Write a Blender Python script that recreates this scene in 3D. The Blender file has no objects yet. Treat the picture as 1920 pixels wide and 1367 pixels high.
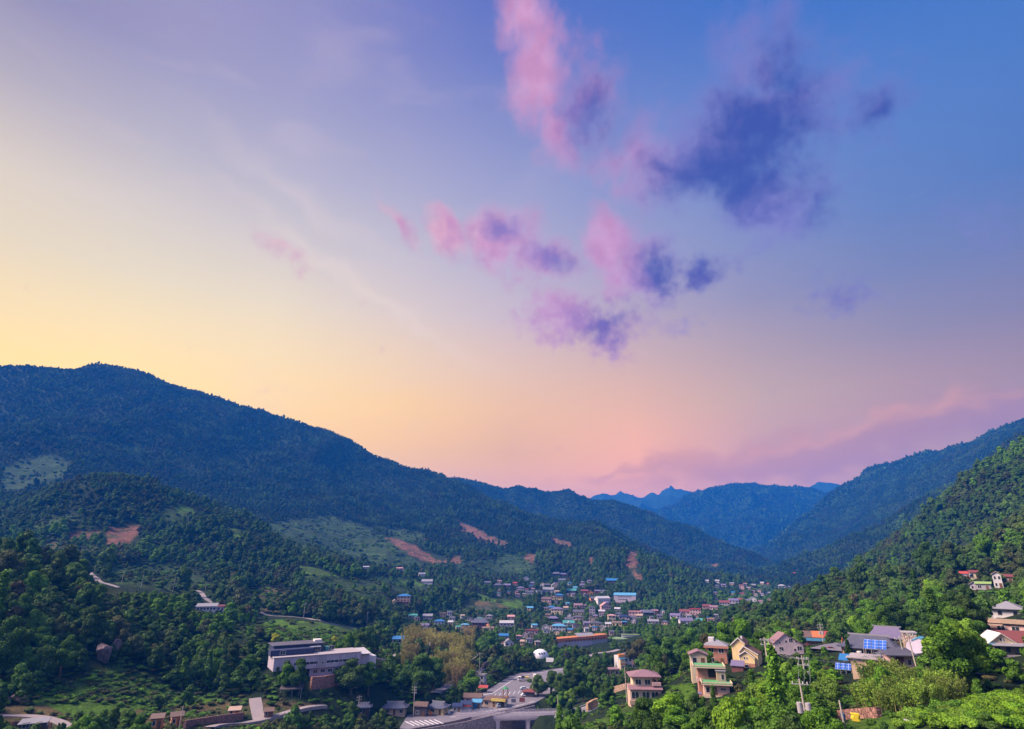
import bpy, bmesh, math, random
import numpy as np
from mathutils import Vector, Matrix
random.seed(7); RNG = np.random.default_rng(7)
C = bpy.context.scene.collection
S = bpy.context.scene

# ------------------------------------------------------------------ camera
CAMZ = 100.0; FPX = 1100.0; PITCH = math.radians(18.45)
cd = bpy.data.cameras.new('camera'); cam = bpy.data.objects.new('camera', cd); C.objects.link(cam)
cd.sensor_width = 36.0; cd.lens = 36.0 * FPX / 1920.0; cd.clip_start = 1.0; cd.clip_end = 60000
cam.location = (0, 0, CAMZ); cam.rotation_euler = (math.radians(90) + PITCH, 0, 0)
S.camera = cam

# ------------------------------------------------------------------ colour management, render
S.view_settings.view_transform = 'Standard'; S.view_settings.look = 'None'
S.view_settings.exposure = 1.2; S.view_settings.gamma = 1.0
S.cycles.use_denoising = True
S.cycles.max_bounces = 5; S.cycles.diffuse_bounces = 2; S.cycles.volume_bounces = 0
S.cycles.transparent_max_bounces = 6; S.cycles.glossy_bounces = 1; S.cycles.transmission_bounces = 2

def srgb(r, g, b):
    f = lambda c: (c/255/12.92) if c/255 <= .04045 else ((c/255+.055)/1.055)**2.4
    return (f(r), f(g), f(b), 1.0)
def pdir(u, v):
    """direction of a photo pixel (1920 x 1367)"""
    a, b = (u-960.0), (683.5-v)
    d = np.array([a, FPX*math.cos(PITCH)-b*math.sin(PITCH), FPX*math.sin(PITCH)+b*math.cos(PITCH)])
    return d/np.linalg.norm(d)
def azel(u, v):
    d = pdir(u, v); return math.degrees(math.atan2(d[0], d[1])), math.degrees(math.asin(d[2]))

# ------------------------------------------------------------------ sky
SUN_AZ, SUN_EL = -98.0, 44.0
W = bpy.data.worlds.new('World'); S.world = W; W.use_nodes = True
wt = W.node_tree; wt.nodes.clear()
def wn(t, **k):
    n = wt.nodes.new(t)
    for a, b in k.items(): setattr(n, a, b)
    return n
def L(a, b): wt.links.new(a, b)
def wmath(op, a, b=None, c=None, clamp=False):
    n = wn('ShaderNodeMath', operation=op, use_clamp=clamp)
    for i, x in enumerate((a, b, c)):
        if x is None: continue
        if isinstance(x, (int, float)): n.inputs[i].default_value = x
        else: L(x, n.inputs[i])
    return n.outputs[0]
tc = wn('ShaderNodeTexCoord')
sx = wn('ShaderNodeSeparateXYZ'); L(tc.outputs['Generated'], sx.inputs[0])
az = wmath('MULTIPLY', wmath('ARCTAN2', sx.outputs[0], sx.outputs[1]), 57.29578)
el = wmath('MULTIPLY', wmath('ARCSINE', sx.outputs[2]), 57.29578)
EL0, EL1 = -5.0, 75.0
elf = wmath('MULTIPLY_ADD', el, 1/(EL1-EL0), -EL0/(EL1-EL0), clamp=True)
# sky light seen at a few photo points (u, v) -> emission, spread smoothly over the dome
SKYPTS = [(6,14,(0.1402,0.1197,0.1734)), (6,300,(0.3978,0.3234,0.2163)), (15,550,(0.5,0.387,0.1683)), (15,655,(0.8207,0.522,0.0436)), (480,20,(0.1706,0.1461,0.2189)), (480,300,(0.25,0.2202,0.2403)), (480,550,(0.4728,0.3822,0.2214)), (480,720,(0.681,0.4597,0.1109)), (900,300,(0.162,0.1548,0.2363)), (900,604,(0.3678,0.2793,0.2426)), (900,20,(0.0468,0.0628,0.2139)), (1246,20,(0.0345,0.0729,0.2277)), (1416,600,(0.1916,0.1448,0.1504)), (1416,744,(0.4116,0.2342,0.0871)), (1900,70,(0.044,0.0915,0.2296)), (1900,294,(0.0457,0.086,0.2036)), (1900,564,(0.1237,0.1022,0.1282)), (1500,775,(0.1559,0.1398,0.1313)), (1900,700,(0.2174,0.1248,0.051)), (960,850,(0.6297,0.2994,0.01)), (1100,900,(0.9118,0.3361,0.01)), (750,800,(0.7294,0.3953,0.01)), (1290,870,(0.8212,0.3155,0.01)), (1760,730,(0.3534,0.1706,0.062))]
HAZE = 1.7e-4; HTOP = 740.0; GAIN = 2**S.view_settings.exposure
_A = np.array([azel(p[0], p[1]) for p in SKYPTS]); _E = np.array([p[2] for p in SKYPTS])
def _f(a, e): return np.stack([np.asarray(a)*.020, np.asarray(e)*.045], -1)
_P = _f(_A[:, 0], _A[:, 1]); _D = np.linalg.norm(_P[:, None]-_P[None], axis=-1); _K = np.linalg.solve(_D+np.eye(len(_P))*-.004, _E-_E.mean(0))
def skyem(a, e):
    e = min(max(e, 4.0), 50.0); d = np.linalg.norm(_P-_f(a, e), axis=-1); return np.clip(d@_K+_E.mean(0), .01, 3.0)
RS = 3.0
ELS = [0, 4, 7, 10, 14, 18, 23, 28, 34, 40, 46, 52, 75]
AZS = [-48, -36, -24, -12, 0, 12, 24, 36, 48]
def ramp(cols):
    r = wn('ShaderNodeValToRGB'); cr = r.color_ramp
    while len(cr.elements) > 1: cr.elements.remove(cr.elements[-1])
    for i, (e, c) in enumerate(cols):
        p = (e-EL0)/(EL1-EL0)
        if i == 0: x = cr.elements[0]; x.position = p
        else: x = cr.elements.new(p)
        x.color = (*[float(q)/RS for q in c], 1)
    L(elf, r.inputs[0]); return r.outputs[0]
def em(r, g, b, e):
    """emission that shows as an sRGB colour through the air at elevation e"""
    t = math.exp(-HAZE*HTOP/math.sin(math.radians(e))); lin = srgb(r, g, b)
    return tuple(max(.004, (lin[i]/GAIN-JAIR[i]*(1-t))/t)/RS for i in range(3))+(1.0,)
JAIR = (.0, .10, .33)
def mixc(f, a, b, bt='MIX'):
    n = wn('ShaderNodeMix', data_type='RGBA', blend_type=bt)
    if isinstance(f, (int, float)): n.inputs[0].default_value = f
    else: L(f, n.inputs[0])
    for s, x in ((6, a), (7, b)):
        if isinstance(x, tuple): n.inputs[s].default_value = x
        else: L(x, n.inputs[s])
    return n.outputs[2]
def mrange(x, a, b, c=0.0, d=1.0, smooth=False):
    n = wn('ShaderNodeMapRange', interpolation_type='SMOOTHSTEP' if smooth else 'LINEAR')
    L(x, n.inputs[0])
    for i, q in enumerate((a, b, c, d)): n.inputs[i+1].default_value = q
    return n.outputs[0]
col = ramp([(e, skyem(AZS[0], e)) for e in ELS])
for k in range(1, len(AZS)): col = mixc(mrange(az, AZS[k-1], AZS[k]), col, ramp([(e, skyem(AZS[k], e)) for e in ELS]))
# unseen sky behind the camera: dusky blue and rose, brightened to fill the land
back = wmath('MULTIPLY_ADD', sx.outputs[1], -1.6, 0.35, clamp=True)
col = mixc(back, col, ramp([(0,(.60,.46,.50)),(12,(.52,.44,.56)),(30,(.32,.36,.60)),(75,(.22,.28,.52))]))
sky = wn('ShaderNodeTexSky', sky_type='NISHITA', sun_disc=False)
sky.sun_elevation = math.radians(SUN_EL); sky.sun_rotation = math.radians(SUN_AZ)
# clouds: bodies placed by bearing and elevation, broken up by noise
cmb = wn('ShaderNodeCombineXYZ'); L(az, cmb.inputs[0]); L(el, cmb.inputs[1])
def noise(scale, detail, rough, off=(0,0,0), dist=0.0, sc=(1,1,1)):
    m = wn('ShaderNodeMapping'); L(cmb.outputs[0], m.inputs[0]); m.inputs[1].default_value = off; m.inputs[3].default_value = sc
    n = wn('ShaderNodeTexNoise'); n.inputs['Scale'].default_value = scale; n.inputs['Detail'].default_value = detail
    n.inputs['Roughness'].default_value = rough; n.inputs['Distortion'].default_value = dist
    L(m.outputs[0], n.inputs['Vector']); return n
nw = noise(0.22, 2.5, .5)
def warped(dx, dy):
    vm = wn('ShaderNodeVectorMath', operation='MULTIPLY_ADD'); L(nw.outputs['Color'], vm.inputs[0]); vm.inputs[1].default_value = (5, 5, 0)
    sub = wn('ShaderNodeVectorMath', operation='SUBTRACT'); L(cmb.outputs[0], sub.inputs[0]); sub.inputs[1].default_value = (2.5+dx, 2.5+dy, 0)
    L(sub.outputs[0], vm.inputs[2]); return vm.outputs[0]
WARP = warped(0, 0)
def blob(w, u, v, ru, rv, rot=0, k=1.0):
    """an elongated soft patch; centre and radii in photo pixels, turned into degrees of sky"""
    a, e = azel(u, v); a2, _ = azel(u+40, v); _, e2 = azel(u, v-40)
    m = wn('ShaderNodeMapping', vector_type='TEXTURE'); L(w, m.inputs[0])
    m.inputs[1].default_value = (a, e, 0); m.inputs[2].default_value = (0, 0, math.radians(rot))
    m.inputs[3].default_value = (ru*(a2-a)/40, rv*(e2-e)/40, 1)
    ln = wn('ShaderNodeVectorMath', operation='LENGTH'); L(m.outputs[0], ln.inputs[0])
    return wmath('MULTIPLY', mrange(ln.outputs[1], 1.7, 0.0), k)
def field(blobs, w=None):
    f = None
    for b in blobs:
        x = blob(w or WARP, *b); f = x if f is None else wmath('MAXIMUM', f, x)
    return f
CLOUD = [(985,30,50,80,-20,1.0),(1010,140,55,120,8,1.05),(1045,250,60,55,-30,.9),(1095,200,80,110,20,.78),
         (535,468,62,20,-22,.62),(755,425,60,18,-42,.70),(835,440,55,30,-45,1.0),(935,445,72,56,0,1.1),(1015,490,80,44,-15,.95),(980,525,60,20,10,.5),
         (1142,452,50,60,-25,1.2),(1200,510,85,60,-20,1.1),(1325,515,50,28,5,.9),(1085,600,115,44,-6,1.0),(1140,615,50,50,30,.95),(1265,610,60,20,0,.45),
         (1430,130,115,125,20,.85),(1410,240,180,100,10,1.1),(1320,300,195,85,-8,1.15),(1420,370,125,75,-25,1.1),(1200,300,130,52,-10,.8),(1640,200,95,62,20,.75),(1540,370,75,90,-40,.6),
         (1440,455,150,28,20,.42),(1570,555,75,46,0,.6),(1860,420,75,100,30,.42)]
DARK = [(1105,215,70,110,20,.95),(1470,140,90,100,20,.85),(1430,260,140,110,0,1.1),(1380,330,170,85,-8,1.1),(1260,310,90,45,-10,.7),(1650,205,90,62,20,.9),(1560,400,80,90,-40,.8),
        (1240,520,62,52,-25,1.0),(1325,515,60,34,0,1.0),(1130,605,75,52,10,1.0),(945,428,50,30,-20,.8),(1035,492,56,34,-15,.9),(1580,555,60,40,0,.7)]
nf = noise(0.42, 6, .54, (3,1,0)); nf2 = noise(1.0, 5, .5, (11,5,0)); CLK = 1.0
def cloudmask(f, nz, lo, hi, amp):
    return mrange(wmath('ADD', f, mrange(nz.outputs['Fac'], 0.28, 0.72, -amp, amp)), lo, hi, smooth=True)
dens = wmath('ADD', field(CLOUD), wmath('MULTIPLY', mrange(nf2.outputs['Fac'], .3, .7, -.17, .17), mrange(el, 31, 24, .30, 1.0)))
mp = cloudmask(dens, nf, .12, .94, .17)
shade = cloudmask(field(DARK), nf2, .15, .95, .10)
litc = mixc(mrange(az, 11, 19), mixc(mrange(az, -12, 0), em(224,170,194,26), em(202,158,206,30)), em(134,134,202,34))
litc = mixc(mrange(nf.outputs['Fac'], .40, .62, 0, .8), litc, mixc(mrange(az, 11, 19), em(186,140,192,27), em(120,124,196,34)))
darkc = mixc(mrange(el, 19, 29), mixc(mrange(az, 0, 12), em(158,122,180,24), em(104,100,182,24)), mixc(mrange(az, 4, 14), em(130,116,190,34), em(56,88,172,32)))
col = mixc(wmath('MULTIPLY', mp, .95*CLK), col, mixc(shade, litc, darkc))
# low lilac bank on the right, thin high veils on the left
bank = field([(1480,850,330,46,7,1.2),(1700,805,330,46,11,1.1),(1250,880,240,18,4,.8),(1880,765,180,36,12,1.0)])
nb = noise(.35, 6, .6, (2,7,0), 0, (.35,1.2,1))
mbk = cloudmask(bank, nb, .25, .85, .20)
col = mixc(wmath('MULTIPLY', mbk, .70*CLK), col, mixc(mrange(az, 6, 40), em(196,152,168,9), em(160,138,176,12)))
nv = noise(.16, 4, .5, (0,3,0), .5, (.45,1.3,1))
mv = wn('ShaderNodeMapping', vector_type='TEXTURE'); 
col = mixc(wmath('MULTIPLY', mrange(nv.outputs['Fac'], .5, .72, smooth=True), mrange(az, 12, -10, 0, .10)), col, em(236,210,214,30))
vein = field([(700,560,330,20,-27,.8),(560,370,300,34,-22,.6)])
col = mixc(wmath('MULTIPLY', mrange(vein, .2, .9, smooth=True), .30), col, em(240,220,214,26))
streak = field([(1545,812,320,16,9,1.0),(1745,762,110,16,20,.9)])
col = mixc(wmath('MULTIPLY', mrange(wmath('ADD', streak, mrange(nb.outputs['Fac'], .3, .7, -.25, .25)), .15, 1.0, smooth=True), .38*CLK), col, em(224,172,172,11))
# physical sky adds to the painted-by-angle dusk tones
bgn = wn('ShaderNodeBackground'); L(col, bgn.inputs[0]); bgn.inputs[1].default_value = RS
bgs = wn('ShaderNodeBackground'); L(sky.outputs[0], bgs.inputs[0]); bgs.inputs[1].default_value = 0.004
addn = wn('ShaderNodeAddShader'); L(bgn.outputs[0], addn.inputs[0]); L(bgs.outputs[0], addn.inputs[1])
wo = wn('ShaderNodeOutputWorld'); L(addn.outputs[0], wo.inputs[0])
W.cycles.sampling_method = 'MANUAL'; W.cycles.sample_map_resolution = 512

# ------------------------------------------------------------------ sun
sl = bpy.data.lights.new('sun', 'SUN'); sl.energy = 5.0; sl.angle = math.radians(24); sl.color = (1.0, .80, .62)
so = bpy.data.objects.new('sun', sl); C.objects.link(so)
sd = Vector((math.sin(math.radians(SUN_AZ))*math.cos(math.radians(SUN_EL)), math.cos(math.radians(SUN_AZ))*math.cos(math.radians(SUN_EL)), math.sin(math.radians(SUN_EL))))
so.rotation_euler = sd.to_track_quat('Z', 'Y').to_euler(); so.location = (0, 0, 900)
# ------------------------------------------------------------------ terrain
def _h(ix, iy, s):
    n = (ix.astype(np.int64)*374761393 + iy.astype(np.int64)*668265263 + s*1442695041) & 0xffffffff
    n = ((n ^ (n >> 13))*1274126177) & 0xffffffff
    n = (n ^ (n >> 16)) & 0xffffffff
    return n/4294967295.0
def vnoise(x, y, s=0):
    ix, iy = np.floor(x), np.floor(y); fx, fy = x-ix, y-iy
    fx = fx*fx*fx*(fx*(fx*6-15)+10); fy = fy*fy*fy*(fy*(fy*6-15)+10)
    a, b, c, d = _h(ix, iy, s), _h(ix+1, iy, s), _h(ix, iy+1, s), _h(ix+1, iy+1, s)
    return (a*(1-fx)+b*fx)*(1-fy)+(c*(1-fx)+d*fx)*fy
def fbm(x, y, o=4, s=0, ridged=False):
    t, a, n = 0.0, 1.0, 0.0
    for k in range(o):
        v = vnoise(x*2**k+k*17.3, y*2**k-k*9.1, s+k)
        t = t+a*((1-abs(2*v-1)) if ridged else v); n += a; a *= .5
    return t/n-0.5

def gp(u, v, r, dz=0.0):
    d = pdir(u, v); k = r/math.hypot(d[0], d[1])
    return (d[0]*k, d[1]*k, CAMZ+d[2]*k+dz)
CP = []
def add(pts, dz=0.0):
    for p in pts: CP.append(gp(*p, dz))
# near ground, right bank
add([(1850,1345,100),(1650,1366,100),(1760,1292,138),(1905,1292,140),(1640,1310,135),(1500,1395,108),(1300,1420,112),(1180,1395,140),
     (1080,1372,230),(1120,1338,250),(1160,1310,260),(1215,1308,190),(1270,1330,170),(1345,1310,160),(1410,1330,150),(1240,1290,215),
     (1395,1246,200),(1330,1250,205),(1480,1225,235),(1530,1222,230),(1620,1226,200),(1700,1262,165),(1590,1300,150),(1880,1262,145),(1895,1232,160),
     (1900,1160,240),(1750,1190,260),(1640,1190,300),(1560,1205,290),(1810,1093,400),(1860,1100,385),(1750,1125,370),(1900,1095,350)], 0)
# river, road plaza, shops, bridge
add([(900,1400,270),(1000,1390,272),(760,1400,265),(1100,1400,230),(760,1352,290),(1000,1322,315),(850,1330,300),(900,1300,350),(960,1275,370),(1050,1262,400),(1100,1247,440),
     (930,1318,320),(1010,1295,340),(1080,1290,350),(1150,1265,380),(1130,1230,470),(1200,1250,400),(1250,1240,380),(1300,1210,420)], 0)
# left bank
add([(700,1340,290),(600,1345,270),(480,1330,270),(400,1352,235),(330,1366,225),(100,1366,225),(0,1366,215),(60,1345,235),(200,1320,255),
     (320,1300,290),(200,1260,290),(100,1260,290),(190,1240,300),(430,1280,300),(600,1284,285),(700,1250,322),(520,1262,296),(640,1225,330),
     (550,1190,390),(650,1195,410),(450,1200,370),(700,1200,450),(600,1160,470),(480,1165,470),(760,1260,345),(820,1240,400),(730,1200,520),
     (250,1130,375),(340,1140,390),(130,1150,350),(0,1140,320),(60,1055,430),(0,1045,430),(130,1090,460),(200,1085,540),(270,1080,570),(330,1095,560),(400,1120,540),(390,1142,480)], -2)
# valley floor and village
add([(1095,1215,520),(1013,1232,470),(950,1230,480),(880,1200,540),(940,1180,620),(1050,1180,640),(1090,1165,680),(1150,1160,700),(1200,1165,690),(1290,1172,620),
     (1360,1160,690),(1290,1145,800),(1220,1150,760),(780,1190,600),(850,1170,650),(800,1160,680),(1000,1150,760),(930,1130,780),(860,1120,800),(760,1130,700),
     (750,1105,800),(800,1090,900),(1000,1110,900),(1060,1100,980),(1100,1130,860),(1172,1128,860),(1060,1085,1080),(960,1090,1000),(900,1080,1050),
     (1250,1120,900),(1340,1130,950),(1400,1128,1000),(1450,1105,1250),(1340,1092,1500),(1400,1088,1550),(1470,1090,1550),(1490,1078,1900),(1450,1130,900),
     (1520,1125,850),(1400,1160,640),(1470,1150,700)], 0)
# left hills
add([(0,965,1000),(50,930,1030),(100,912,1020),(150,893,960),(190,887,930),(250,898,930),(310,932,900),(350,950,880),(400,968,850),(480,998,800),(540,1020,770),(600,1045,730),(660,1075,690),(720,1100,680)], -8)
add([(60,975,900),(230,1000,820),(130,1030,740),(200,1050,700),(330,1030,760),(450,1070,690),(560,1110,620),(680,1150,560),(100,1060,700),(0,1020,800),(400,1080,650)], 0)
add([(0,915,1320),(60,900,1350),(120,878,1400),(330,925,1300),(420,950,1250),(500,990,1150),(600,1030,1080),(680,1060,980),(600,980,1300),(700,1010,1200),(750,1025,1150),(800,1045,1120),
     (860,1055,1080),(850,1000,1350),(950,1030,1250),(930,1060,1120),(1040,1060,1120),(700,960,1500),(850,950,1600),(1050,1025,1350),(1180,1060,1080),(1130,1050,1130),(1200,1085,1000)], 0)
add([(1112,1016,1350),(1150,1022,1300),(1206,1036,1220),(1269,1060,1150),(1331,1092,1080)], -8)
add([(1250,1050,1420),(1300,1078,1350)], 0)
add([(0,800,1800),(150,800,1700),(300,840,1650),(200,850,1550),(450,860,1700),(600,900,1650),(750,930,1700)], 0)
RID = {
 'A': ([(-600,705,2000),(-420,690,2000),(-250,700,2000),(-100,690,2050),(0,686,2100),(60,685,2100),(115,692,2100),(185,684,2100),(262,693,2080),(312,716,2060),(365,737,2050),(430,750,2050),(500,772,2030),(560,795,2020),
        (620,806,2000),(680,838,1980),(740,868,1960),(800,876,1950),(830,888,1930),(870,905,1900),(920,930,1870),(962,950,1850),(1018,968,1820),(1065,979,1800),(1120,995,1780),(1175,1010,1750),(1253,1041,1720),(1330,1068,1700)], 350, 110),
 'B': ([(860,897,2650),(890,899,2620),(920,907,2600),(960,912,2550),(1000,916,2520),(1060,921,2500),(1100,932,2480),(1160,938,2450),(1206,957,2400),(1237,973,2350),(1275,985,2300),(1300,1000,2250),(1347,1016,2200),(1394,1030,2150),(1445,1050,2100),(1480,1070,2050)], 500, 170),
 'C': ([(1170,1005,4700),(1210,985,4600),(1237,970,4550),(1253,960,4500),(1275,940,4500),(1290,929,4500),(1320,924,4500),(1354,915,4500),(1382,913,4500),(1398,907,4500),(1426,911,4500),(1457,912,4500),(1476,916,4500),(1514,919,4500),(1539,929,4500),(1557,935,4500),(1620,960,4500)], 700, 250),
 'D': ([(1080,955,6000),(1120,945,6000),(1150,931,6000),(1190,933,6000),(1210,930,6000),(1240,926,6000),(1265,924,6000),(1285,927,6000),(1330,945,6000)], 900, 300),
 'G': ([(1120,965,5300),(1160,950,5300),(1185,943,5300),(1200,940,5300),(1225,938,5300),(1250,935,5300),(1262,936,5300),(1290,950,5300)], 700, 250),
 'H': ([(1440,945,6000),(1480,930,6000),(1500,918,6000),(1520,910,6000),(1545,904,6000),(1565,906,6000),(1590,910,6000),(1650,935,6000),(1750,960,6000)], 900, 300),
 'E': ([(1423,1038,2950),(1445,1019,3000),(1476,994,3050),(1507,972,3100),(1539,947,3100),(1561,937,3100),(1579,919,3100),(1595,908,3100),(1607,897,3100),(1632,876,3100),(1645,871,3100),(1667,866,3080),(1682,865,3060),(1704,858,3040),(1720,854,3020),
        (1748,848,3000),(1767,851,2980),(1782,840,2960),(1807,835,2940),(1826,830,2920),(1839,818,2900),(1851,811,2880),(1867,806,2850),(1895,800,2800),(1920,788,2750),(2050,740,2600),(2250,700,2400),(2600,660,2300)], 500, 130),
 'I': ([(1500,1081,1750),(1539,1063,1750),(1570,1040,1750),(1601,1022,1750),(1632,1002,1750),(1664,986,1750),(1695,961,1750),(1726,936,1750),(1773,914,1720),(1820,884,1700),(1851,861,1680),(1882,836,1650),(1930,800,1620),(2050,720,1550)], 350, 90),
 'F': ([(1540,1100,1000),(1601,1060,980),(1632,1035,960),(1664,1010,940),(1695,985,930),(1726,966,920),(1757,947,910),(1789,919,900),(1820,897,890),(1832,879,885),(1867,863,880),(1892,840,870),(1920,821,860),(2000,770,840),(2200,690,800),(2500,640,760)], 250, 60),
 'K': ([(1545,1088,520),(1576,1072,510),(1601,1065,500),(1650,1063,500),(1710,1058,500),(1757,1062,500),(1782,1074,500),(1800,1092,500)], 110, 22)}
for k, (pts, dr, dzb) in RID.items():
    far = pts[0][2] > 4000
    add(pts, -9 if not far else -4)
    for (u, v, r) in pts[::2]:
        if k == 'G' or (k == 'C' and u < 1300): continue
        x, y, z = gp(u, v, r); x2, y2, _ = gp(u, v, r+dr); CP.append((x2, y2, max(z-dzb, 52)))
        if k == 'C' and u < 1450: x2, y2, _ = gp(u, v, r-900); CP.append((x2, y2, z-330))
add([(1300,990,3900),(1400,980,3800),(1380,1030,3300),(1470,980,3900)], 0)
# faces of the right-hand slopes
add([(1450,1048,2600),(1520,1030,2500),(1600,980,2650),(1700,900,2700),(1600,1010,2350),(1700,970,2250),(1800,900,2250),(1900,840,2200),
     (1800,1000,720),(1920,940,690),(1700,1050,740),(1900,1030,520),(1760,1090,530),(1850,1055,500),(2100,950,420),(2300,1100,250),(2400,1300,150),(2600,1000,400),(1600,1130,420),(1540,1170,390)], 0)
# off to the sides, under and behind the camera
for x, y, z in [(-400,0,20),(-200,-100,15),(0,0,25),(60,30,58),(-60,60,28),(120,60,70),(200,0,85),(400,100,150),(400,-300,150),(0,-400,18),(-600,200,90),(-800,-400,150),(0,-2500,60),(-2500,-1000,500),(2500,-1000,500),
                (-2500,1200,620),(3000,1500,650),(0,-7000,400),(-8000,0,500),(8000,0,500),(-6000,6000,400),(7000,6000,400),(0,12000,200),(-3000,11000,200),(4500,11500,250),(-250,130,35),(-400,200,75),(-1200,300,260),(-350,330,95)]:
    CP.append((x, y, z))
CP = np.array(CP)
def detail(x, y):
    r = np.hypot(x, y)
    m = np.clip((r-900)/900, 0, 1); m = m*m*(3-2*m)
    wx = x+90*fbm(x/500, y/500, 2, 5); wy = y+90*fbm(x/500, y/500, 2, 9)
    spur = fbm(wx/420+3, wy/420, 5, 3, True)
    big = m*spur*np.clip(60+r*0.032, 0, 190)
    mid = np.clip((r-380)/500, 0, 1)*(1-m)*fbm(x/150, y/150, 4, 21, True)*22
    return big+mid+np.clip((r-150)/300, 0, 1)*fbm(x/40, y/40, 3, 31)*3
CC = 25.0
def _phi(x, y, px, py):
    return np.sqrt((x[:, None]-px[None])**2+(y[:, None]-py[None])**2+CC*CC)
_b = CP[:, 2]-detail(CP[:, 0], CP[:, 1])
_n = len(CP); _M = np.zeros((_n+3, _n+3)); _M[:_n, :_n] = _phi(CP[:, 0], CP[:, 1], CP[:, 0], CP[:, 1])/1000+np.eye(_n)*-1e-3*0.4
_Q = np.c_[np.ones(_n), CP[:, 0]/1000, CP[:, 1]/1000]; _M[:_n, _n:] = _Q; _M[_n:, :_n] = _Q.T
_w = np.linalg.solve(_M, np.r_[_b, 0, 0, 0])
# level pads for the plaza, river and building plots: (x, y, radius, feather, z)
PADS = []
def height(x, y, pads=True):
    x = np.atleast_1d(np.asarray(x, float)); y = np.atleast_1d(np.asarray(y, float)); out = np.empty(x.shape)
    xf, yf = x.ravel(), y.ravel(); o = out.ravel()
    for i in range(0, len(xf), 20000):
        a, b = xf[i:i+20000], yf[i:i+20000]
        o[i:i+20000] = _phi(a, b, CP[:, 0], CP[:, 1])@_w[:_n]/1000+_w[_n]+_w[_n+1]*a/1000+_w[_n+2]*b/1000
    o += detail(xf, yf)
    if pads:
        for P in PADS: o = P(xf, yf, o)
    return o.reshape(x.shape)
def seg_dist(x, y, pts):
    """distance to a polyline and the height interpolated along it"""
    best = np.full(x.shape, 1e9); zz = np.zeros(x.shape)
    for (ax, ay, azz), (bx, by, bz) in zip(pts[:-1], pts[1:]):
        dx, dy = bx-ax, by-ay; t = np.clip(((x-ax)*dx+(y-ay)*dy)/(dx*dx+dy*dy+1e-9), 0, 1)
        d = np.hypot(x-ax-t*dx, y-ay-t*dy); m = d < best
        best = np.where(m, d, best); zz = np.where(m, azz+t*(bz-azz), zz)
    return best, zz
def ss(t): t = np.clip(t, 0, 1); return t*t*(3-2*t)
def strip_pad(pts, half, feather):
    pts = [tuple(p) for p in pts]
    def f(x, y, o):
        d, zz = seg_dist(x, y, pts); k = ss(1-(d-half)/feather); return o*(1-k)+zz*k
    PADS.append(f)
def inpoly(x, y, poly):
    c = np.zeros(x.shape, bool); n = len(poly); j = n-1
    for i in range(n):
        xi, yi = poly[i]; xj, yj = poly[j]
        if yi != yj: c ^= ((yi > y) != (yj > y)) & (x < (xj-xi)*(y-yi)/(yj-yi)+xi)
        j = i
    return c
def poly_pad(poly, z, feather):
    pl = [(a, b, z) for a, b in poly]+[(poly[0][0], poly[0][1], z)]
    def f(x, y, o):
        d, _ = seg_dist(x, y, pl); k = np.where(inpoly(x, y, poly), 1.0, ss(1-d/feather)); zt = z(x, y) if callable(z) else z
        return o*(1-k)+zt*k
    PADS.append(f)
def cast(u, v, rmin=60, rmax=6000):
    """first meeting of a line of sight with the ground"""
    d = pdir(u, v); h = math.hypot(d[0], d[1])
    r = rmin*np.power(rmax/rmin, np.linspace(0, 1, 420))
    k = r/h; z = height(d[0]*k, d[1]*k); zz = CAMZ+d[2]*k; below = np.nonzero(zz < z)[0]
    if len(below) == 0: raise ValueError(f'no ground at {u},{v}')
    i = below[0]; lo, hi = (r[i-1] if i else rmin*.5), r[i]
    for _ in range(14):
        m = (lo+hi)/2; kk = m/h
        if CAMZ+d[2]*kk < height(d[0]*kk, d[1]*kk)[0]: hi = m
        else: lo = m
    kk = hi/h; return np.array([d[0]*kk, d[1]*kk, CAMZ+d[2]*kk])
def atr(u, v, r): return np.array(gp(u, v, r))
def topix(x, y, z):
    cy, sy = math.cos(PITCH), math.sin(PITCH); dz = z-CAMZ
    dep = y*cy+dz*sy; up = -y*sy+dz*cy
    dep = np.where(dep < 1, 1, dep)
    return 960+FPX*x/dep, 683.5-FPX*up/dep

# roads as centre lines (photo pixel + distance), graded into the ground
ROADZ = 35.2
def P2(u, v, z):   # meeting of a line of sight with a level plane
    d = pdir(u, v); k = (z-CAMZ)/d[2]; return (d[0]*k, d[1]*k)
#ROADS#
PLAZA_PX = [(905,1300),(955,1268),(975,1262),(1030,1256),(1080,1248),(1108,1240),(1112,1250),(1085,1262),(1060,1290),(1035,1300),(1003,1318),(960,1330),(910,1338),(860,1350),(800,1362),(745,1372),(765,1340),(830,1334),(880,1322),(900,1312)]
PLAZA = [P2(u, v, ROADZ) for u, v in PLAZA_PX]
poly_pad(PLAZA, ROADZ, 14)
RIVZ = 25.0
RIVER = [P2(u, v, ROADZ) for u, v in [(560,1440),(750,1377),(865,1357),(930,1342),(1003,1325),(1030,1322),(1046,1343),(1030,1380),(1020,1500),(500,1560)]]
poly_pad([RIVER[i] for i in range(len(RIVER))], RIVZ, 9)
RRAMP = [np.array([*P2(u, v, z), z]) for u, v, z in [(1040,1342,35.3),(1090,1336,36.8),(1130,1318,39.5),(1162,1301,43.5),(1195,1290,48),(1250,1264,54),(1285,1254,57)]]
strip_pad(RRAMP, 6, 9)

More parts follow.
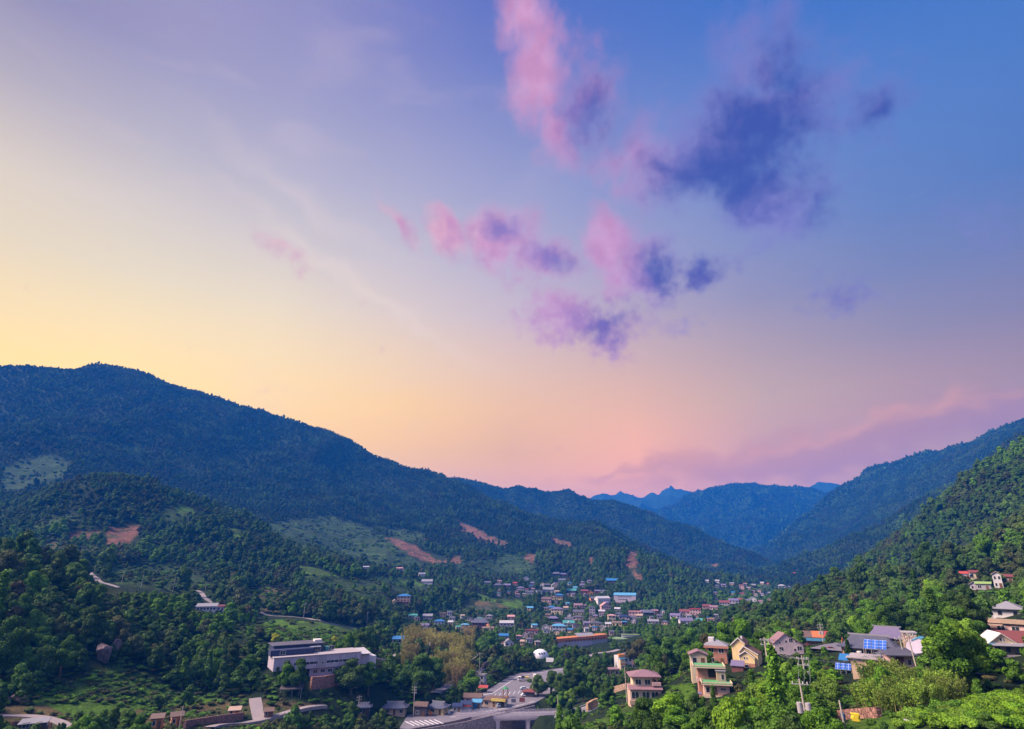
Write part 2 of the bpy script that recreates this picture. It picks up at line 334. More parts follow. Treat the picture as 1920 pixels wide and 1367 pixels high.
def build_mesh(name, V, F, mat=None, parent=None, smooth=False, mats=None, mi=None):
    me = bpy.data.meshes.new(name)
    V = np.asarray(V, np.float32).reshape(-1, 3)
    if isinstance(F, np.ndarray) and F.ndim == 2:
        k = F.shape[1]; me.vertices.add(len(V)); me.vertices.foreach_set('co', V.ravel())
        me.loops.add(F.size); me.loops.foreach_set('vertex_index', F.astype(np.int32).ravel())
        me.polygons.add(len(F)); me.polygons.foreach_set('loop_start', np.arange(0, F.size, k, dtype=np.int32))
        me.polygons.foreach_set('loop_total', np.full(len(F), k, np.int32)); me.update(calc_edges=True)
    else: me.from_pydata([tuple(map(float, v)) for v in V], [], F); me.update()
    for m in (mats or [mat]):
        if m is not None: me.materials.append(m)
    if mi is not None: me.polygons.foreach_set('material_index', np.asarray(mi, np.int32))
    if smooth: me.polygons.foreach_set('use_smooth', np.ones(len(me.polygons), bool))
    o = bpy.data.objects.new(name, me); C.objects.link(o)
    if parent is not None: o.parent = parent
    return o
def tag(o, label=None, cat=None, group=None, kind=None):
    if label: o['label'] = label
    if cat: o['category'] = cat
    if group: o['group'] = group
    if kind: o['kind'] = kind
    return o
# ---- materials
class NB:
    def __init__(s, name):
        s.m = bpy.data.materials.new(name); s.m.use_nodes = True; s.t = s.m.node_tree; s.t.nodes.clear()
        s.out = s.n('ShaderNodeOutputMaterial'); s.b = s.n('ShaderNodeBsdfPrincipled'); s.l(s.b.outputs[0], s.out.inputs[0])
    def n(s, t, **k):
        x = s.t.nodes.new(t)
        for a, b in k.items(): setattr(x, a, b)
        return x
    def l(s, a, b): s.t.links.new(a, b)
    def val(s, x, sock):
        if isinstance(x, (int, float, tuple)): sock.default_value = x
        else: s.l(x, sock)
    def mix(s, f, a, b, bt='MIX'):
        n = s.n('ShaderNodeMix', data_type='RGBA', blend_type=bt); s.val(f, n.inputs[0]); s.val(a, n.inputs[6]); s.val(b, n.inputs[7]); return n.outputs[2]
    def noise(s, scale, detail=4, rough=.55, vec=None, sc=None, what='Fac'):
        n = s.n('ShaderNodeTexNoise'); n.inputs['Scale'].default_value = scale; n.inputs['Detail'].default_value = detail; n.inputs['Roughness'].default_value = rough
        if vec is None: vec = s.n('ShaderNodeNewGeometry').outputs['Position'] if not hasattr(s, 'vec') else s.vec
        if sc:
            m = s.n('ShaderNodeMapping'); m.inputs[3].default_value = sc; s.l(vec, m.inputs[0]); vec = m.outputs[0]
        s.l(vec, n.inputs['Vector']); return n.outputs[what]
    def rng(s, x, a, b, c=0.0, d=1.0):
        n = s.n('ShaderNodeMapRange'); s.l(x, n.inputs[0])
        for i, q in enumerate((a, b, c, d)): n.inputs[i+1].default_value = q
        return n.outputs[0]
    def math(s, op, a, b=0.0):
        n = s.n('ShaderNodeMath', operation=op); s.val(a, n.inputs[0]); s.val(b, n.inputs[1]); return n.outputs[0]
    def bump(s, h, st=.5, dist=.1):
        n = s.n('ShaderNodeBump'); n.inputs['Strength'].default_value = st; n.inputs['Distance'].default_value = dist; s.l(h, n.inputs['Height']); s.l(n.outputs[0], s.b.inputs['Normal'])
    def fin(s, c, rough=.85, spec=.2, metal=0.0):
        s.val(c, s.b.inputs['Base Color']); s.val(rough, s.b.inputs['Roughness']); s.b.inputs['Specular IOR Level'].default_value = spec; s.b.inputs['Metallic'].default_value = metal
        return s.m
def c4(r, g, b): return (r, g, b, 1.0)

# ground sheet: polar grid, fine in front of the camera
azs = np.concatenate([np.arange(-180, -52, 3.0), np.arange(-52, 52, 0.14), np.arange(52, 180, 3.0)])
rs = [12.0]
while rs[-1] < 14500: rs.append(rs[-1]*(1.0105 if rs[-1] < 5000 else 1.018))
rs = np.array(rs); NA, NR = len(azs), len(rs)
AZ, RR = np.meshgrid(np.radians(azs), rs); GX, GY = RR*np.sin(AZ), RR*np.cos(AZ)
GZ = height(GX, GY)
GZ = np.where(RR > 10500, GZ*0+np.minimum(GZ, 260), GZ)
GZ = np.where(GZ > 805, 805+20*np.tanh((GZ-805)/20), GZ)
PU, PV = topix(GX, GY, GZ)
FRONT = (np.abs(np.degrees(AZ)) < 52)
ELG = np.arctan2(GZ-CAMZ, RR); CMX = np.maximum.accumulate(ELG, axis=0)
VIS = (CMX-ELG) < 0.012
# land cover painted by outline: soil 1, grass 2, terrace 3, bare gravel 4, brown slope 5
COVER = [
 (3,[(560,1075),(640,1085),(720,1080),(740,1100),(700,1112),(600,1105)],500,1100),(2,[(545,1060),(600,1068),(640,1082),(570,1078)],500,1100),(3,[(60,985),(130,965),(150,985),(100,998),(60,1005)],600,1200),(3,[(280,960),(330,955),(360,985),(310,990)],600,1200),(2,[(430,1225),(480,1205),(520,1215),(500,1240),(450,1250)],250,430),
 (3,[(850,1060),(960,1040),(1010,1062),(1000,1080),(900,1085),(850,1075)],900,1400),(3,[(640,1110),(720,1115),(735,1135),(660,1140)],450,800),(5,[(455,1110),(520,1100),(560,1118),(520,1150),(460,1145)],400,700),
 (3,[(1700,1080),(1790,1095),(1800,1120),(1720,1125),(1690,1105)],330,520),(2,[(1790,1120),(1860,1125),(1850,1140),(1795,1140)],300,450),(5,[(690,1200),(720,1215),(745,1245),(710,1250),(690,1235)],280,420),(2,[(1245,1285),(1300,1280),(1310,1330),(1260,1335)],140,220),
 (1,[(200,990),(262,985),(262,1002),(238,1018),(215,1026),(200,1018)],500,1100),(1,[(120,1000),(190,996),(190,1012),(160,1012),(118,1022)],500,1100),(5,[(140,1030),(186,1024),(180,1048),(150,1052)],500,1100),(5,[(75,1020),(100,1008),(118,1022),(80,1040)],500,1100),
 (1,[(722,1012),(740,1003),(775,1020),(800,1038),(835,1056),(800,1053),(750,1035),(728,1028)],900,1500),(1,[(832,1050),(865,1038),(868,1050),(850,1064),(835,1060)],900,1500),
 (1,[(853,974),(875,982),(915,1004),(960,1022),(950,1028),(905,1018),(868,996)],900,1900),(1,[(1028,1007),(1068,1017),(1071,1030),(1045,1024)],900,1700),(1,[(1176,1033),(1197,1035),(1192,1064),(1175,1062)],800,1400),
 (1,[(1188,1068),(1206,1084),(1202,1091),(1186,1078)],800,1400),(1,[(1100,1050),(1120,1042),(1118,1054),(1105,1062)],800,1400),(1,[(985,1040),(1008,1040),(1000,1056),(985,1052)],900,1500),(1,[(1325,1052),(1348,1048),(1346,1070),(1328,1066)],1000,2000),
 (1,[(0,905),(18,905),(10,915),(0,916)],1000,1700),(5,[(22,893),(60,890),(50,905),(22,905)],1000,1700),(5,[(1385,1095),(1440,1098),(1440,1112),(1395,1112)],900,1900),(1,[(108,932),(106,945),(112,940)],0,1),
 (3,[(0,878),(100,850),(132,872),(110,905),(60,912),(30,925),(0,930)],1000,1800),(3,[(480,985),(560,975),(620,968),(690,990),(730,1015),(790,1056),(790,1075),(690,1062),(600,1045),(520,1015)],800,1500),
 (3,[(690,985),(790,1000),(800,1020),(770,1020),(720,1000)],1000,1600),(3,[(205,1062),(300,1058),(345,1068),(392,1088),(400,1125),(330,1108),(240,1100),(200,1090)],430,720),(2,[(325,945),(350,948),(375,968),(340,970)],600,1100),
 (2,[(400,998),(440,990),(470,1005),(440,1010)],600,1100),(3,[(735,1084),(780,1088),(835,1108),(800,1112),(740,1108)],650,1100),(2,[(735,1084),(780,1088),(800,1098),(740,1098)],650,1100),(2,[(868,1116),(895,1112),(930,1124),(975,1124),(992,1136),(960,1142),(900,1127)],650,1000),
 (5,[(888,1128),(935,1128),(962,1146),(905,1152)],650,1000),(2,[(830,1100),(858,1104),(872,1120),(850,1120)],650,1000),(2,[(435,1178),(520,1162),(640,1170),(692,1190),(702,1218),(600,1206),(500,1198),(430,1202)],350,560),(2,[(570,1190),(690,1200),(700,1215),(620,1220),(560,1205)],330,560),
 (2,[(60,1310),(110,1290),(170,1262),(225,1245),(300,1282),(350,1300),(420,1310),(330,1335),(130,1345),(70,1330)],200,330),(2,[(1495,1125),(1548,1112),(1542,1136),(1430,1147),(1380,1140),(1330,1140)],700,1000),
 (3,[(1330,1133),(1400,1136),(1420,1150),(1340,1150)],650,1000),(2,[(1560,1312),(1632,1300),(1640,1332),(1575,1342)],90,170),(2,[(1595,1340),(1700,1336),(1690,1367),(1590,1367)],80,150),(3,[(1670,1372),(1700,1348),(1800,1325),(1925,1300),(1925,1372)],70,150),
 (2,[(1090,1330),(1150,1302),(1260,1310),(1280,1360),(1100,1372)],120,230),(5,[(30,1318),(90,1325),(130,1345),(130,1367),(0,1367),(0,1318)],200,260),(4,[(870,1134),(960,1140),(1100,1150),(1110,1190),(980,1200),(880,1195),(760,1190),(760,1170)],500,760),
 (5,[(240,1335),(450,1310),(560,1320),(680,1300),(690,1330),(450,1367),(240,1367)],200,300),(4,[(1260,1160),(1370,1160),(1370,1180),(1260,1178)],500,760),(5,[(590,1272),(640,1275),(640,1300),(590,1295)],200,300)]
cov = np.zeros(GX.shape, np.int32)
jx = PU+7*fbm(GX/14, GY/14, 3, 71); jy = PV+5*fbm(GX/14, GY/14, 3, 77)
for (k, poly, r0, r1) in COVER:
    m = FRONT & (RR > r0) & (RR < r1) & inpoly(jx, jy, poly); cov[m] = k
OPEN = cov > 0
V = np.c_[GX.ravel(), GY.ravel(), GZ.ravel()]
i0 = (np.arange(NR-1)[:, None]*NA+np.arange(NA-1)[None]).ravel()
F = np.c_[i0, i0+1, i0+NA+1, i0+NA][:, ::-1]
g = NB('ground'); gv = g.n('ShaderNodeNewGeometry').outputs['Position']; g.vec = gv
at = g.n('ShaderNodeAttribute', attribute_name='cover').outputs['Color']; sp = g.n('ShaderNodeSeparateColor'); g.l(at, sp.inputs[0])
n1 = g.noise(.05, 6, .6); n2 = g.noise(.6, 5, .6)
forest = g.mix(g.rng(n1, .35, .65), c4(.012,.026,.014), c4(.03,.045,.018))
grass = g.mix(g.rng(n2, .35, .65), c4(.05,.12,.014), c4(.10,.19,.02)); grass = g.mix(g.rng(n1, .45, .6), grass, c4(.05,.085,.022))
soil = g.mix(g.rng(n2, .3, .7), c4(.15,.065,.045), c4(.25,.12,.085)); soil = g.mix(g.rng(g.noise(.10, 6, .7), .46, .56), soil, c4(.06,.065,.03)); soil = g.mix(g.rng(g.noise(.05, 4, .7), .5, .7), soil, c4(.15,.055,.045))
wv = g.n('ShaderNodeTexWave', wave_type='BANDS', bands_direction='Z'); wv.inputs['Scale'].default_value = .14; wv.inputs['Distortion'].default_value = 1.0; wv.inputs['Detail'].default_value = 3; wv.inputs['Detail Scale'].default_value = .6; g.l(gv, wv.inputs['Vector'])
terr = g.mix(g.rng(wv.outputs['Fac'], .1, .5), c4(.03,.05,.016), c4(.07,.13,.022)); w5 = g.n('ShaderNodeTexWave', wave_type='BANDS', bands_direction='Z'); w5.inputs['Scale'].default_value = .05; w5.inputs['Distortion'].default_value = 2.0; w5.inputs['Detail'].default_value = 3; w5.inputs['Detail Scale'].default_value = .15; g.l(gv, w5.inputs['Vector'])
terr = g.mix(g.rng(w5.outputs['Fac'], .05, .35, .75, 0), terr, c4(.022,.032,.014)); terr = g.mix(g.rng(g.noise(.03, 5, .7), .5, .58), terr, c4(.035,.06,.022)); terr = g.mix(g.rng(n1, .4, .62), terr, c4(.045,.075,.03))
brown = g.mix(g.rng(n2, .35, .65), c4(.10,.075,.035), c4(.15,.11,.06)); brown = g.mix(g.rng(n1, .45, .55), brown, c4(.05,.07,.025))
gray = g.mix(g.rng(n2, .3, .7), c4(.07,.075,.06), c4(.10,.10,.08)); gray = g.mix(g.rng(n1, .42, .5), gray, c4(.035,.06,.02))
cl = g.mix(sp.outputs[0], forest, soil); cl = g.mix(sp.outputs[1], cl, grass); terr = g.mix(g.rng(g.noise(.02, 6, .7), .40, .60, 0, .85), terr, c4(.020,.042,.016)); cl = g.mix(sp.outputs[2], cl, terr)
at2 = g.n('ShaderNodeAttribute', attribute_name='cover2').outputs['Color']; sp2 = g.n('ShaderNodeSeparateColor'); g.l(at2, sp2.inputs[0])
cl = g.mix(sp2.outputs[0], cl, brown); cl = g.mix(sp2.outputs[1], cl, gray)
# distant slopes: the canopy's own mottling, metres across
n3 = g.noise(.045, 7, .72); n4 = g.noise(.009, 4, .6)
fc = g.mix(g.rng(n3, .38, .62), c4(.010,.028,.014), c4(.024,.052,.020)); fc = g.mix(g.rng(n4, .42, .6), fc, c4(.020,.042,.018))
cl = g.mix(sp2.outputs[2], cl, fc)
g.bump(g.noise(.05, 8, .75), 1.0, 9.0)
GROUND = build_mesh('ground', V, F, g.fin(cl, .95, .1), smooth=True)
tag(GROUND, kind='structure')
farw = ss((RR-2200)/800)
for nm, ks, ex in (('cover', (1, 2, 3), None), ('cover2', (5, 4), farw)):
    ca = GROUND.data.color_attributes.new(nm, 'FLOAT_COLOR', 'POINT'); arr = np.zeros((cov.size, 4), np.float32); arr[:, 3] = 1
    for i, k in enumerate(ks): arr[:, i] = (cov.ravel() == k)
    if ex is not None: arr[:, 2] = ex.ravel()
    ca.data.foreach_set('color', arr.ravel())
def hgrid(x, y):
    """bilinear lookups in the ground sheet (front sector)"""
    a = np.degrees(np.arctan2(x, y)); r = np.hypot(x, y)
    fa = np.interp(a, azs, np.arange(NA)); fr = np.interp(r, rs, np.arange(NR))
    ia = np.clip(fa.astype(int), 0, NA-2); ir = np.clip(fr.astype(int), 0, NR-2); ta, tr = fa-ia, fr-ir
    z = (GZ[ir, ia]*(1-ta)+GZ[ir, ia+1]*ta)*(1-tr)+(GZ[ir+1, ia]*(1-ta)+GZ[ir+1, ia+1]*ta)*tr
    return z, VIS[ir, ia] | VIS[ir+1, ia+1], cov[ir, ia]
# ------------------------------------------------------------------ building kit
def site(u, v, r):
    """where a line of sight meets the ground near an expected distance"""
    try: c = cast(u, v, r*.72, r*1.5)
    except ValueError: return atr(u, v, r)
    return c if abs(math.hypot(c[0], c[1])/r-1) < .27 else atr(u, v, r)
SIGHT, KEEPOFF, KEEPPOLY, HANDTREES = [], [([tuple(p) for p in RRAMP], 6)], [PLAZA, RIVER], []
_mats = {}
def paint(name, col, rough=.8, kind='wall', spec=.25, metal=0.0):
    if name in _mats: return _mats[name]
    m = NB(name); m.vec = m.n('ShaderNodeTexCoord').outputs['Object']; a = c4(*col); d = c4(*[c*.72 for c in col])
    if kind == 'roof':
        w = m.n('ShaderNodeTexWave', wave_type='BANDS', bands_direction='X'); w.inputs['Scale'].default_value = 1.1; w.inputs['Distortion'].default_value = .2; m.l(m.vec, w.inputs['Vector'])
        c = m.mix(m.rng(w.outputs['Fac'], .2, .7), d, a); c = m.mix(m.rng(m.noise(.9, 5, .7), .45, .8, 0, .7), c, c4(*[x*.55+.02 for x in col])); m.bump(w.outputs['Fac'], .6, .08)
    elif kind == 'tile':
        w = m.n('ShaderNodeTexWave', wave_type='BANDS', bands_direction='X'); w.inputs['Scale'].default_value = 1.6; m.l(m.vec, w.inputs['Vector'])
        w2 = m.n('ShaderNodeTexWave', wave_type='BANDS', bands_direction='Y'); w2.inputs['Scale'].default_value = 1.2; m.l(m.vec, w2.inputs['Vector'])
        c = m.mix(m.rng(w.outputs['Fac'], .1, .6), c4(*[x*.5 for x in col]), a); c = m.mix(m.rng(w2.outputs['Fac'], .0, .25), d, c); c = m.mix(m.rng(m.noise(.6, 5, .7), .5, .8, 0, .6), c, c4(*[x*1.4 for x in col])); m.bump(w.outputs['Fac'], .8, .12)
    elif kind == 'brick':
        b = m.n('ShaderNodeTexBrick'); b.inputs['Scale'].default_value = 3.0; b.inputs['Mortar Size'].default_value = .03; mp_ = m.n('ShaderNodeMapping'); mp_.inputs[2].default_value = (math.radians(90), 0, 0); m.l(m.vec, mp_.inputs[0]); m.l(mp_.outputs[0], b.inputs['Vector'])
        b.inputs['Color1'].default_value = a; b.inputs['Color2'].default_value = d; b.inputs['Mortar'].default_value = c4(*[min(1, x*1.25+.05) for x in col]); c = m.mix(m.rng(m.noise(.5, 4), .4, .8, 0, .5), b.outputs['Color'], d)
    elif kind == 'stone':
        v = m.n('ShaderNodeTexVoronoi'); v.inputs['Scale'].default_value = 1.6; m.l(m.vec, v.inputs['Vector']); c = m.mix(v.outputs['Color'], d, c4(*[min(1, x*1.35) for x in col]), 'MIX'); v2 = m.n('ShaderNodeTexVoronoi', feature='DISTANCE_TO_EDGE'); v2.inputs['Scale'].default_value = 1.6; m.l(m.vec, v2.inputs['Vector'])
        sc_ = m.n('ShaderNodeSeparateColor'); m.l(v.outputs['Color'], sc_.inputs[0]); c = m.mix(sc_.outputs[0], d, c4(*[min(1, x*1.3) for x in col])); c = m.mix(m.rng(v2.outputs['Distance'], .0, .12, 1, 0), c, c4(*[x*.25 for x in col])); m.bump(v2.outputs['Distance'], .8, .3)
    else:
        c = m.mix(m.rng(m.noise(.7, 5, .65), .42, .8, 0, .8), a, d); c = m.mix(m.rng(m.noise(1.0, 4, .6, None, (2.5, 2.5, .25)), .52, .8, 0, .5), c, c4(*[x*.5 for x in col]))
    _mats[name] = m.fin(c, rough, spec, metal); return _mats[name]
WALL = {k: paint('wall_'+k, v) for k, v in dict(white=(.50,.47,.50), cream=(.56,.44,.31), yellow=(.62,.46,.24), pink=(.52,.33,.32), lilac=(.36,.31,.38), gray=(.27,.26,.29), tan=(.42,.30,.22), blue=(.20,.28,.42), dark=(.07,.06,.07), maroon=(.16,.06,.06), orange=(.55,.20,.06)).items()}
WALL['brick'] = paint('wall_brick', (.33,.15,.11), kind='brick'); WALL['palebrick'] = paint('wall_pale_brick', (.50,.33,.27), kind='brick'); WALL['stone'] = paint('wall_stone', (.30,.24,.20), kind='stone')
ROOF = {k: paint('roof_'+k, v, .45, 'roof') for k, v in dict(blue=(.03,.16,.40), sky=(.10,.32,.52), teal=(.07,.28,.26), red=(.42,.07,.06), orange=(.5,.16,.06), brown=(.16,.10,.085), maroon=(.20,.06,.06), green=(.05,.26,.12), lime=(.32,.46,.16), white=(.46,.44,.48), gray=(.26,.25,.29), violet=(.17,.14,.25), navy=(.02,.035,.10), mauve=(.26,.15,.18), pink=(.55,.28,.28)).items()}
ROOF['slate'] = paint('roof_slate', (.12,.115,.16), .6, 'tile'); ROOF['bluetile'] = paint('roof_blue_grey_tile', (.13,.135,.20), .5, 'tile'); ROOF['tan'] = paint('roof_tan', (.42,.30,.24), .8, 'roof')
GLASS = NB('window_glass').fin(c4(.025,.03,.045), .12, .6); TRIM = paint('white_trim', (.60,.56,.55)); DOORM = paint('door_wood', (.14,.07,.04)); CONC = paint('concrete', (.34,.31,.33)); METAL = paint('galvanised_metal', (.36,.36,.38), .45, metal=.5)
BLACK = paint('black_rubber', (.015,.015,.017)); WOODM = paint('timber', (.25,.11,.05)); POLEM = paint('pole_concrete', (.40,.34,.30)); SHADEM = paint('painted_interior_shade', (.015,.014,.016))  # last one: near-black paint standing for the shade inside openings
class MB:
    def __init__(s): s.V, s.F = [], []
    def box(s, x0, x1, y0, y1, z0, z1):
        o = len(s.V); s.V += [(x, y, z) for z in (z0, z1) for y in (y0, y1) for x in (x0, x1)]
        s.F += [[o, o+2, o+3, o+1], [o+4, o+5, o+7, o+6], [o, o+1, o+5, o+4], [o+2, o+6, o+7, o+3], [o, o+4, o+6, o+2], [o+1, o+3, o+7, o+5]]; return s
    def prism(s, prof, a0, a1, axis='y'):
        """a closed profile in (x,z) swept along y, or in (y,z) swept along x, or in (x,y) swept along z"""
        o, n = len(s.V), len(prof)
        for a in (a0, a1):
            for p, q in prof: s.V.append((p, a, q) if axis == 'y' else (a, p, q) if axis == 'x' else (p, q, a))
        s.F += [[o+i, o+(i+1) % n, o+n+(i+1) % n, o+n+i] for i in range(n)]+[[o+i for i in range(n)][::-1], [o+n+i for i in range(n)]]; return s
    def hull(s, V, F): o = len(s.V); s.V += [tuple(map(float, v)) for v in V]; s.F += [[i+o for i in f] for f in F]; return s
    def cyl(s, x, y, z0, z1, r0, r1=None, n=10):
        r1 = r0 if r1 is None else r1; V = [(x+math.cos(6.2832*k/n)*r, y+math.sin(6.2832*k/n)*r, z) for z, r in ((z0, r0), (z1, r1)) for k in range(n)]
        return s.hull(V, [[k, (k+1) % n, n+(k+1) % n, n+k] for k in range(n)]+[list(range(n))[::-1], list(range(n, 2*n))])
    def tube(s, pts, r, n=5):
        V, F = [], []; tube(V, F, pts, [r]*len(pts), n); return s.hull(V, F)
    def done(s, name, mat, parent=None, loc=None):
        o = build_mesh(name, s.V, s.F, mat, parent); bm = bmesh.new(); bm.from_mesh(o.data); bmesh.ops.recalc_face_normals(bm, faces=bm.faces); bm.to_mesh(o.data); bm.free()
        if loc: o.location = loc
        return o
def tube(V, F, pts, rad, n=6):
    pts = [np.array(p, float) for p in pts]; o = len(V)
    for i, p in enumerate(pts):
        d = pts[min(i+1, len(pts)-1)]-pts[max(i-1, 0)]; d = d/(np.linalg.norm(d)+1e-9); a = np.cross(d, [0.31, .95, 0.12]); a /= np.linalg.norm(a)+1e-9; b = np.cross(d, a)
        for k in range(n): t = 2*math.pi*k/n; V.append(tuple(p+(a*math.cos(t)+b*math.sin(t))*rad[i]))
    for i in range(len(pts)-1):
        for k in range(n): F.append([o+i*n+k, o+i*n+(k+1) % n, o+(i+1)*n+(k+1) % n, o+(i+1)*n+k])
    F.append([o+k for k in range(n)][::-1]); F.append([o+(len(pts)-1)*n+k for k in range(n)])
def pdep(P): return P[1]*math.cos(PITCH)+(P[2]-CAMZ)*math.sin(PITCH)
def mpp(P): return pdep(P)/FPX     # metres per photo pixel at P
def thing(name, label, cat, P, yaw=0.0, group=None):
    e = bpy.data.objects.new(name, None); C.objects.link(e); e.location = tuple(map(float, P)); e.empty_display_size = 1
    e.rotation_euler = (0, 0, -math.atan2(P[0], P[1])+math.radians(yaw)); tag(e, label, cat, group, 'thing'); return e
def sight(P, u0, u1, v0, v1, pad=4): SIGHT.append((u0, u1, v0, v1, math.hypot(P[0], P[1]), pad))
def keep(P, rad): KEEPPOLY.append([(P[0]+rad*math.cos(a), P[1]+rad*math.sin(a)) for a in np.linspace(0, 6.2832, 9)[:-1]])
def win(e, x, z, w, h, y, side='f', sub=True, arch=False):
    """one window: a raised frame, and its glass as a sub-part"""
    t = .06
    if side == 'f': fb = lambda m, x0, x1, z0, z1, o0, o1: m.box(x0, x1, y-o1, y-o0, z0, z1)
    elif side == 'b': fb = lambda m, x0, x1, z0, z1, o0, o1: m.box(x0, x1, y+o0, y+o1, z0, z1)
    elif side == 'l': fb = lambda m, x0, x1, z0, z1, o0, o1: m.box(y-o1, y-o0, x0, x1, z0, z1)
    else: fb = lambda m, x0, x1, z0, z1, o0, o1: m.box(y+o0, y+o1, x0, x1, z0, z1)
    if not sub: m = MB(); fb(m, x-w/2, x+w/2, z, z+h, .0, .05); return m.done('window', GLASS, e)
    m = MB(); f = .09
    fb(m, x-w/2-f, x+w/2+f, z-f, z, -.02, t); fb(m, x-w/2-f, x+w/2+f, z+h, z+h+f, -.02, t); fb(m, x-w/2-f, x-w/2, z, z+h, -.02, t); fb(m, x+w/2, x+w/2+f, z, z+h, -.02, t)
    if w > 1.3: fb(m, x-.035, x+.035, z, z+h, -.02, t-.01)
    o = m.done('window', TRIM, e); m = MB(); fb(m, x-w/2, x+w/2, z, z+h, -.02, .02); m.done('pane', GLASS, o); return o
def roof_gable(e, w, d, z, rise, mat, ov=.5, ridge='x', name='roof'):
    m = MB(); t = .18
    if ridge == 'x': m.prism([(-d/2-ov, z-.12), (0, z+rise), (d/2+ov, z-.12), (d/2+ov, z-.12+t), (0, z+rise+t), (-d/2-ov, z-.12+t)], -w/2-ov, w/2+ov, 'x')
    else: m.prism([(-w/2-ov, z-.12), (0, z+rise), (w/2+ov, z-.12), (w/2+ov, z-.12+t), (0, z+rise+t), (-w/2-ov, z-.12+t)], -d/2-ov, d/2+ov, 'y')
    return m.done(name, mat, e)
def gable_fill(m, w, d, z, rise, ridge='x'):
    if ridge == 'x': m.prism([(-d/2, z), (0, z+rise), (d/2, z)], -w/2, w/2, 'x')
    else: m.prism([(-w/2, z), (0, z+rise), (w/2, z)], -d/2, d/2, 'y')
def roof_hip(e, w, d, z, rise, mat, ov=.6, name='roof', cx=0, cy=0):
    a, b = w/2+ov, d/2+ov; r = max(.2, a-b) if a > b else .2; r2 = 0.2 if a > b else max(.2, b-a)
    V = [(-a, -b, z), (a, -b, z), (a, b, z), (-a, b, z)]+[(-a, -b, z+.18), (a, -b, z+.18), (a, b, z+.18), (-a, b, z+.18)]
    if a > b: V += [(-r, 0, z+rise), (r, 0, z+rise)]; F = [[4, 5, 9, 8], [5, 6, 9], [6, 7, 8, 9], [7, 4, 8]]
    else: V += [(0, -r2, z+rise), (0, r2, z+rise)]; F = [[4, 5, 8], [5, 6, 9, 8], [6, 7, 9], [7, 4, 8, 9]]
    F += [[0, 1, 5, 4], [1, 2, 6, 5], [2, 3, 7, 6], [3, 0, 4, 7], [3, 2, 1, 0]]
    return MB().hull([(x+cx, y+cy, q) for x, y, q in V], F).done(name, mat, e)
def roof_hanok(e, w, d, z, rise, mat, ov=1.2, name='roof'):
    """Korean tiled roof: sweeping concave slopes, lifted corners, small gables under the ridge ends"""
    a, b = w/2+ov, d/2+ov; nx, ny = 24, 16; rl = w/2-.12*w; V = []
    for j in range(ny+1):
        for i in range(nx+1):
            s, t = -1+2*i/nx, -1+2*j/ny; x, y = a*s, b*t
            fy = (1-abs(t)); h = rise*(.55*fy+.45*fy*fy); ex = max(0, (abs(x)-rl)/(a-rl)); hx = rise*(.75 if ex > 0 else 1)*((1-ex)**1.3); h = min(h, hx if ex > 0 else 9e9)
            V.append((x, y, z+h+.45*(abs(s)**5)*(abs(t)**3)))
    q = (nx+1)*(ny+1); V += [(x*.985, y*.985, zz-.3) for x, y, zz in V]
    F = [[j*(nx+1)+i, j*(nx+1)+i+1, (j+1)*(nx+1)+i+1, (j+1)*(nx+1)+i] for j in range(ny) for i in range(nx)]; F += [[q+k for k in f[::-1]] for f in F]
    rim = [i for i in range(nx+1)]+[j*(nx+1)+nx for j in range(1, ny+1)]+[ny*(nx+1)+i for i in range(nx-1, -1, -1)]+[j*(nx+1) for j in range(ny-1, 0, -1)]
    F += [[rim[k], rim[(k+1) % len(rim)], q+rim[(k+1) % len(rim)], q+rim[k]] for k in range(len(rim))]
    r = MB().hull(V, F).done(name, mat, e); MB().prism([(-rl-.3, z+rise-.25), (rl+.3, z+rise-.25), (rl+.5, z+rise+.5), (rl, z+rise+.3), (-rl, z+rise+.3), (-rl-.5, z+rise+.5)], -.2, .2).done('ridge', ROOF['gray'], r); return r
def roof_flat(e, w, d, z, mat, ov=.35, par=.5, name='roof'):
    m = MB(); a, b = w/2+ov, d/2+ov; m.box(-a, a, -b, b, z, z+.22)
    for bx in ((-a, a, -b, -b+.2), (-a, a, b-.2, b), (-a, -a+.2, -b+.2, b-.2), (a-.2, a, -b+.2, b-.2)): m.box(*bx, z+.22, z+.22+par)
    return m.done(name, mat, e)
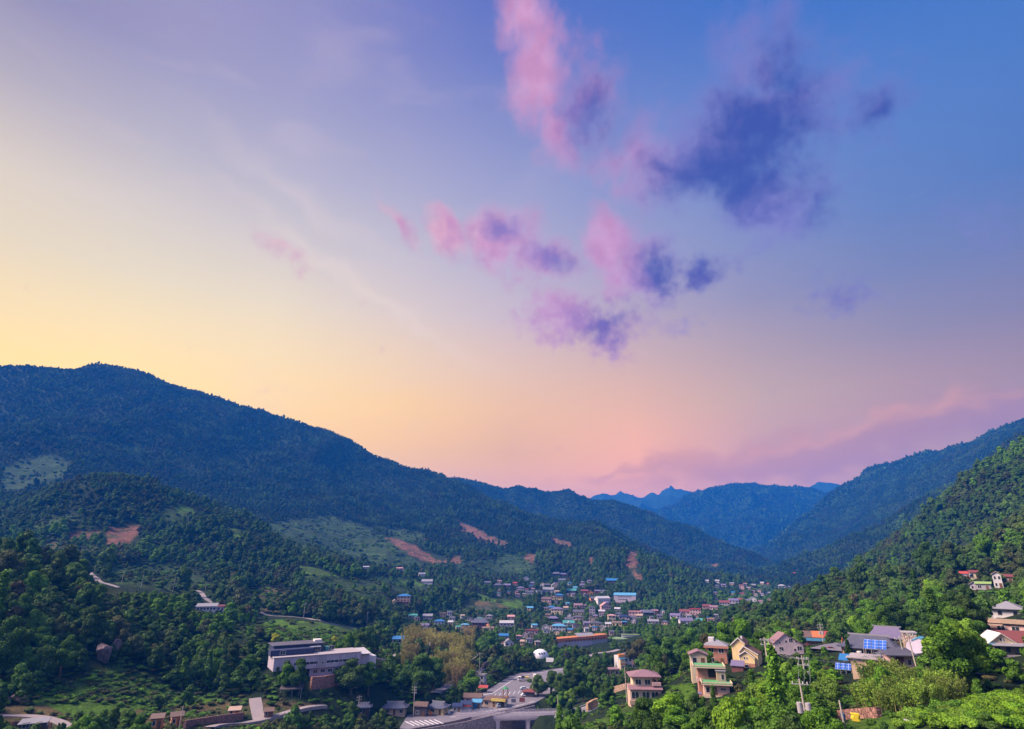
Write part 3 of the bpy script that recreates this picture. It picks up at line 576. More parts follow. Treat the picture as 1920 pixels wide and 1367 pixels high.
def house(u, v, wpx, label, wall='cream', roof='slate', rt='hip', st=1, yaw=0, dr=.75, rise=None, name='village_house', cat='house', P=None, nwin=None, group=None, eaves=None, door=True, sh=2.8, clear=True, cut=0.0):
    P = cast(u, v) if P is None else P
    k = mpp(P); ya = math.radians(abs(yaw)); w = wpx*k/(math.cos(ya)+dr*math.sin(ya)); w = max(w, 3.0); d = w*dr if w*dr > 3 else 3.0; d = min(d, 11+st); H = st*sh; near = math.hypot(P[0], P[1]) < 430
    e = thing(name, label, cat, P, yaw, group)
    rise = rise if rise is not None else {'hip': .2, 'gable': .24, 'gabley': .3, 'hanok': .28, 'flat': 0, 'shed': .12}[rt]*min(w, d if rt != 'gabley' else w)+.25
    m = MB().box(-w/2, w/2, -d/2, d/2, -4.5, H)
    if rt == 'gable': gable_fill(m, w-.1, d-.1, H, rise-.05)
    if rt == 'gabley': gable_fill(m, w-.1, d-.1, H, rise-.05, 'y')
    m.done('wall', WALL[wall], e)
    if rt == 'hip': roof_hip(e, w, d, H, rise, ROOF[roof])
    elif rt == 'gable': roof_gable(e, w, d, H, rise, ROOF[roof])
    elif rt == 'gabley': roof_gable(e, w, d, H, rise, ROOF[roof], ridge='y')
    elif rt == 'hanok': roof_hanok(e, w, d, H, rise, ROOF[roof])
    elif rt == 'shed': MB().prism([(-d/2-.5, H-.05), (d/2+.4, H+rise), (d/2+.4, H+rise+.18), (-d/2-.5, H+.13)], -w/2-.4, w/2+.4, 'x').done('roof', ROOF[roof], e)
    else: roof_flat(e, w, d, H, ROOF[roof])
    n = nwin or max(2, min(7, int(w/2.9))); ww = min(1.7, w/n*.5)
    for s in range(st):
        for i in range(n):
            x = -w/2+w*(i+.5)/n
            if s == 0 and door and i == n//2:
                o = MB().box(x-.5, x+.5, -d/2-.05, -d/2, 0, 2.1).done('door', DOORM, e)
                if near: MB().box(x+.32, x+.38, -d/2-.1, -d/2-.05, 1.0, 1.12).done('handle', METAL, o)
            else: win(e, x, s*sh+.85, ww, 1.25, -d/2, 'f', near)
        for side in ('l', 'r'):
            if (yaw > 5 and side == 'r') or (yaw < -5 and side == 'l') or near: win(e, 0, s*sh+.9, min(1.5, d*.3), 1.2, -w/2 if side == 'l' else w/2, side, near)
    if clear:
        hp = (H+rise)/k; sight(P, u-wpx*.55, u+wpx*.55, v-hp*.98, v-hp*(.18+cut), 5); keep(P, max(w, d)*.55)
    return e, w, d, H
# ------------------------------------------------------------------ roads and yards
def noisy_road(name, col, cnt=.25):
    m = NB(name); c = m.mix(m.rng(m.noise(.25, 6, .65), .35, .7), c4(*col), c4(*[x*.75 for x in col])); c = m.mix(m.rng(m.noise(4, 3, .6), .4, .7, 0, .5), c, c4(*[x*1.2 for x in col])); return m.fin(c, .8, .3)
ASPH = noisy_road('asphalt', (.15,.135,.165)); CONR = noisy_road('concrete_lane', (.24,.20,.21)); GRAV = noisy_road('gravel', (.40,.36,.37)); LINE = paint('road_paint', (.75,.72,.74))
def strip(name, pts, half, mat, dz=.25, kind='structure', off=0.0, drape=True):
    pts = [np.array(p, float) for p in pts]; Q = []
    for a, b in zip(pts[:-1], pts[1:]):
        n = max(2, int(np.linalg.norm(b-a)/2.5)); Q += [a+(b-a)*i/n for i in range(n)]
    Q.append(pts[-1]); Q = np.array(Q)
    for _ in range(6): Q[1:-1] = (Q[:-2]+Q[2:]+2*Q[1:-1])/4
    t = np.gradient(Q[:, :2], axis=0); t /= np.linalg.norm(t, axis=1, keepdims=True); nrm = np.c_[-t[:, 1], t[:, 0]]
    L_ = Q[:, :2]+nrm*(off+half); R_ = Q[:, :2]+nrm*(off-half)
    zc = Q[:, 2] if not drape else np.maximum(np.maximum(height(L_[:, 0], L_[:, 1]), height(R_[:, 0], R_[:, 1])), height(Q[:, 0], Q[:, 1]))
    z = zc+dz; n = len(Q); V = np.concatenate([np.c_[L_, z], np.c_[R_, z], np.c_[L_, z-1.2], np.c_[R_, z-1.2]]); F = []
    for i in range(n-1): F += [[i, i+1, n+i+1, n+i], [i, 2*n+i, 2*n+i+1, i+1], [n+i, n+i+1, 3*n+i+1, 3*n+i]]
    o = build_mesh(name, V, F, mat); tag(o, kind=kind); return o, Q
def lane(pix, half, mat=CONR, name='lane', dz=.2):
    pts = [cast(u, v) for u, v in pix]; strip(name, pts, half, mat, dz)
    KEEPOFF.append(([tuple(p) for p in pts], half+.5))
    for a, b in zip(pix[:-1], pix[1:]):
        P = cast((a[0]+b[0])/2, (a[1]+b[1])/2); sight(P, min(a[0], b[0]), max(a[0], b[0])+1, (a[1]+b[1])/2-4, (a[1]+b[1])/2+1, 0)
def slab(name, poly, z, t, mat, kind='structure'):
    o = MB().prism(poly, z-t, z, 'z').done(name, mat); tag(o, kind=kind); return o
slab('road', PLAZA, ROADZ+.06, 1.0, ASPH)
def line(pts, half=.09):
    V, F = [], []; q = [np.array(P2(u, v, ROADZ)) for u, v in pts]
    for a, b in zip(q[:-1], q[1:]):
        d = b-a; n = np.array([-d[1], d[0]])/np.linalg.norm(d)*half; o = len(V); V += [(*(a+n), ROADZ+.068), (*(b+n), ROADZ+.068), (*(b-n), ROADZ+.068), (*(a-n), ROADZ+.068)]; F.append([o, o+1, o+2, o+3])
    return V, F
V, F = [], []
for pts, hf in [([(972,1268),(950,1283),(925,1299)],.12),([(980,1266),(1030,1259),(1078,1251),(1105,1243)],.12),([(905,1303),(925,1300)],.2),([(1000,1297),(1035,1290),(1062,1280)],.1),([(858,1343),(905,1336),(960,1326),(1002,1315)],.12)]+[([(760+i*9,1353+i*-.6),(777+i*9,1361+i*-.6)],.22) for i in range(7)]+[([(930+i*9,1301-i*1.2),(926+i*9,1307-i*1.2)],.08) for i in range(6)]:
    a, b = line(pts, hf); V += a and [tuple(x) for x in a]; F += [[k+len(V)-len(a) for k in f] for f in b]
tag(build_mesh('road_markings', V, F, LINE), kind='structure')
strip('road', RRAMP, 4.2, ASPH, .12, drape=False); strip('road_markings', RRAMP, .1, LINE, .128, off=3.7, drape=False)
for pix, hf, mt in [([(0,1343),(45,1340),(95,1348),(122,1358),(135,1372)],1.6,CONR),([(478,1312),(482,1330),(486,1352)],2.2,CONR),([(392,1366),(440,1357),(486,1351),(540,1338),(610,1328)],1.6,CONR),
        ([(168,1074),(176,1082),(186,1092),(205,1097),(222,1102)],1.8,CONR),([(370,1108),(379,1113),(385,1124),(398,1131)],1.8,CONR),([(488,1148),(502,1155),(560,1158),(580,1160),(600,1165),(630,1172),(668,1179)],1.3,CONR),
        ([(815,1302),(828,1295),(843,1284),(858,1275),(888,1267),(900,1258),(913,1251)],2.4,ASPH),([(1100,1232),(1130,1224),(1160,1219)],2.2,CONR),([(700,1232),(722,1240),(735,1234),(748,1226)],1.6,CONR)]:
    try: lane(pix, hf, mt, 'lane')
    except ValueError as ex: print(ex)
# river bed and water
RB = [np.array(p) for p in RIVER]
slab('river_bed', RIVER, RIVZ-.15+.35, .6, GRAV)
wm = NB('river_water'); wm.vec = wm.n('ShaderNodeNewGeometry').outputs['Position']; wm.bump(wm.noise(1.2, 4), .4, .05); WATER = wm.fin(c4(.02,.04,.05), .08, .6)
P = [P2(u, v, RIVZ+.3) for u, v in [(860,1383),(900,1384),(930,1367),(958,1352),(1000,1340),(1018,1341),(985,1356),(960,1372),(940,1400),(880,1402)]]
slab('water', P, RIVZ+.26, .3, WATER)
# ------------------------------------------------------------------ bridge, walls and rails
def wall_line(name, label, pts, top, bot, t, mat, cat='wall', rail=True):
    e = thing(name, label, cat, (pts[0][0], pts[0][1], top)); e.rotation_euler = (0, 0, 0); o0 = np.array([pts[0][0], pts[0][1], top]); m = MB(); 
    for a, b in zip(pts[:-1], pts[1:]):
        a, b = np.array(a[:2]), np.array(b[:2]); d = (b-a)/np.linalg.norm(b-a); n = np.array([-d[1], d[0]])*t/2; q = [a+n, b+n+d*.1, b-n+d*.1, a-n]
        m.prism([(p[0]-o0[0], p[1]-o0[1]) for p in q], bot-top, 0, 'z')
    m.done('masonry', mat, e); return e, o0
BANK = [P2(u, v, ROADZ) for u, v in [(700,1400),(750,1377),(865,1357),(930,1342),(1003,1325)]]
e, o0 = wall_line('retaining_wall', 'grey stone river wall carrying the road in front of the shops', BANK, ROADZ+.5, RIVZ-1, .7, paint('river_wall_stone', (.24,.20,.22), kind='stone'))
m = MB()
for a, b in zip(BANK[:-1], BANK[1:]):
    a, b = np.array(a), np.array(b); n = int(np.linalg.norm(b-a)/3)
    for i in range(n): p = a+(b-a)*i/n; m.cyl(p[0]-o0[0], p[1]-o0[1], 0, .8, .06, n=5)
    m.tube([(a[0]-o0[0], a[1]-o0[1], .8), (b[0]-o0[0], b[1]-o0[1], .8)], .05)
m.done('railing', paint('rail_brown', (.20,.10,.09)), e)
BR0, BR1 = np.array(P2(862, 1341, ROADZ)), np.array(P2(1048, 1338, ROADZ)); BL = np.linalg.norm(BR1-BR0); BA = math.atan2(*(BR1-BR0)[::-1])
e = bpy.data.objects.new('bridge', None); C.objects.link(e); e.location = (BR0[0], BR0[1], ROADZ); e.rotation_euler = (0, 0, BA); tag(e, 'concrete road bridge with white railings crossing the stony river bed', 'bridge')
BW = 7.0; BRC = paint('bridge_concrete', (.42,.36,.40))
MB().box(-4, BL+2, -BW/2, BW/2, -.9, .10).done('deck', BRC, e)
MB().box(-4, BL+2, -BW/2+.7, BW/2-.7, .10, .106).done('roadway', ASPH, e)
for s in (-1, 1):
    o = MB().box(-2, BL+1, s*(BW/2-.3)-.15, s*(BW/2-.3)+.15, .10, .42).done('kerb', BRC, e)
    m = MB(); n = int(BL/2.1)
    for i in range(n+1): m.box(i*BL/n-.06, i*BL/n+.06, s*(BW/2-.3)-.06, s*(BW/2-.3)+.06, .42, 1.3)
    for z in (.62, .9, 1.2): m.box(0, BL, s*(BW/2-.3)-.04, s*(BW/2-.3)+.04, z, z+.09)
    m.done('railing', paint('rail_white', (.55,.50,.54)), e)
for k in (.08, .38, .68, .97):
    x = BL*k; MB().prism([(x-1.7, -.92), (x+1.7, -.92), (x+.8, -2.4), (x+.6, -12.5), (x-.6, -12.5), (x-.8, -2.4)], -BW/2+.5, BW/2-.5).done('pier', BRC, e)
for s in (-1, 1): MB().box(-3, BL+1, s*(BW/2-.5)-.25, s*(BW/2-.5)+.25, -1.6, -.9).done('girder', BRC, e)
sight((BR0[0], BR0[1], ROADZ), 855, 1052, 1326, 1378, 8); sight((BR0[0], BR0[1], ROADZ), 745, 865, 1343, 1362, 5); sight((*P2(960, 1300, ROADZ), ROADZ), 905, 1105, 1252, 1320, -8); sight((*P2(960, 1276, ROADZ), ROADZ), 940, 1000, 1266, 1316, -3)
# guard rail along the ramp road
def guard(pts, label, h=.75, side=4.6, group=None):
    P = [np.array(p, float) for p in pts]; e = thing('guard_rail', label, 'guard rail', P[0], 0, group); e.rotation_euler = (0, 0, 0); Q = []
    for a, b in zip(P[:-1], P[1:]):
        d = b-a; n = np.array([-d[1], d[0], 0])/np.linalg.norm(d[:2])*side; k = max(1, int(np.linalg.norm(d)/2.5)); Q += [a+n+d*i/k-P[0] for i in range(k)]
    Q = np.array(Q)
    for _ in range(3): Q[1:-1] = (Q[:-2]+Q[2:]+2*Q[1:-1])/4
    m = MB(); [MB().cyl(q[0], q[1], q[2]-.6, q[2]+h, .08, n=6).done('post', METAL, e) for q in Q]
    m = MB(); m.tube([q+np.array([0, 0, h-.05]) for q in Q], .14, 4); m.tube([q+np.array([0, 0, h-.45]) for q in Q], .07, 4); m.done('rail', METAL, e)
guard(RRAMP[:5], 'long grey steel guard rail on the outer edge of the curving road', side=4.6)
guard(RRAMP[:3], 'short steel barrier on the bank side where the bridge meets the road', side=-4.6)
for (u0, u1, v0, v1, r) in [(1052,1115,1320,1350,250),(1080,1140,1305,1345,250),(1120,1175,1296,1316,250),(1150,1180,1290,1300,245)]: sight(atr(u0, v1, r), u0, u1, v0, v1, 0)
def stones(name, label, pix, h, t, mat, lift=.4):
    pts = [cast(u, v) for u, v in pix]; P0 = pts[0]; e = thing(name, label, 'wall', P0); e.rotation_euler = (0, 0, 0); m = MB()
    for a, b in zip(pts[:-1], pts[1:]):
        d = (b-a)[:2]; d /= np.linalg.norm(d); n = np.array([-d[1], d[0]])*t/2; V = []
        for p, zz in ((a, a[2]), (b, b[2])):
            for s in (1, -1):
                for z in (-2, h): V.append((p[0]+n[0]*s-P0[0], p[1]+n[1]*s-P0[1], zz+z-P0[2]))
        m.hull(V, [[0, 1, 3, 2], [4, 6, 7, 5], [0, 4, 5, 1], [2, 3, 7, 6], [1, 5, 7, 3], [0, 2, 6, 4]])
    m.done('masonry', mat, e)
    for a, b in zip(pix[:-1], pix[1:]): sight(P0, min(a[0], b[0]), max(a[0], b[0]), min(a[1], b[1])-h/mpp(P0)*.8, max(a[1], b[1])-1, 2)
    return e
RUB = paint('rubble_stone', (.33,.22,.17), kind='stone'); RUB2 = paint('red_rubble_stone', (.27,.14,.12), kind='stone')
stones('stone_wall', 'tan rubble stone wall beside the arcaded house', [(1152,1298),(1175,1293),(1200,1290)], 2.4, .9, RUB)
stones('stone_wall', 'steep orange-tan stone embankment at the inside of the road bend', [(1101,1336),(1110,1330),(1121,1326)], 3.5, 1.2, paint('ochre_stone', (.42,.26,.15), kind='stone'))
stones('stone_wall', 'reddish dry-stone terrace wall below the long pale building', [(582,1292),(605,1290),(632,1284)], 4.5, 1.2, RUB2)
stones('stone_wall', 'long low reddish stone wall along the lower left lane', [(345,1366),(400,1356),(455,1348)], 2.2, .8, RUB2)
stones('stone_wall', 'low pinkish stone kerb wall at the bottom left corner', [(20,1362),(60,1358),(95,1364)], 1.2, .6, RUB2)
stones('stone_wall', 'dark dry-stone wall above the small yellow sack on the right', [(1565,1350),(1600,1347),(1650,1345)], 1.3, .7, RUB2)

# ------------------------------------------------------------------ notable buildings
def tb(u, v, r, name, label, cat, yaw=0, z=None, sc=None):
    P = atr(u, v, -r) if r and r < 0 else site(u, v, r) if r else cast(u, v)
    if z is not None: P[2] = z
    e = thing(name, label, cat, P, yaw)
    if sc: e.scale = (sc, sc, sc)
    return e, P, mpp(P)
# long pale institute on the left slope
e, P, k = tb(602, 1274, 285, 'institute_building', 'long pale lilac building with strip windows and a navy upper block behind', 'building', 14)
a0, a1 = -88*k, 72*k
MB().box(a0, a1, 0, 14, 4.6, 9.6).done('upper_storey', WALL['lilac'], e)
MB().box(-22*k, 74*k, 1.0, 13.5, -5, 4.6).done('lower_storeys', paint('mauve_wall', (.30,.23,.30)), e)
MB().box(a0-.3, a1+.4, -.3, 14.3, 9.6, 9.9).done('roof', paint('pale_roof', (.32,.28,.30)), e)
for i in range(9):
    x = a0+6+i*(a1-a0-8)/8.2
    if i == 4: MB().box(x-1.6, x+1.6, -.12, 0, 5.0, 9.4).done('panel', WALL['gray'], e); win(e, x+.2, 6.2, .8, .7, -.12)
    else: win(e, x, 6.3, 3.4 if i > 1 else 2.6, 1.0, 0)
for x in (a0+12.4, -2.5, 7.4, 14.5): MB().box(x-.12, x+.12, -.2, 0, 4.6, 9.5).done('pilaster', paint('mauve_wall', (0,0,0)), e)
for i in range(6): win(e, -20*k+2.1+i*3.15, 2.5, 1.9, 1.3, 1.0); win(e, -20*k+2.1+i*3.15, -.9, 1.5, 1.5, 1.0)
for i in range(7): MB().box(-21*k+i*3.15, -21*k+.3+i*3.15, .7, 1.0, -5, 4.6).done('column', WALL['lilac'], e)
MB().box(-22*k-.5, 76*k, -.2, 1.0, -2.7, -2.4).done('ledge', TRIM, e)
b = MB().box(a0+1, 8*k, 9, 21, 9.9, 13.2).box(a0-1, a0+17, 4, 10, 9.9, 12.2).done('upper_block', paint('navy_cladding', (.035,.04,.09)), e)
MB().box(a0+.4, 8*k+.6, 8.6, 21.3, 13.2, 13.5).done('upper_roof', ROOF['slate'], e)
for x in (a0+4, a0+20, a0+26): win(e, x, 10.3, 2.2, 1.6, 4 if x < a0+10 else 9)
MB().box(-18*k, 2*k, 7.5, 9, 12.0, 12.3).done('canopy', TRIM, e); MB().box(-4*k, 10*k, 14, 18, 13.5, 14.3).done('rooftop_unit', TRIM, e); MB().box(14*k, 22*k, 10, 14, 9.9, 11.5).done('rooftop_unit', ROOF['teal'], e)
MB().box(a1-1, a1+5, 3, 13, -3, 8.4).done('side_wing', WALL['lilac'], e); MB().prism([(1.5, 8.4), (13.5, 9.6), (13.5, 9.8), (1.5, 8.6)], a1-1.5, a1+5.5, 'x').done('wing_roof', ROOF['white'], e); MB().box(a1+5, a1+9, 5, 12, -3, 7.0).done('side_wing', WALL['white'], e)
MB().box(70*k-3, 72*k, -1.2, -1.0, 2.6, 4.2).done('banner', paint('lime_banner', (.5,.55,.03)), e)
sight(P, 520, 566, 1208, 1238, 10); sight(P, 560, 640, 1206, 1252, 10); sight(P, 578, 634, 1250, 1290, 6); sight(P, 636, 704, 1212, 1232, 10)
KEEPPOLY.append([(P[0]+x, P[1]+y) for x, y in ((-30, -2), (30, -8), (42, 18), (-24, 26))])
# two-storey house with an arcade
e, P, k = tb(1212, 1313, 182, 'arcaded_house', 'two-storey cream house with mauve tiled roofs and an arcade of arches', 'house', 8, None, .9)
w = 9.6; MB().box(-w/2, w/2, 0, 8, -4, 3.0).done('lower_wall', WALL['palebrick'], e); MB().box(-w/2+1.2, w/2-.6, 1.2, 8, 3.0, 6.3).done('upper_wall', WALL['cream'], e)
MB().prism([(-.9, 2.95), (1.6, 3.9), (1.6, 4.05), (-.9, 3.1)], -w/2-.6, w/2+.4, 'x').done('skirt_roof', ROOF['mauve'], e)
o = roof_hip(e, w-1.0, 7.2, 6.3, 1.6, ROOF['mauve'], .7, cx=.2, cy=4.4)
for i, x in enumerate((-3.9, -2.75, -.6, .55, 2.2, 3.3)):
    n = 10; pr = [(x-.5, .5), (x+.5, .5)]+[(x+.5*math.cos(t), 1.75+.6*math.sin(t)) for t in np.linspace(0, math.pi, n)]; o = MB().prism([(x-.62, .4), (x+.62, .4)]+[(x+.62*math.cos(t), 1.75+.75*math.sin(t)) for t in np.linspace(0, math.pi, n)], -.06, 0).done('arch', TRIM, e); MB().prism(pr, -.09, 0).done('pane', GLASS, o)
for x in (-2.0, .9): win(e, x, 4.1, 1.7, 1.4, 1.2)
win(e, 3.2, 4.1, 1.0, 1.5, 1.2); MB().prism([(2.2, 5.2), (3.4, 6.5), (4.6, 5.2), (4.6, 5.35), (3.4, 6.7), (2.2, 5.35)], .2, 2).done('porch_gable', ROOF['maroon'], e); MB().box(2.2, 4.8, -.1, 1.2, 3.95, 4.9).done('balcony', WALL['pink'], e); win(e, 4, .8, 1.4, 1.3, w/2, 'r'); MB().box(-w/2-.3, w/2+.3, -.35, 0, -1.2, -.05).done('plinth', WALL['tan'], e)
sight(P, 1180, 1245, 1268, 1310, 6); keep(P, 8); keep((P[0]+3, P[1]+5), 7)
# terrace house with green flat roofs
e, P, k = tb(1347, 1305, 150, 'terrace_house', 'stepped brick house with two green flat roof terraces edged in cream', 'house', 5, None, .8)
def terrace(x0, x1, y0, y1, z, nm='terrace'):
    o = MB().box(x0-.7, x1+.7, y0-1.2, y1, z-.25, z).done(nm, paint('terrace_band', (.36,.14,.12)), e); MB().box(x0-.75, x1+.75, y0-1.25, y0-1.05, z-.35, z-.0).box(x0-.75, x1+.75, y0-1.3, y0-1.1, z+.25, z+.5).box(x0-.75, x0-.55, y0-1.1, y1, z, z+.5).box(x1+.55, x1+.75, y0-1.1, y1, z, z+.5).done('parapet', WALL['cream'], o); MB().box(x0-.55, x1+.55, y0-1.05, y1, z, z+.05).done('surface', paint('green_waterproofing', (.09,.28,.12)), o)
MB().box(-3.9, 3.4, 0, 7, -4, 3.1).done('lower_wall', WALL['palebrick'], e); terrace(-3.9, 3.6, 0, 6, 3.35)
MB().box(-5.0, 2.2, 6, 12, -3, 6.9).done('upper_wall', WALL['brick'], e); terrace(-5.6, 2.6, 5.6, 12, 7.1, 'roof_terrace'); MB().box(-1.9, .6, 5.85, 6, 4.0, 6.4).done('recess_shade_panel', SHADEM, e)  # solid dark panel on the wall, painting the shade of a recess
MB().box(.4, 3.0, 3.2, 6.4, 3.4, 6.2).done('stair_tower', WALL['tan'], e); MB().box(.1, 3.2, 2.9, 6.7, 6.2, 6.4).done('stair_roof', ROOF['gray'], e); win(e, 2.1, 3.9, .8, 1.5, 3.2)
win(e, 1.6, 1.6, 1.5, .5, 0); win(e, -2.9, .8, 1.0, 1.5, 0); MB().box(-1.6, -.2, -.08, 0, .1, 2.3).done('door', DOORM, e); MB().box(-5.6, -4.9, 4.2, 6, 3.2, 3.4).box(-5.7, -5.5, 3.9, 6, 3.2, 4.2).box(-5.7, -3.9, 3.8, 4.0, 3.2, 4.0).done('balcony', WALL['pink'], e)
MB().box(-4.6, 4.1, -1.6, 0, -.35, -.15).box(-4.6, 4.1, -1.65, -1.5, -.35, .35).done('porch', WALL['cream'], e); MB().box(-5.8, -4.6, -.5, 3, .2, .4).done('side_canopy', ROOF['violet'], e)
for x in (-.9, .1, 1.0): MB().cyl(x, -.9, -.15, .45, .28, .2).done('planter', paint('terracotta', (.45,.12,.05)), e)
sight(P, 1303, 1382, 1248, 1272, 12); sight(P, 1318, 1376, 1268, 1306, 4); keep(P, 7); keep((P[0], P[1]+7), 8)
house(1310, 1249, 31, 'small cream house with a low red-brown gable roof behind the terrace house', 'cream', 'mauve', 'gabley', 1, 4, .9, .9, P=site(1310, 1247, 190), sh=2.9, name='small_house', cut=.2)
e, w, d, H = house(1347, 1248, 39, 'two-storey red brick house with a pale grey hipped roof', 'brick', 'gray', 'hip', 2, -6, .8, 1.5, P=site(1347, 1246, 192), name='brick_house', sh=2.7)
MB().box(-w/2-.75, w/2+.75, -d/2-.75, -d/2-.55, H-.55, H+.1).done('fascia', WALL['brick'], e); MB().box(-2.2, -.6, -1, 1.5, H+.2, H+2.1).done('chimney', WALL['white'], e)
# tall yellow house with staggered gables
e, P, k = tb(1398, 1252, 185, 'gabled_house', 'tall pale yellow house with three staggered gables and white roof edges', 'house', -12, None, .76)
YW = WALL['yellow']; rf = paint('brown_roof_tile', (.15,.08,.07), kind='roof'); MB().prism([(-4.6, -4), (-4.6, 7.2), (-1.9, 9.6), (.2, 7.9), (.2, -4)], 1.5, 9).done('rear_wall', YW, e)
MB().prism([(-1.6, -4), (-1.6, 5.2), (.0, 7.0), (4.6, 4.6), (4.6, -4)], 0.6, 8).done('middle_wall', YW, e); MB().prism([(-1.7, 1.6), (-1.7, 4.1), (.7, 5.6), (3.6, 3.6), (3.6, 1.6)], -.6, 5).done('front_wall', YW, e); MB().box(-1.7, 3.6, -.55, 5, -4, 1.6).done('brick_base', WALL['brick'], e)
for pr, y0, y1 in (([(-4.95, 7.0), (-1.9, 9.65), (.4, 7.75)], 1.0, 9.4), ([(-1.95, 4.95), (.0, 7.05), (4.95, 4.45)], .1, 8.3), ([(-2.1, 3.9), (.7, 5.65), (3.95, 3.4)], -1.1, 3)):
    o = MB().prism(pr+[(x, z+.22) for x, z in pr[::-1]], y0, y1).done('roof', rf, e); MB().prism([(x, z-.05) for x, z in pr]+[(x, z+.3) for x, z in pr[::-1]], y0-.1, y0-.01).done('bargeboard', TRIM, o)
win(e, .1, 2.9, .55, .75, -.6); win(e, 1.0, 2.9, .4, .75, -.6); win(e, .6, .2, 1.3, .9, -.55); MB().box(-1.7, -1.45, -.68, -.6, -1, 3.6).done('downpipe', TRIM, e); MB().box(-1.6, -.9, 4, 4.8, 8.6, 10.2).done('chimney', WALL['white'], e)
sight(P, 1372, 1430, 1200, 1248, 6); keep(P, 8)
# pale house on the right with small dark windows
e, P, k = tb(1482, 1228, 222, 'gabled_house', 'white and pink gabled house with small dark windows behind the green slope', 'house', 16, None, .76)
MB().prism([(-5.6, -5), (-5.6, 4.2), (-1.2, 7.6), (5.4, 3.8), (5.4, -5)], 0, 8).done('wall', paint('rose_wall', (.52,.40,.42)), e)
pr = [(-6.1, 4.0), (-1.2, 7.75), (5.9, 3.6)]; MB().prism([(-6.2,3.95),(-1.2,7.7),(-.2,7.15),(-.2,7.4),(-1.2,8.0),(-6.2,4.25)], -.4, 8.4).prism([(-.2,7.15),(5.9,3.55),(5.9,3.85),(-.2,7.4)], -.4, 8.4).done('roof', ROOF['mauve'], e)
for x, z, w_, h_ in ((-1.0,4.5,.8,.8),(.9,4.7,1.4,1.3),(2.9,4.6,.6,.9),(-3.2,1.5,1.6,1.3),(2.1,1.4,.9,.9),(3.9,1.7,1.7,1.5),(-3.6,4.2,.6,.6)): win(e, x, z, w_, h_, 0)
win(e, 2.5, 1.6, 1.0, 1.3, -5.6, 'l'); win(e, 5.5, 1.6, 1.0, 1.3, -5.6, 'l'); sight(P, 1453, 1505, 1196, 1224, 6); keep(P, 8)
# temple hall and its solar array
e, P, k = tb(1636, 1232, 205, 'temple_hall', 'large traditional hall with sweeping blue-grey tiled roof and orange timber gable', 'hall', -14, None, .70)
w, d = 17.5, 8.5; MB().box(-w/2, w/2, -d/2, d/2, -4, 3.4).done('wall', paint('ochre_wall', (.48,.22,.10)), e); roof_hanok(e, w, d, 3.3, 4.2, ROOF['bluetile'], 1.5)
for i in range(8): MB().box(-w/2+i*w/7-.14, -w/2+i*w/7+.14, -d/2-.12, -d/2, -.1, 3.3).done('pillar', WOODM, e)
for i in range(7): win(e, -w/2+(i+.5)*w/7, .7, 1.5, 1.7, -d/2)
MB().prism([(-2.3, 3.6), (0, 6.0), (2.3, 3.6)], -w/2-.62, -w/2-.5, 'x').done('gable_panel', paint('orange_timber', (.5,.16,.06)), e)
sight(P, 1588, 1690, 1192, 1222, 5); keep(P, 10)
e, P, k = tb(1668, 1206, 235, 'temple_hall', 'tall violet-roofed hall rising behind the blue-grey temple roof', 'hall', -8, None, .62); w, d = 15, 9
MB().box(-w/2, w/2, -d/2, d/2, -5, 3.0).done('wall', paint('ochre_wall', (0,0,0)), e); roof_hanok(e, w, d, 2.9, 4.6, ROOF['violet'], 1.4)
for i in range(5): win(e, -w/2+(i+.5)*w/5, .7, 1.5, 1.6, -d/2)
sight(P, 1630, 1696, 1180, 1200, 6); keep(P, 8)
e, P, k = tb(1676, 1242, 176, 'gate_pavilion', 'small hall with orange gable and dark tiled wings beside the solar roof', 'pavilion', 20, None, .62); w, d = 8.5, 5
MB().box(-w/2, w/2, -d/2, d/2, -4, 2.8).done('wall', paint('ochre_wall', (0,0,0)), e); roof_hanok(e, w, d, 2.7, 2.2, ROOF['slate'], 1.0); MB().prism([(-1.2, 3.3), (0, 4.4), (1.2, 3.3)], -d/2-.9, -d/2-.75).done('gable_panel', paint('orange_timber', (0,0,0)), e)
for x in (-2.4, 0, 2.4): win(e, x, .6, 1.5, 1.6, -d/2)
sight(P, 1656, 1700, 1218, 1234, 5); keep(P, 5)
SOL = NB('solar_cells'); SOL.vec = SOL.n('ShaderNodeTexCoord').outputs['Object']; bt = SOL.n('ShaderNodeTexBrick'); bt.offset = 0; bt.inputs['Scale'].default_value = 1.0; bt.inputs['Brick Width'].default_value = 1.0; bt.inputs['Row Height'].default_value = 1.0; bt.inputs['Mortar Size'].default_value = .035; bt.inputs['Color1'].default_value = c4(.03,.09,.36); bt.inputs['Color2'].default_value = c4(.035,.11,.40); bt.inputs['Mortar'].default_value = c4(.40,.45,.6); SOL.l(SOL.vec, bt.inputs['Vector']); SOLM = SOL.fin(bt.outputs['Color'], .25, .6)
def solar(u, v, r, wpx, hpx, nx, label, base=None, yaw=-6):
    e, P, k = tb(u, v, r, 'solar_array', label, 'solar panels', yaw); w = wpx*k; h = hpx*k*1.75; n = nx
    for i in range(n):
        o = build_mesh('solar_panel', *(lambda m: (m.V, m.F))(MB().box(-w/2/n+.06, w/2/n-.06, 0, h, 0, .08)), SOLM, e); o.location = (-w/2+w*(i+.5)/n, 0, .9); o.rotation_euler = (math.radians(32), 0, 0)
    m = MB()
    for i in range(n+1): x = -w/2+w*i/n; m.box(x-.05, x+.05, .1, .2, -1, 1.0); m.box(x-.05, x+.05, h*.8, h*.8+.1, -1, .85+h*.5); m.tube([(x, 0, .86), (x, h*.84, .82+h*.53)], .04)
    m.done('support_frame', METAL, e); sight(P, u-wpx*.55, u+wpx*.55, v-hpx*1.15, v+1, 3); return e, P, k, w, h
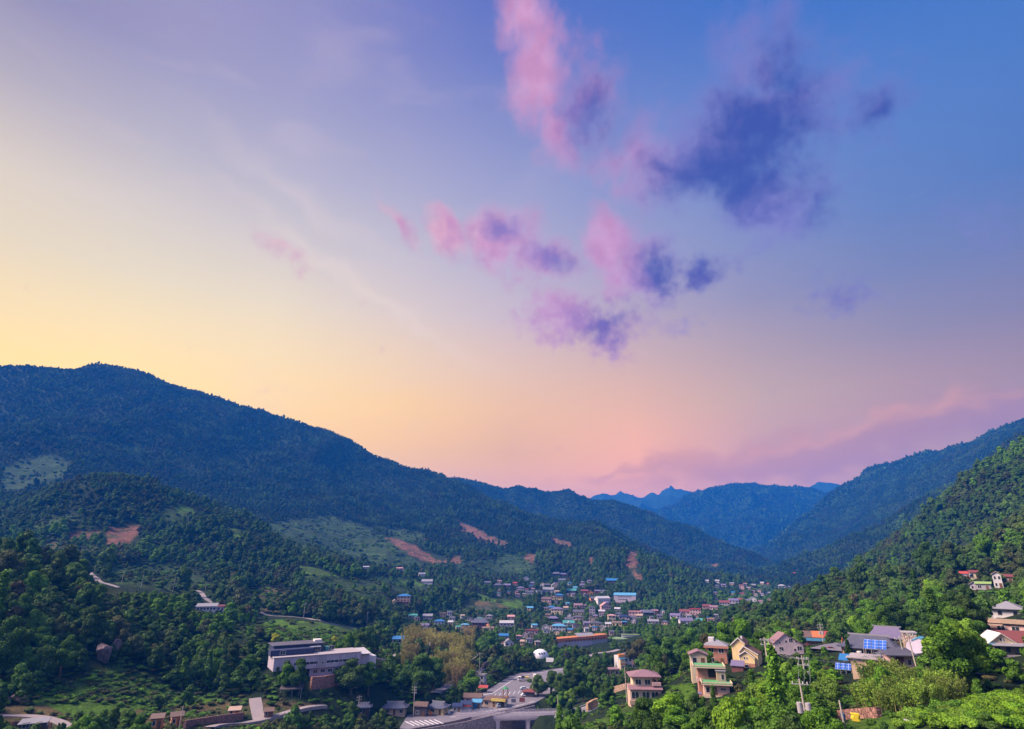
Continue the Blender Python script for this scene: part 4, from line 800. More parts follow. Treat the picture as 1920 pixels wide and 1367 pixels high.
e, P, k, w, h = solar(1642, 1226, -166, 38, 15, 3, 'three blue solar panels on a flat roof in front of the temple hall', yaw=-8)
e2 = thing('flat_roof_house', 'low house with a flat concrete roof carrying three blue solar panels', 'house', P-np.array([0, 0, .9]), -8); MB().box(-5.2, 4.8, -.6, 6, -12, -.25).done('wall', WALL['tan'], e2); MB().box(-6, 5.4, -1.2, 6.4, -.25, 0).done('roof', paint('pale_roof', (0,0,0)), e2); MB().prism([(-1.2, -.9), (1.5, 0.1), (1.5, .25), (-1.2, -.75)], -7.6, -5.6, 'x').done('blue_awning', ROOF['blue'], e2); [win(e2, x, -3.4, 1.3, 1.2, -.6) for x in (-3, 0, 3)]; keep(P, 6); sight(P, 1602, 1668, 1224, 1232, 3)
MB().cyl(-3.2, -.2, .9, 1.2, .5, .5, 14).done('satellite_dish', TRIM, e2)
e, P, k, w, h = solar(1582, 1264, 150, 27, 10, 3, 'blue solar panels on a small shed roof among the trees', yaw=-8)
e2 = thing('shed', 'small grey shed under the solar panels among the trees', 'shed', P-np.array([0, 0, .5]), -8); MB().box(-1.2, 2.6, 0, 3.4, -4.5, -.1).done('wall', WALL['dark'], e2); MB().box(-1.6, 3.2, -.5, 3.7, -.1, .1).done('roof', ROOF['white'], e2); MB().box(.2, 1.0, -.06, 0, -3, -1).done('door', DOORM, e2); sight(P, 1582, 1602, 1262, 1282, 3); keep(P, 3)
e, P, k = tb(1384, 1258, 172, 'shed', 'low shed with a violet-grey metal roof between the yellow and green-roofed houses', 'shed', -8); MB().box(-1.5, 1.5, -1, 1.4, -2, 1.3).done('wall', WALL['maroon'], e); MB().prism([(-1.3, 1.3), (1.8, 2.3), (1.8, 2.45), (-1.3, 1.45)], -1.8, 1.8, 'x').done('roof', ROOF['violet'], e); sight(P, 1374, 1394, 1250, 1262, 3); keep(P, 3)
# narrow concrete house and rubble tower by the two poles
e, P, k = tb(1696, 1262, 160, 'narrow_house', 'narrow house with dark lean-to roof and rust red door by the two poles', 'house', 22); MB().box(-2.2, 2.2, 0, 4, -4, 3.6).done('wall', WALL['pink'], e); MB().prism([(-1.1, 3.4), (4.6, 4.3), (4.6, 4.5), (-1.1, 3.6)], -3.4, 3.0, 'x').done('roof', ROOF['slate'], e); MB().box(-1.2, .4, -.06, 0, 1.0, 3.2).done('door', WALL['maroon'], e); win(e, 1.4, 1.6, .7, 1.0, 0); sight(P, 1683, 1708, 1228, 1258, 3); keep(P, 3)
e, P, k = tb(1710, 1222, 200, 'stone_turret', 'square rubble stone turret rising behind the two leaning poles', 'tower', 10); MB().box(-1.4, 1.4, -1.4, 1.4, -3, 4.4).done('masonry', paint('pale_rubble', (.42,.30,.24), kind='stone'), e); MB().box(-1.6, 1.6, -1.6, 1.6, 4.4, 4.7).done('coping', CONC, e); sight(P, 1703, 1716, 1204, 1224, 4); keep(P, 2)
e, P, k = tb(1727, 1222, 195, 'tarpaulin_tent', 'pale lilac tarpaulin tent with a rounded roof beside the stone turret', 'tent', -10); MB().prism([(-2.6, -1), (-2.6, 1.2)]+[(-2.6*math.cos(t), 1.2+1.9*math.sin(t)) for t in np.linspace(.2, math.pi-.2, 9)]+[(2.6, 1.2), (2.6, -1)], -2, 3).done('cover', paint('lilac_tarpaulin', (.55,.48,.62)), e); MB().prism([(-1.2, 2.5), (.2, 3.2), (1.6, 2.8), (1.4, 3.1), (.2, 3.5), (-1.3, 2.8)], -2.1, 2).done('trim', ROOF['sky'], e); sight(P, 1717, 1740, 1208, 1222, 4); keep(P, 3)
# buildings at the right edge
e, P, k = tb(1903, 1190, 205, 'flat_roof_building', 'long beige flat-roofed building at the right edge above the maroon roof', 'building', -12, None, .8); MB().box(-8.5, 12, 0, 9, -4, 3.0).done('wall', WALL['pink'], e); MB().box(-9, 12.5, -.8, 9.4, 3.0, 3.5).box(-9, 12.5, -.8, -.5, 3.5, 4.3).box(-9.6, -2, -2.6, -.8, 2.4, 2.7).done('roof', ROOF['tan'], e); [win(e, x, .8, 1.8, 1.4, 0) for x in (-6.5, -3, .5, 4)]; MB().cyl(-6, 1.5, 3.5, 5.4, .1).done('vent_pipe', METAL, e); MB().cyl(-4.8, 1.5, 3.5, 5.0, .1).done('vent_pipe', METAL, e); sight(P, 1866, 1920, 1170, 1186, 6); keep(P, 9)
e, P, k = tb(1903, 1226, 150, 'gable_house', 'house with white front gable, maroon roof and blue awning at right edge', 'house', 20, None, .76)
MB().box(-5, 7, 0, 8, -3, 2.5).prism([(-5, 2.5), (-2.2, 4.6), (.8, 2.5)], 0, 8).done('wall', WALL['cream'], e); MB().prism([(-5.5, 2.3), (-2.2, 4.75), (1.1, 2.3), (1.1, 2.5), (-2.2, 4.98), (-5.5, 2.5)], -.5, 8).prism([(-.5, 2.4), (7, 2.4), (7, 2.6), (-.3, 2.6)], -.5, 8).prism([(-2.2, 4.7), (7, 4.7), (7, 4.9), (-2.2, 4.9)], 3.8, 4.2).done('roof_edge', TRIM, e)
MB().hull([(-2.2, .2, 4.95), (-2.0, 8, 4.95), (7.5, -.4, 2.62), (7.5, 8, 5.0), (1.2, -.4, 2.62), (7.5, 4, 5.2), (-2, 4, 5.2)], [[0, 4, 2, 5, 6], [6, 5, 3, 1]]).done('roof', ROOF['maroon'], e)
MB().prism([(-2.4, 2.0), (0, 2.5), (0, 2.6), (-2.4, 2.1)], -5.2, 6.5, 'x').done('awning', ROOF['gray'], e); MB().box(-5.4, -4.2, -1.2, -.2, 2.25, 2.5).done('awning_end', ROOF['sky'], e); MB().box(2.2, 5, -2.2, -.2, 2.5, 2.62).done('blue_tarpaulin', ROOF['blue'], e)
win(e, -2.4, 3.0, .5, .7, 0); win(e, -1.7, 3.0, .3, .7, 0); win(e, -3.6, .4, 1.1, 1.5, 0); win(e, -1.2, .3, .9, 1.7, 0); MB().box(.3, 2.6, -.06, 0, .0, 2.0).done('shutter', ROOF['white'], e); MB().box(3.2, 4.2, -.06, 0, 0, 2.0).done('door', DOORM, e); MB().box(-6, 7, -4, -3.8, -1, .15).done('garden_wall', CONC, e)
sight(P, 1872, 1920, 1194, 1226, 6); keep(P, 8)
e, P, k = tb(1884, 1158, 250, 'hip_roof_house', 'low white house with two joined grey hipped roofs below the yellow bush', 'house', -6); MB().box(-7, 9, 0, 8, -4, 2.6).done('wall', WALL['white'], e); roof_hip(e, 8, 9, 2.6, 2.4, ROOF['gray'], .6, cx=1, cy=4); roof_hip(e, 6, 8, 2.61, 2.2, ROOF['gray'], .6, cx=8.5, cy=4.5); MB().prism([(-.6, 2.4), (4, 3.6), (4, 3.8), (-.6, 2.6)], -7.5, -2.5, 'x').done('side_roof', ROOF['mauve'], e); [win(e, x, .7, 1.2, 1.2, 0) for x in (-5, -1, 3)]; sight(P, 1853, 1920, 1136, 1156, 5); keep(P, 9)
# colourful shed behind the pale house
e, P, k = tb(1531, 1207, 250, 'market_shed', 'long shed with red and orange roof sheets and a bright blue tarpaulin front', 'shed', 4); MB().box(-5, 5, 0, 5, -4, 2.4).done('wall', WALL['maroon'], e); MB().prism([(-.5, 2.3), (5.4, 4.2), (5.4, 4.4), (-.5, 2.5)], -6.6, -1.2, 'x').done('roof', ROOF['brown'], e); MB().prism([(-.6, 2.35), (5.3, 4.3), (5.3, 4.5), (-.6, 2.55)], -1.2, 3.2, 'x').done('roof', ROOF['orange'], e); MB().prism([(-.7, 2.35), (5.3, 4.35), (5.3, 4.55), (-.7, 2.55)], 3.2, 6.2, 'x').done('roof', ROOF['red'], e); MB().box(-4.6, 4.8, -.9, -.6, 1.1, 2.2).done('blue_tarpaulin', ROOF['sky'], e); sight(P, 1506, 1546, 1195, 1208, 4); keep(P, 7)
# white building with corner turret by the road
e, P, k = tb(1180, 1254, 330, 'turreted_building', 'two-storey white building with dark hipped roof and a stair turret beside the big tree', 'building', 18); w = 13
MB().box(-w/2, w/2, 0, 9, -4, 6.6).done('wall', WALL['white'], e); roof_hip(e, w-3, 9, 6.6, 2.4, ROOF['slate'], .4, cx=1.5, cy=4.5); MB().box(-w/2+.2, -w/2+4, -.6, 2, 6.6, 8.1).done('orange_parapet', WALL['orange'], e)
for z in (.9, 4.2):
    for x in (-1.6, .9, 3.2, 5.2): win(e, x, z, 1.4, 1.5, 0)
MB().box(-w/2+.3, -w/2+3.6, -2.4, 0, -4, 5.8).done('porch_tower', WALL['cream'], e); MB().box(-w/2+.1, -w/2+3.8, -2.6, .2, 5.8, 6.15).done('porch_roof', ROOF['sky'], e); win(e, -w/2+2, 1.0, 1.6, 1.0, -2.4); MB().box(-w/2+.4, -w/2+3.5, -2.46, -2.4, 2.7, 3.4).done('sign_band', WALL['orange'], e)
MB().box(w/2-1.5, w/2+3, 5, 9, 2, 9.4).done('rear_tower', WALL['white'], e); roof_hip(e, 4.6, 4.2, 9.4, 1.4, ROOF['slate'], .4, 'tower_roof', w/2+.75, 7); win(e, w/2+1.2, 6.2, 1.2, 2.2, 5); MB().cyl(3.2, -1.2, 0, 3.4, .07).done('sign_post', METAL, e); MB().cyl(3.2, -1.25, 2.6, 4.4, .9, .9, 14).done('red_disc_sign', ROOF['red'], e)
sight(P, 1150, 1192, 1214, 1250, 8); sight(P, 1176, 1194, 1206, 1222, 8); keep(P, 8); keep((P[0], P[1]+6), 8)
e, P, k = tb(1149, 1266, 305, 'flat_roof_shop', 'low cream shop with a flat brown roof in front of the turreted building', 'shop', 14); MB().box(-4, 4, 0, 6, -3, 2.7).done('wall', WALL['yellow'], e); MB().box(-4.4, 4.4, -.6, 6.3, 2.7, 3.1).done('roof', ROOF['mauve'], e); win(e, 0, .5, 1.8, 1.5, 0); win(e, 2.5, .5, 1.4, 1.5, 0); MB().box(-2.8, -1.8, -.06, 0, 0, 2.1).done('door', DOORM, e); sight(P, 1132, 1165, 1252, 1264, 3); keep(P, 5)
# long orange building
e, P, k = tb(1094, 1212, 505, 'orange_building', 'long building with an orange upper wall and a row of dark windows', 'building', 24); h = 7
MB().box(-24, 8, 0, 10, -6, 4.2).done('lower_wall', WALL['lilac'], e); MB().hull([(-24, -.15, 3.6), (22, -.15, 5.0), (22, -.15, 8.4), (8, -.15, 7.6), (-24, -.15, 6.4), (-24, 10, 3.6), (22, 10, 5.0), (22, 10, 8.4), (8, 10, 7.6), (-24, 10, 6.4)], [[0, 1, 2, 3, 4], [9, 8, 7, 6, 5], [0, 5, 6, 1], [1, 6, 7, 2], [2, 7, 8, 3], [3, 8, 9, 4], [4, 9, 5, 0]]).done('orange_cladding', paint('orange_cladding', (.42,.15,.06)), e)
MB().box(8, 22, .2, 9.8, -6, 5.0).done('end_wing', WALL['gray'], e); MB().prism([(2, 7.2), (9, 9.0), (9, 9.2), (2, 7.4)], -4, 12, 'x').done('roof', ROOF['gray'], e)
for i in range(14): win(e, -15+i*2.6, 3.8+(i*.11), 1.2, 1.3, -.15, 'f', False)
MB().box(20, 27, -2, 8, -6, 1.2).done('low_annex', WALL['lilac'], e); sight(P, 1047, 1140, 1192, 1208, 14); sight(P, 1096, 1142, 1195, 1213, 14); keep(P, 10); keep((P[0]+12, P[1]), 10); keep((P[0]-14, P[1]), 10)
# white dome, billboard
e, P, k = tb(1013, 1233, 462, 'dome_tent', 'white half-dome hall standing among trees beside the car park', 'dome', 30); bmd = bmesh.new(); bmesh.ops.create_uvsphere(bmd, u_segments=24, v_segments=12, radius=1); iv = np.array([v.co[:] for v in bmd.verts]); if_ = [[v.index for v in f.verts] for f in bmd.faces]
MB().hull(np.maximum(iv, [-9, -9, -.02])*np.array([6.6, 5.2, 5.6]), if_).cyl(0, 0, -4, 0, 5.2, 5.2, 20).done('shell', paint('white_shell', (.72,.68,.72)), e); [MB().box(x, x+1.0, -4.1-.5*(x > -2), -3.2, 3.0, 3.7).done('window', GLASS, e) for x in (-3.4, -1.6, .4)]; sight(P, 1001, 1026, 1217, 1232, 6); keep(P, 7)
e, P, k = tb(1031, 1243, 440, 'billboard', 'blank white billboard on two posts beside the white dome', 'billboard', -12); MB().box(-2.6, 2.6, -.12, .12, .6, 3.2).done('panel', paint('white_panel', (.7,.66,.7)), e); [MB().cyl(x, .2, -1, 3, .1).done('post', METAL, e) for x in (-2, 2)]; sight(P, 1025, 1038, 1233, 1243, 6)
# school
e, P, k = tb(1172, 1130, 850, 'school_building', 'large pale school block with light blue roof and two rows of windows', 'school', -8); w = 41*k
MB().box(-w/2, w/2, 0, 11, -5, 9.4).done('wall', WALL['lilac'], e); MB().prism([(-.5, 9.3), (5.5, 12.2), (11.5, 9.3)], -w/2-.4, w/2+.4, 'x').done('roof', ROOF['sky'], e); [win(e, -w/2+w*(.22+.07*i), z, 1.3, 1.2, 0, 'f', False) for i in range(9) for z in (3.4, 6.6) if not (i > 5 and z < 4)]; MB().box(-w/2, 0, -1.5, 0, -5, .2).done('terrace', WALL['maroon'], e); sight(P, 1150, 1194, 1110, 1128, 40); keep(P, 17)
e, P, k = tb(1133, 1131, 830, 'assembly_hall', 'white hall with a half blue half white gable roof left of the school', 'hall', 24); MB().box(-9, 9, 0, 12, -5, 6).prism([(0, 6), (6, 8.2), (12, 6)], -8.9, 8.9, 'x').done('wall', WALL['white'], e); MB().prism([(-.4, 5.9), (6, 8.3), (12.4, 5.9), (12.4, 6.2), (6, 8.6), (-.4, 6.2)], -9.4, 9.4, 'x').done('roof', ROOF['white'], e); MB().prism([(6.2, 8.55), (12.3, 6.25), (12.3, 6.4), (6.2, 8.75)], -9, 3, 'x').done('blue_roof_sheet', ROOF['sky'], e); [win(e, x, 1.5, 1.2, 2, 0, 'f', False) for x in (-6, -3, 0, 3, 6)]; sight(P, 1119, 1147, 1113, 1129, 20); keep(P, 12)
# sports court
e, P, k = tb(1176, 1198, 560, 'sports_court', 'fenced sports court with tall mesh fence and a green-white shelter', 'court', 6); MB().box(-17, 17, 0, 12, -3, .15).done('surface', paint('court_surface', (.20,.28,.14)), e); m = MB(); [m.box(-17+i*2.4-.06, -17+i*2.4+.06, 11.9, 12, 0, 5) for i in range(15)]; m.box(-17, 17, 11.9, 12, 4.9, 5.05); m.box(-17, 17, 11.9, 12, 2.5, 2.6); m.done('fence', METAL, e); MB().box(-4, 12, 7, 10, 2.4, 2.7).done('shelter_roof', ROOF['lime'], e); MB().box(-3.6, 11.6, 7.4, 9.6, 0, 2.4).done('shelter_wall', WALL['white'], e); sight(P, 1155, 1200, 1184, 1200, 10); keep(P, 12)
# left-hand white house
e, P, k = tb(386, 1146, 485, 'long_house', 'long low white house with a grey-blue roof on the left hillside lane', 'house', -8); w = 38*k/1.1
MB().box(-w/2, w/2, 0, 6, -4, 3.0).done('wall', WALL['white'], e); MB().prism([(-.7, 2.9), (6.4, 4.6), (6.4, 4.8), (-.7, 3.1)], -w/2-.5, w/2+.5, 'x').done('roof', ROOF['gray'], e); [win(e, -w/2+w*(.1+.16*i), .9, 1.3, 1.3, 0, 'f', False) for i in range(6)]; sight(P, 364, 406, 1132, 1144, 8); keep(P, 9)
house(411, 1145, 14, 'low house with dull red roof right of the long white house', 'white', 'maroon', 'gable', 1, 10, P=site(412, 1145, 490))
# ------------------------------------------------------------------ village houses: u, base v, width in photo pixels, wall, roof, roof form, storeys, yaw, label
VIL = [
(757,1133,26,'tan','blue','hip',3,-8,'three-storey house with bright blue roof and dark terraces below the tea field'),
(740,1132,8,'yellow','tan','gabley',1,10,'tiny cream shed at the left foot of the three-storey blue-roofed house'),
(774,1159,17,'gray','teal','shed',1,6,'low house with a wide teal roof among trees at the left of the village'),
(824,1170,18,'white','blue','hip',1,0,'white cottage with bright blue hipped roof above the bamboo thicket'),
(791,1080,13,'white','gray','gable',1,8,'small white house high above the tea field'),
(801,1094,21,'white','gray','gable',1,-6,'long white house with grey roof at the edge of the upper tea field'),
(796,1178,15,'lilac','violet','gable',1,0,'lilac cottage with violet-grey roof left of the blue hipped cottage'),
(830,1155,11,'tan','tan','flat',1,4,'little beige flat-roofed box house above the blue hipped cottage'),
(802,1160,18,'gray','gray','gable',1,-4,'low grey house between the teal roof and the beige box house'),
(872,1177,14,'pink','sky','hip',1,0,'pink cottage with light blue roof left of the dark two-tier hall'),
(900,1178,30,'maroon','bluetile','hanok',2,0,'wide two-tier hall with dark tiled roof behind the cream villa'),
(915,1183,22,'yellow','tan','flat',1,0,'cream-yellow villa with a small rooftop turret in front of the dark hall'),
(859,1181,10,'cream','teal','shed',1,8,'tiny house with teal-blue roof just behind the bamboo thicket'),
(914,1096,12,'lilac','slate','gable',1,0,'lilac house with slate roof at the upper left end of the high hamlet'),
(934,1101,15,'dark','slate','hanok',1,6,'dark tiled farmhouse, left one of a joined pair in the high hamlet'),
(951,1101,14,'dark','violet','gable',1,-6,'dark violet-roofed farmhouse, right one of the joined pair in the high hamlet'),
(966,1097,9,'pink','red','gable',1,0,'small reddish house just right of the joined dark farmhouses'),
(987,1088,11,'white','white','gabley',1,0,'small bright white house alone above the hamlet'),
(1043,1079,14,'dark','slate','hanok',1,0,'dark tiled house highest on the slope above the village'),
(1056,1080,11,'maroon','violet','gable',1,10,'maroon house joined to the right of the highest dark tiled house'),
(1054,1091,14,'gray','bluetile','gable',1,0,'blue-grey roofed barn below the highest dark house'),
(976,1106,15,'lilac','violet','hip',1,-8,'violet-roofed house right above the green tea terraces'),
(1026,1100,10,'dark','slate','gable',1,0,'narrow dark house left of the cream-white gabled house'),
(1040,1101,13,'cream','white','gabley',1,6,'cream-white gabled house on the upper village edge'),
(1072,1111,20,'dark','teal','gable',1,-10,'dark house with a teal roof edge in the upper village'),
(994,1114,12,'white','slate','gable',1,0,'white house with slate roof left of the upper village lane'),
(1011,1112,12,'white','white','flat',1,8,'low white flat-roofed house in the upper village'),
(1028,1109,20,'lilac','gray','gable',1,0,'wide grey-roofed house in the middle of the upper village'),
(1049,1120,16,'dark','blue','hip',1,0,'house with bright blue roof and dark walls in the upper village'),
(1025,1127,19,'pink','brown','gable',1,-8,'brown gabled house left end of the long cream wall'),
(1045,1123,20,'yellow','tan','flat',1,0,'long low cream building in front of the bright blue roof'),
(1096,1112,13,'maroon','maroon','gable',1,0,'maroon house left of the small orange house'),
(1107,1114,10,'orange','brown','gabley',1,0,'small orange house above the slate gabled barn'),
(1120,1112,10,'maroon','violet','gable',1,5,'maroon house with violet roof right of the small orange house'),
(1130,1111,9,'white','white','flat',1,0,'small white box house above the assembly hall'),
(1114,1126,18,'orange','slate','gable',1,14,'slate gabled barn with an orange end wall left of the assembly hall'),
(1148,1092,22,'dark','blue','gable',1,0,'long blue tarpaulin roof among trees above the school'),
(1135,1145,21,'pink','pink','gabley',2,16,'salmon pink two-storey gabled house below the assembly hall'),
(1111,1153,10,'lilac','gray','flat',3,0,'narrow lilac three-storey block in the middle of the village'),
(1085,1152,20,'yellow','slate','gable',1,0,'long cream house with dark roof in the middle of the village'),
(1045,1151,23,'cream','violet','hip',2,-6,'two-storey cream house with violet hipped roof at the left of the village centre'),
(1084,1139,16,'pink','mauve','gable',1,4,'mauve-roofed cottage above the long cream house'),
(1038,1164,15,'dark','violet','hanok',1,0,'violet tiled cottage with sweeping roof below the two-storey violet house'),
(1067,1166,15,'white','slate','gable',1,0,'white cottage with slate roof in the lower village'),
(1084,1162,20,'pink','slate','hip',1,-6,'pink-walled house with dark hipped roof in the lower village'),
(1046,1174,13,'lilac','mauve','flat',1,0,'lilac flat-roofed box behind the blue-roofed white house'),
(1066,1173,22,'white','teal','gable',1,6,'long house with grey-teal roof and a white dormer gable'),
(1048,1185,24,'white','sky','hip',2,0,'white two-storey house with light blue roof at the front of the village'),
(1023,1181,14,'white','gray','gabley',1,-6,'grey house with a small white gable left of the light blue roof'),
(997,1188,24,'pink','maroon','flat',1,0,'pink-walled house with flat maroon roof at the front of the village'),
(950,1173,26,'lilac','white','shed',1,0,'house with white and violet solar-like roof above the round dark tree'),
(958,1161,13,'pink','pink','gable',1,0,'pink cottage behind the white-violet roof'),
(994,1144,11,'yellow','sky','gable',1,0,'tiny hut with light blue roof at the foot of the tea terraces'),
(1117,1174,22,'cream','slate','hip',1,0,'dark-roofed house with a cream front below the narrow lilac block'),
(1128,1156,8,'white','pink','flat',1,0,'tiny white cube house between the lilac block and the cream villa'),
(1147,1165,15,'cream','pink','hip',2,8,'two-storey cream villa in the lower right of the village'),
(1157,1173,18,'yellow','tan','flat',1,0,'plain yellow box building at the lower right of the village'),
(1171,1172,9,'maroon','blue','shed',1,0,'blue roofed lean-to joined to the yellow box building'),
(945,1198,17,'gray','blue','gable',1,-4,'house with bright blue roof strip right of the round dark tree'),
(954,1211,18,'white','gray','gabley',1,10,'white gabled house below the blue roof strip'),
(973,1199,9,'lilac','pink','hip',1,0,'small pink-roofed hut right of the blue roof strip'),
(1191,1157,23,'pink','pink','flat',2,0,'pink two-storey house with a row of dark windows below the school'),
(1171,1161,20,'violet' if False else 'lilac','navy','hip',1,-6,'lilac house with navy roof left of the pink two-storey house'),
(1216,1153,18,'dark','bluetile','hanok',1,0,'blue-grey tiled house right of the pink two-storey house'),
(1228,1150,12,'maroon','mauve','gable',1,6,'small mauve house at the right end of the village centre'),
(1267,1159,20,'white','violet','gable',1,-10,'white house with violet roof left of the big lavender-roofed house'),
(1286,1169,27,'white','violet','gable',1,12,'big pinkish white house with lavender roof on the valley floor'),
(1316,1170,19,'yellow','teal','gable',1,-14,'cream house with teal-green roof on the valley floor'),
(1333,1166,13,'pink','pink','flat',1,0,'salmon flat-roofed house with a blue water tank'),
(1284,1151,18,'pink','maroon','gable',1,0,'left half of the maroon-roofed pair across the valley'),
(1304,1152,20,'pink','red','flat',2,0,'right half of the maroon-roofed pair across the valley'),
(1325,1141,16,'pink','maroon','gable',1,6,'maroon-roofed house left of the river fields'),
(1339,1143,15,'pink','mauve','gable',1,-8,'dusky pink house joined right of the maroon-roofed one by the river fields'),
(1359,1134,18,'lilac','maroon','gable',1,0,'house with red-brown roof in the row beyond the river fields'),
(1306,1161,8,'tan','mauve','gabley',1,0,'tiny tan hut behind the cream teal-roofed house'),
(1225,1170,20,'gray','gray','shed',1,0,'long low grey greenhouse shed at the village edge'),
(1348,1170,8,'dark','bluetile','gabley',1,0,'small slate shed half hidden in trees right of the salmon house'),
(1376,1130,17,'lilac','violet','gable',1,0,'violet-roofed house at the left of the far maroon cluster'),
(1389,1129,15,'maroon','maroon','hanok',1,4,'maroon hall in the far cluster, left of the white house'),
(1401,1131,14,'maroon','violet','gable',1,-6,'dark house squeezed against the far white house'),
(1413,1132,12,'white','white','gabley',2,0,'bright white tall house in the far cluster'),
(1424,1132,11,'white','mauve','gable',1,0,'low white wing right of the bright tall house'),
(1466,1104,12,'lilac','white','hip',2,0,'bright violet-white building far up the valley below the dark spur'),
(1478,1104,10,'maroon','violet','gable',1,0,'violet house right of the bright building far up the valley'),
(1326,1092,6,'white','white','gable',1,0,'white speck of a house at the left end of the distant row'),
(1345,1092,7,'white','white','gable',1,0,'second bright roof in the distant row'),
(1357,1100,9,'lilac','violet','gable',1,0,'lilac house just below the distant row'),
(1391,1104,8,'pink','pink','flat',2,0,'pinkish block in the middle distance of the upper valley'),
(1397,1098,6,'white','pink','gable',1,0,'tiny house with pale pink roof above the pinkish block'),
(1412,1100,9,'white','gray','gable',1,0,'pale house right of the pinkish block in the upper valley'),
(1443,1098,8,'pink','red','gable',1,0,'little red-roofed house in the upper valley'),
(1440,1115,9,'lilac','gray','gable',1,0,'pale grey house above the far meadow'),
(1443,1129,6,'pink','tan','gabley',1,0,'tiny pink hut right of the far white house'),
(1491,1077,7,'pink','red','gable',1,0,'small red roof farthest up the valley'),
(1376,1166,13,'tan','tan','gable',1,0,'beige house half hidden by dark trees at the valley bend'),
(1812,1086,16,'pink','red','gable',1,-6,'salmon house with a blue awning high on the right slope'),
(1828,1084,15,'cream','maroon','gable',1,6,'cream house with maroon roof right of the salmon house on the slope'),
(1846,1106,24,'gray','lime','shed',1,-4,'grey barn with a pale lime-green roof on the right slope'),
(1829,1107,13,'lilac','gray','gabley',1,0,'small grey-lilac shed left of the lime-green roof'),
(1874,1103,12,'white','tan','gabley',2,0,'narrow two-storey white house on the right slope'),
(1890,1093,18,'cream','maroon','gable',1,6,'maroon-roofed house behind the narrow white house on the slope'),
(750,1069,13,'pink','pink','shed',1,0,'thin pink-roofed shed above the upper tea field'),
(687,1067,12,'white','white','shed',1,0,'thin white greenhouse roof on the slope left of the upper tea field'),
(966,1130,10,'lilac','violet','gable',1,0,'small lilac hut under the tea terraces') ]
for (u, v, w, wl, rf, rt, st, yw, lab) in VIL[:-1]:
    try: P = cast(u, v)
    except ValueError: print('no ground', u, v); continue
    if rt == 'flat' and st == 1: house(u, v, w, lab, wl, rf, rt, st, yw, .8, P=P)
    else: house(u, v, w, lab, wl, rf, rt, st, yw, .7, P=P, rise=None)
LAND = [(757,1120,'three-storey blue-roofed house'),(822,1165,'blue hipped cottage'),(820,1220,'bamboo thicket'),(1013,1225,'white dome'),(1094,1205,'long orange building'),(1172,1120,'school block'),(1133,1122,'assembly hall'),(1048,1178,'light-blue-roofed white house'),(900,1168,'dark two-tier hall'),(975,1130,'green tea terraces'),(1286,1160,'lavender-roofed house'),(1316,1165,'teal-roofed cream house'),(1293,1145,'maroon-roofed pair'),(1415,1125,'far white house'),(1172,1235,'turreted building'),(1212,1290,'arcaded house'),(1345,1285,'green-terraced house'),(1345,1235,'brick house'),(1400,1225,'yellow gabled house'),(1480,1210,'pale gabled house'),(1530,1200,'market shed'),(1640,1210,'temple hall'),(1590,1268,'small solar shed'),(1516,1320,'tall bottom power pole'),(1514,1260,'double boxed pole'),(1710,1225,'leaning poles'),(1795,1235,'largest spreading tree'),(1895,1210,'maroon gable house'),(1885,1150,'grey hipped roofs'),(1850,1100,'lime-green barn roof'),(1815,1080,'salmon house'),(1720,1310,'bamboo clumps'),(1820,1345,'tea bushes'),(600,1250,'long pale building'),(1018,1290,'car park kiosk'),(870,1325,'navy food stall'),(790,1325,'gatehouse'),(478,1335,'pinkish ramp'),(310,1355,'rust-walled sheds'),(60,1355,'bottom left corner shed'),(190,1225,'tall boulder'),(200,1300,'green clearing'),(386,1140,'long white house'),(560,1185,'terraced field'),(195,1090,'upper left path'),(1140,1315,'curving road'),(960,1345,'bridge')]
def where(u, v, far=True):
    """how a thing stands to the nearest thing one can find by name"""
    U, V_, n = min(LAND, key=lambda q: math.hypot(q[0]-u, (q[1]-v)*1.3)); d = math.hypot(U-u, V_-v); q = 'just' if d < 22 else 'a little' if d < 45 else 'some way' if d < 80 else 'far'
    a = math.degrees(math.atan2(V_-v, u-U)) % 360; k = ['right of', 'above and right of', 'above', 'above and left of', 'left of', 'below and left of', 'below', 'below and right of'][int((a+22.5)//45) % 8]
    return f'{q} {k} the {n}'
seen = {}
rr_ = random.Random(5)
WORD = {'bluetile': 'blue-grey', 'sky': 'light blue', 'slate': 'dark slate', 'white': 'white', 'gray': 'grey', 'mauve': 'mauve', 'violet': 'violet', 'blue': 'blue', 'teal': 'teal', 'maroon': 'maroon', 'brown': 'brown', 'tan': 'tan'}
spots_ = [(rr_.uniform(*a), rr_.uniform(*b)) for a, b, n in [((935,1110),(1092,1120),44),((1020,1160),(1130,1160),30),((1000,1150),(1160,1192),22),((845,960),(1158,1192),14),((1180,1250),(1150,1172),16),((1260,1345),(1150,1172),12),((1340,1460),(1090,1136),26),((770,850),(1150,1172),4),((925,1010),(1195,1210),8)] for _ in range(n)]
placed = [(q[0], q[1]) for q in VIL]
for u, v in spots_:
    if any(abs(u-a) < 8 and abs(v-b) < 5 for a, b in placed): continue
    rf = rr_.choice(['slate','gray','violet','mauve','white','sky','bluetile','brown','teal','maroon','blue','tan','gray','white','slate']); rt = rr_.choice(['gable','gable','hip','gabley','flat'])
    placed.append((u, v)); w = rr_.uniform(6, 10)*(1.25 if v > 1140 else .9); wl = rr_.choice(['white','white','lilac','cream','pink','gray','tan'])
    try: P = cast(u, v)
    except ValueError: continue
    lab = f'small {WORD[rf]}-roofed {wl} house {where(u, v)}'; house(u, v, w, lab, wl, rf, rt, 1, rr_.uniform(-16, 16), .75, P=P)
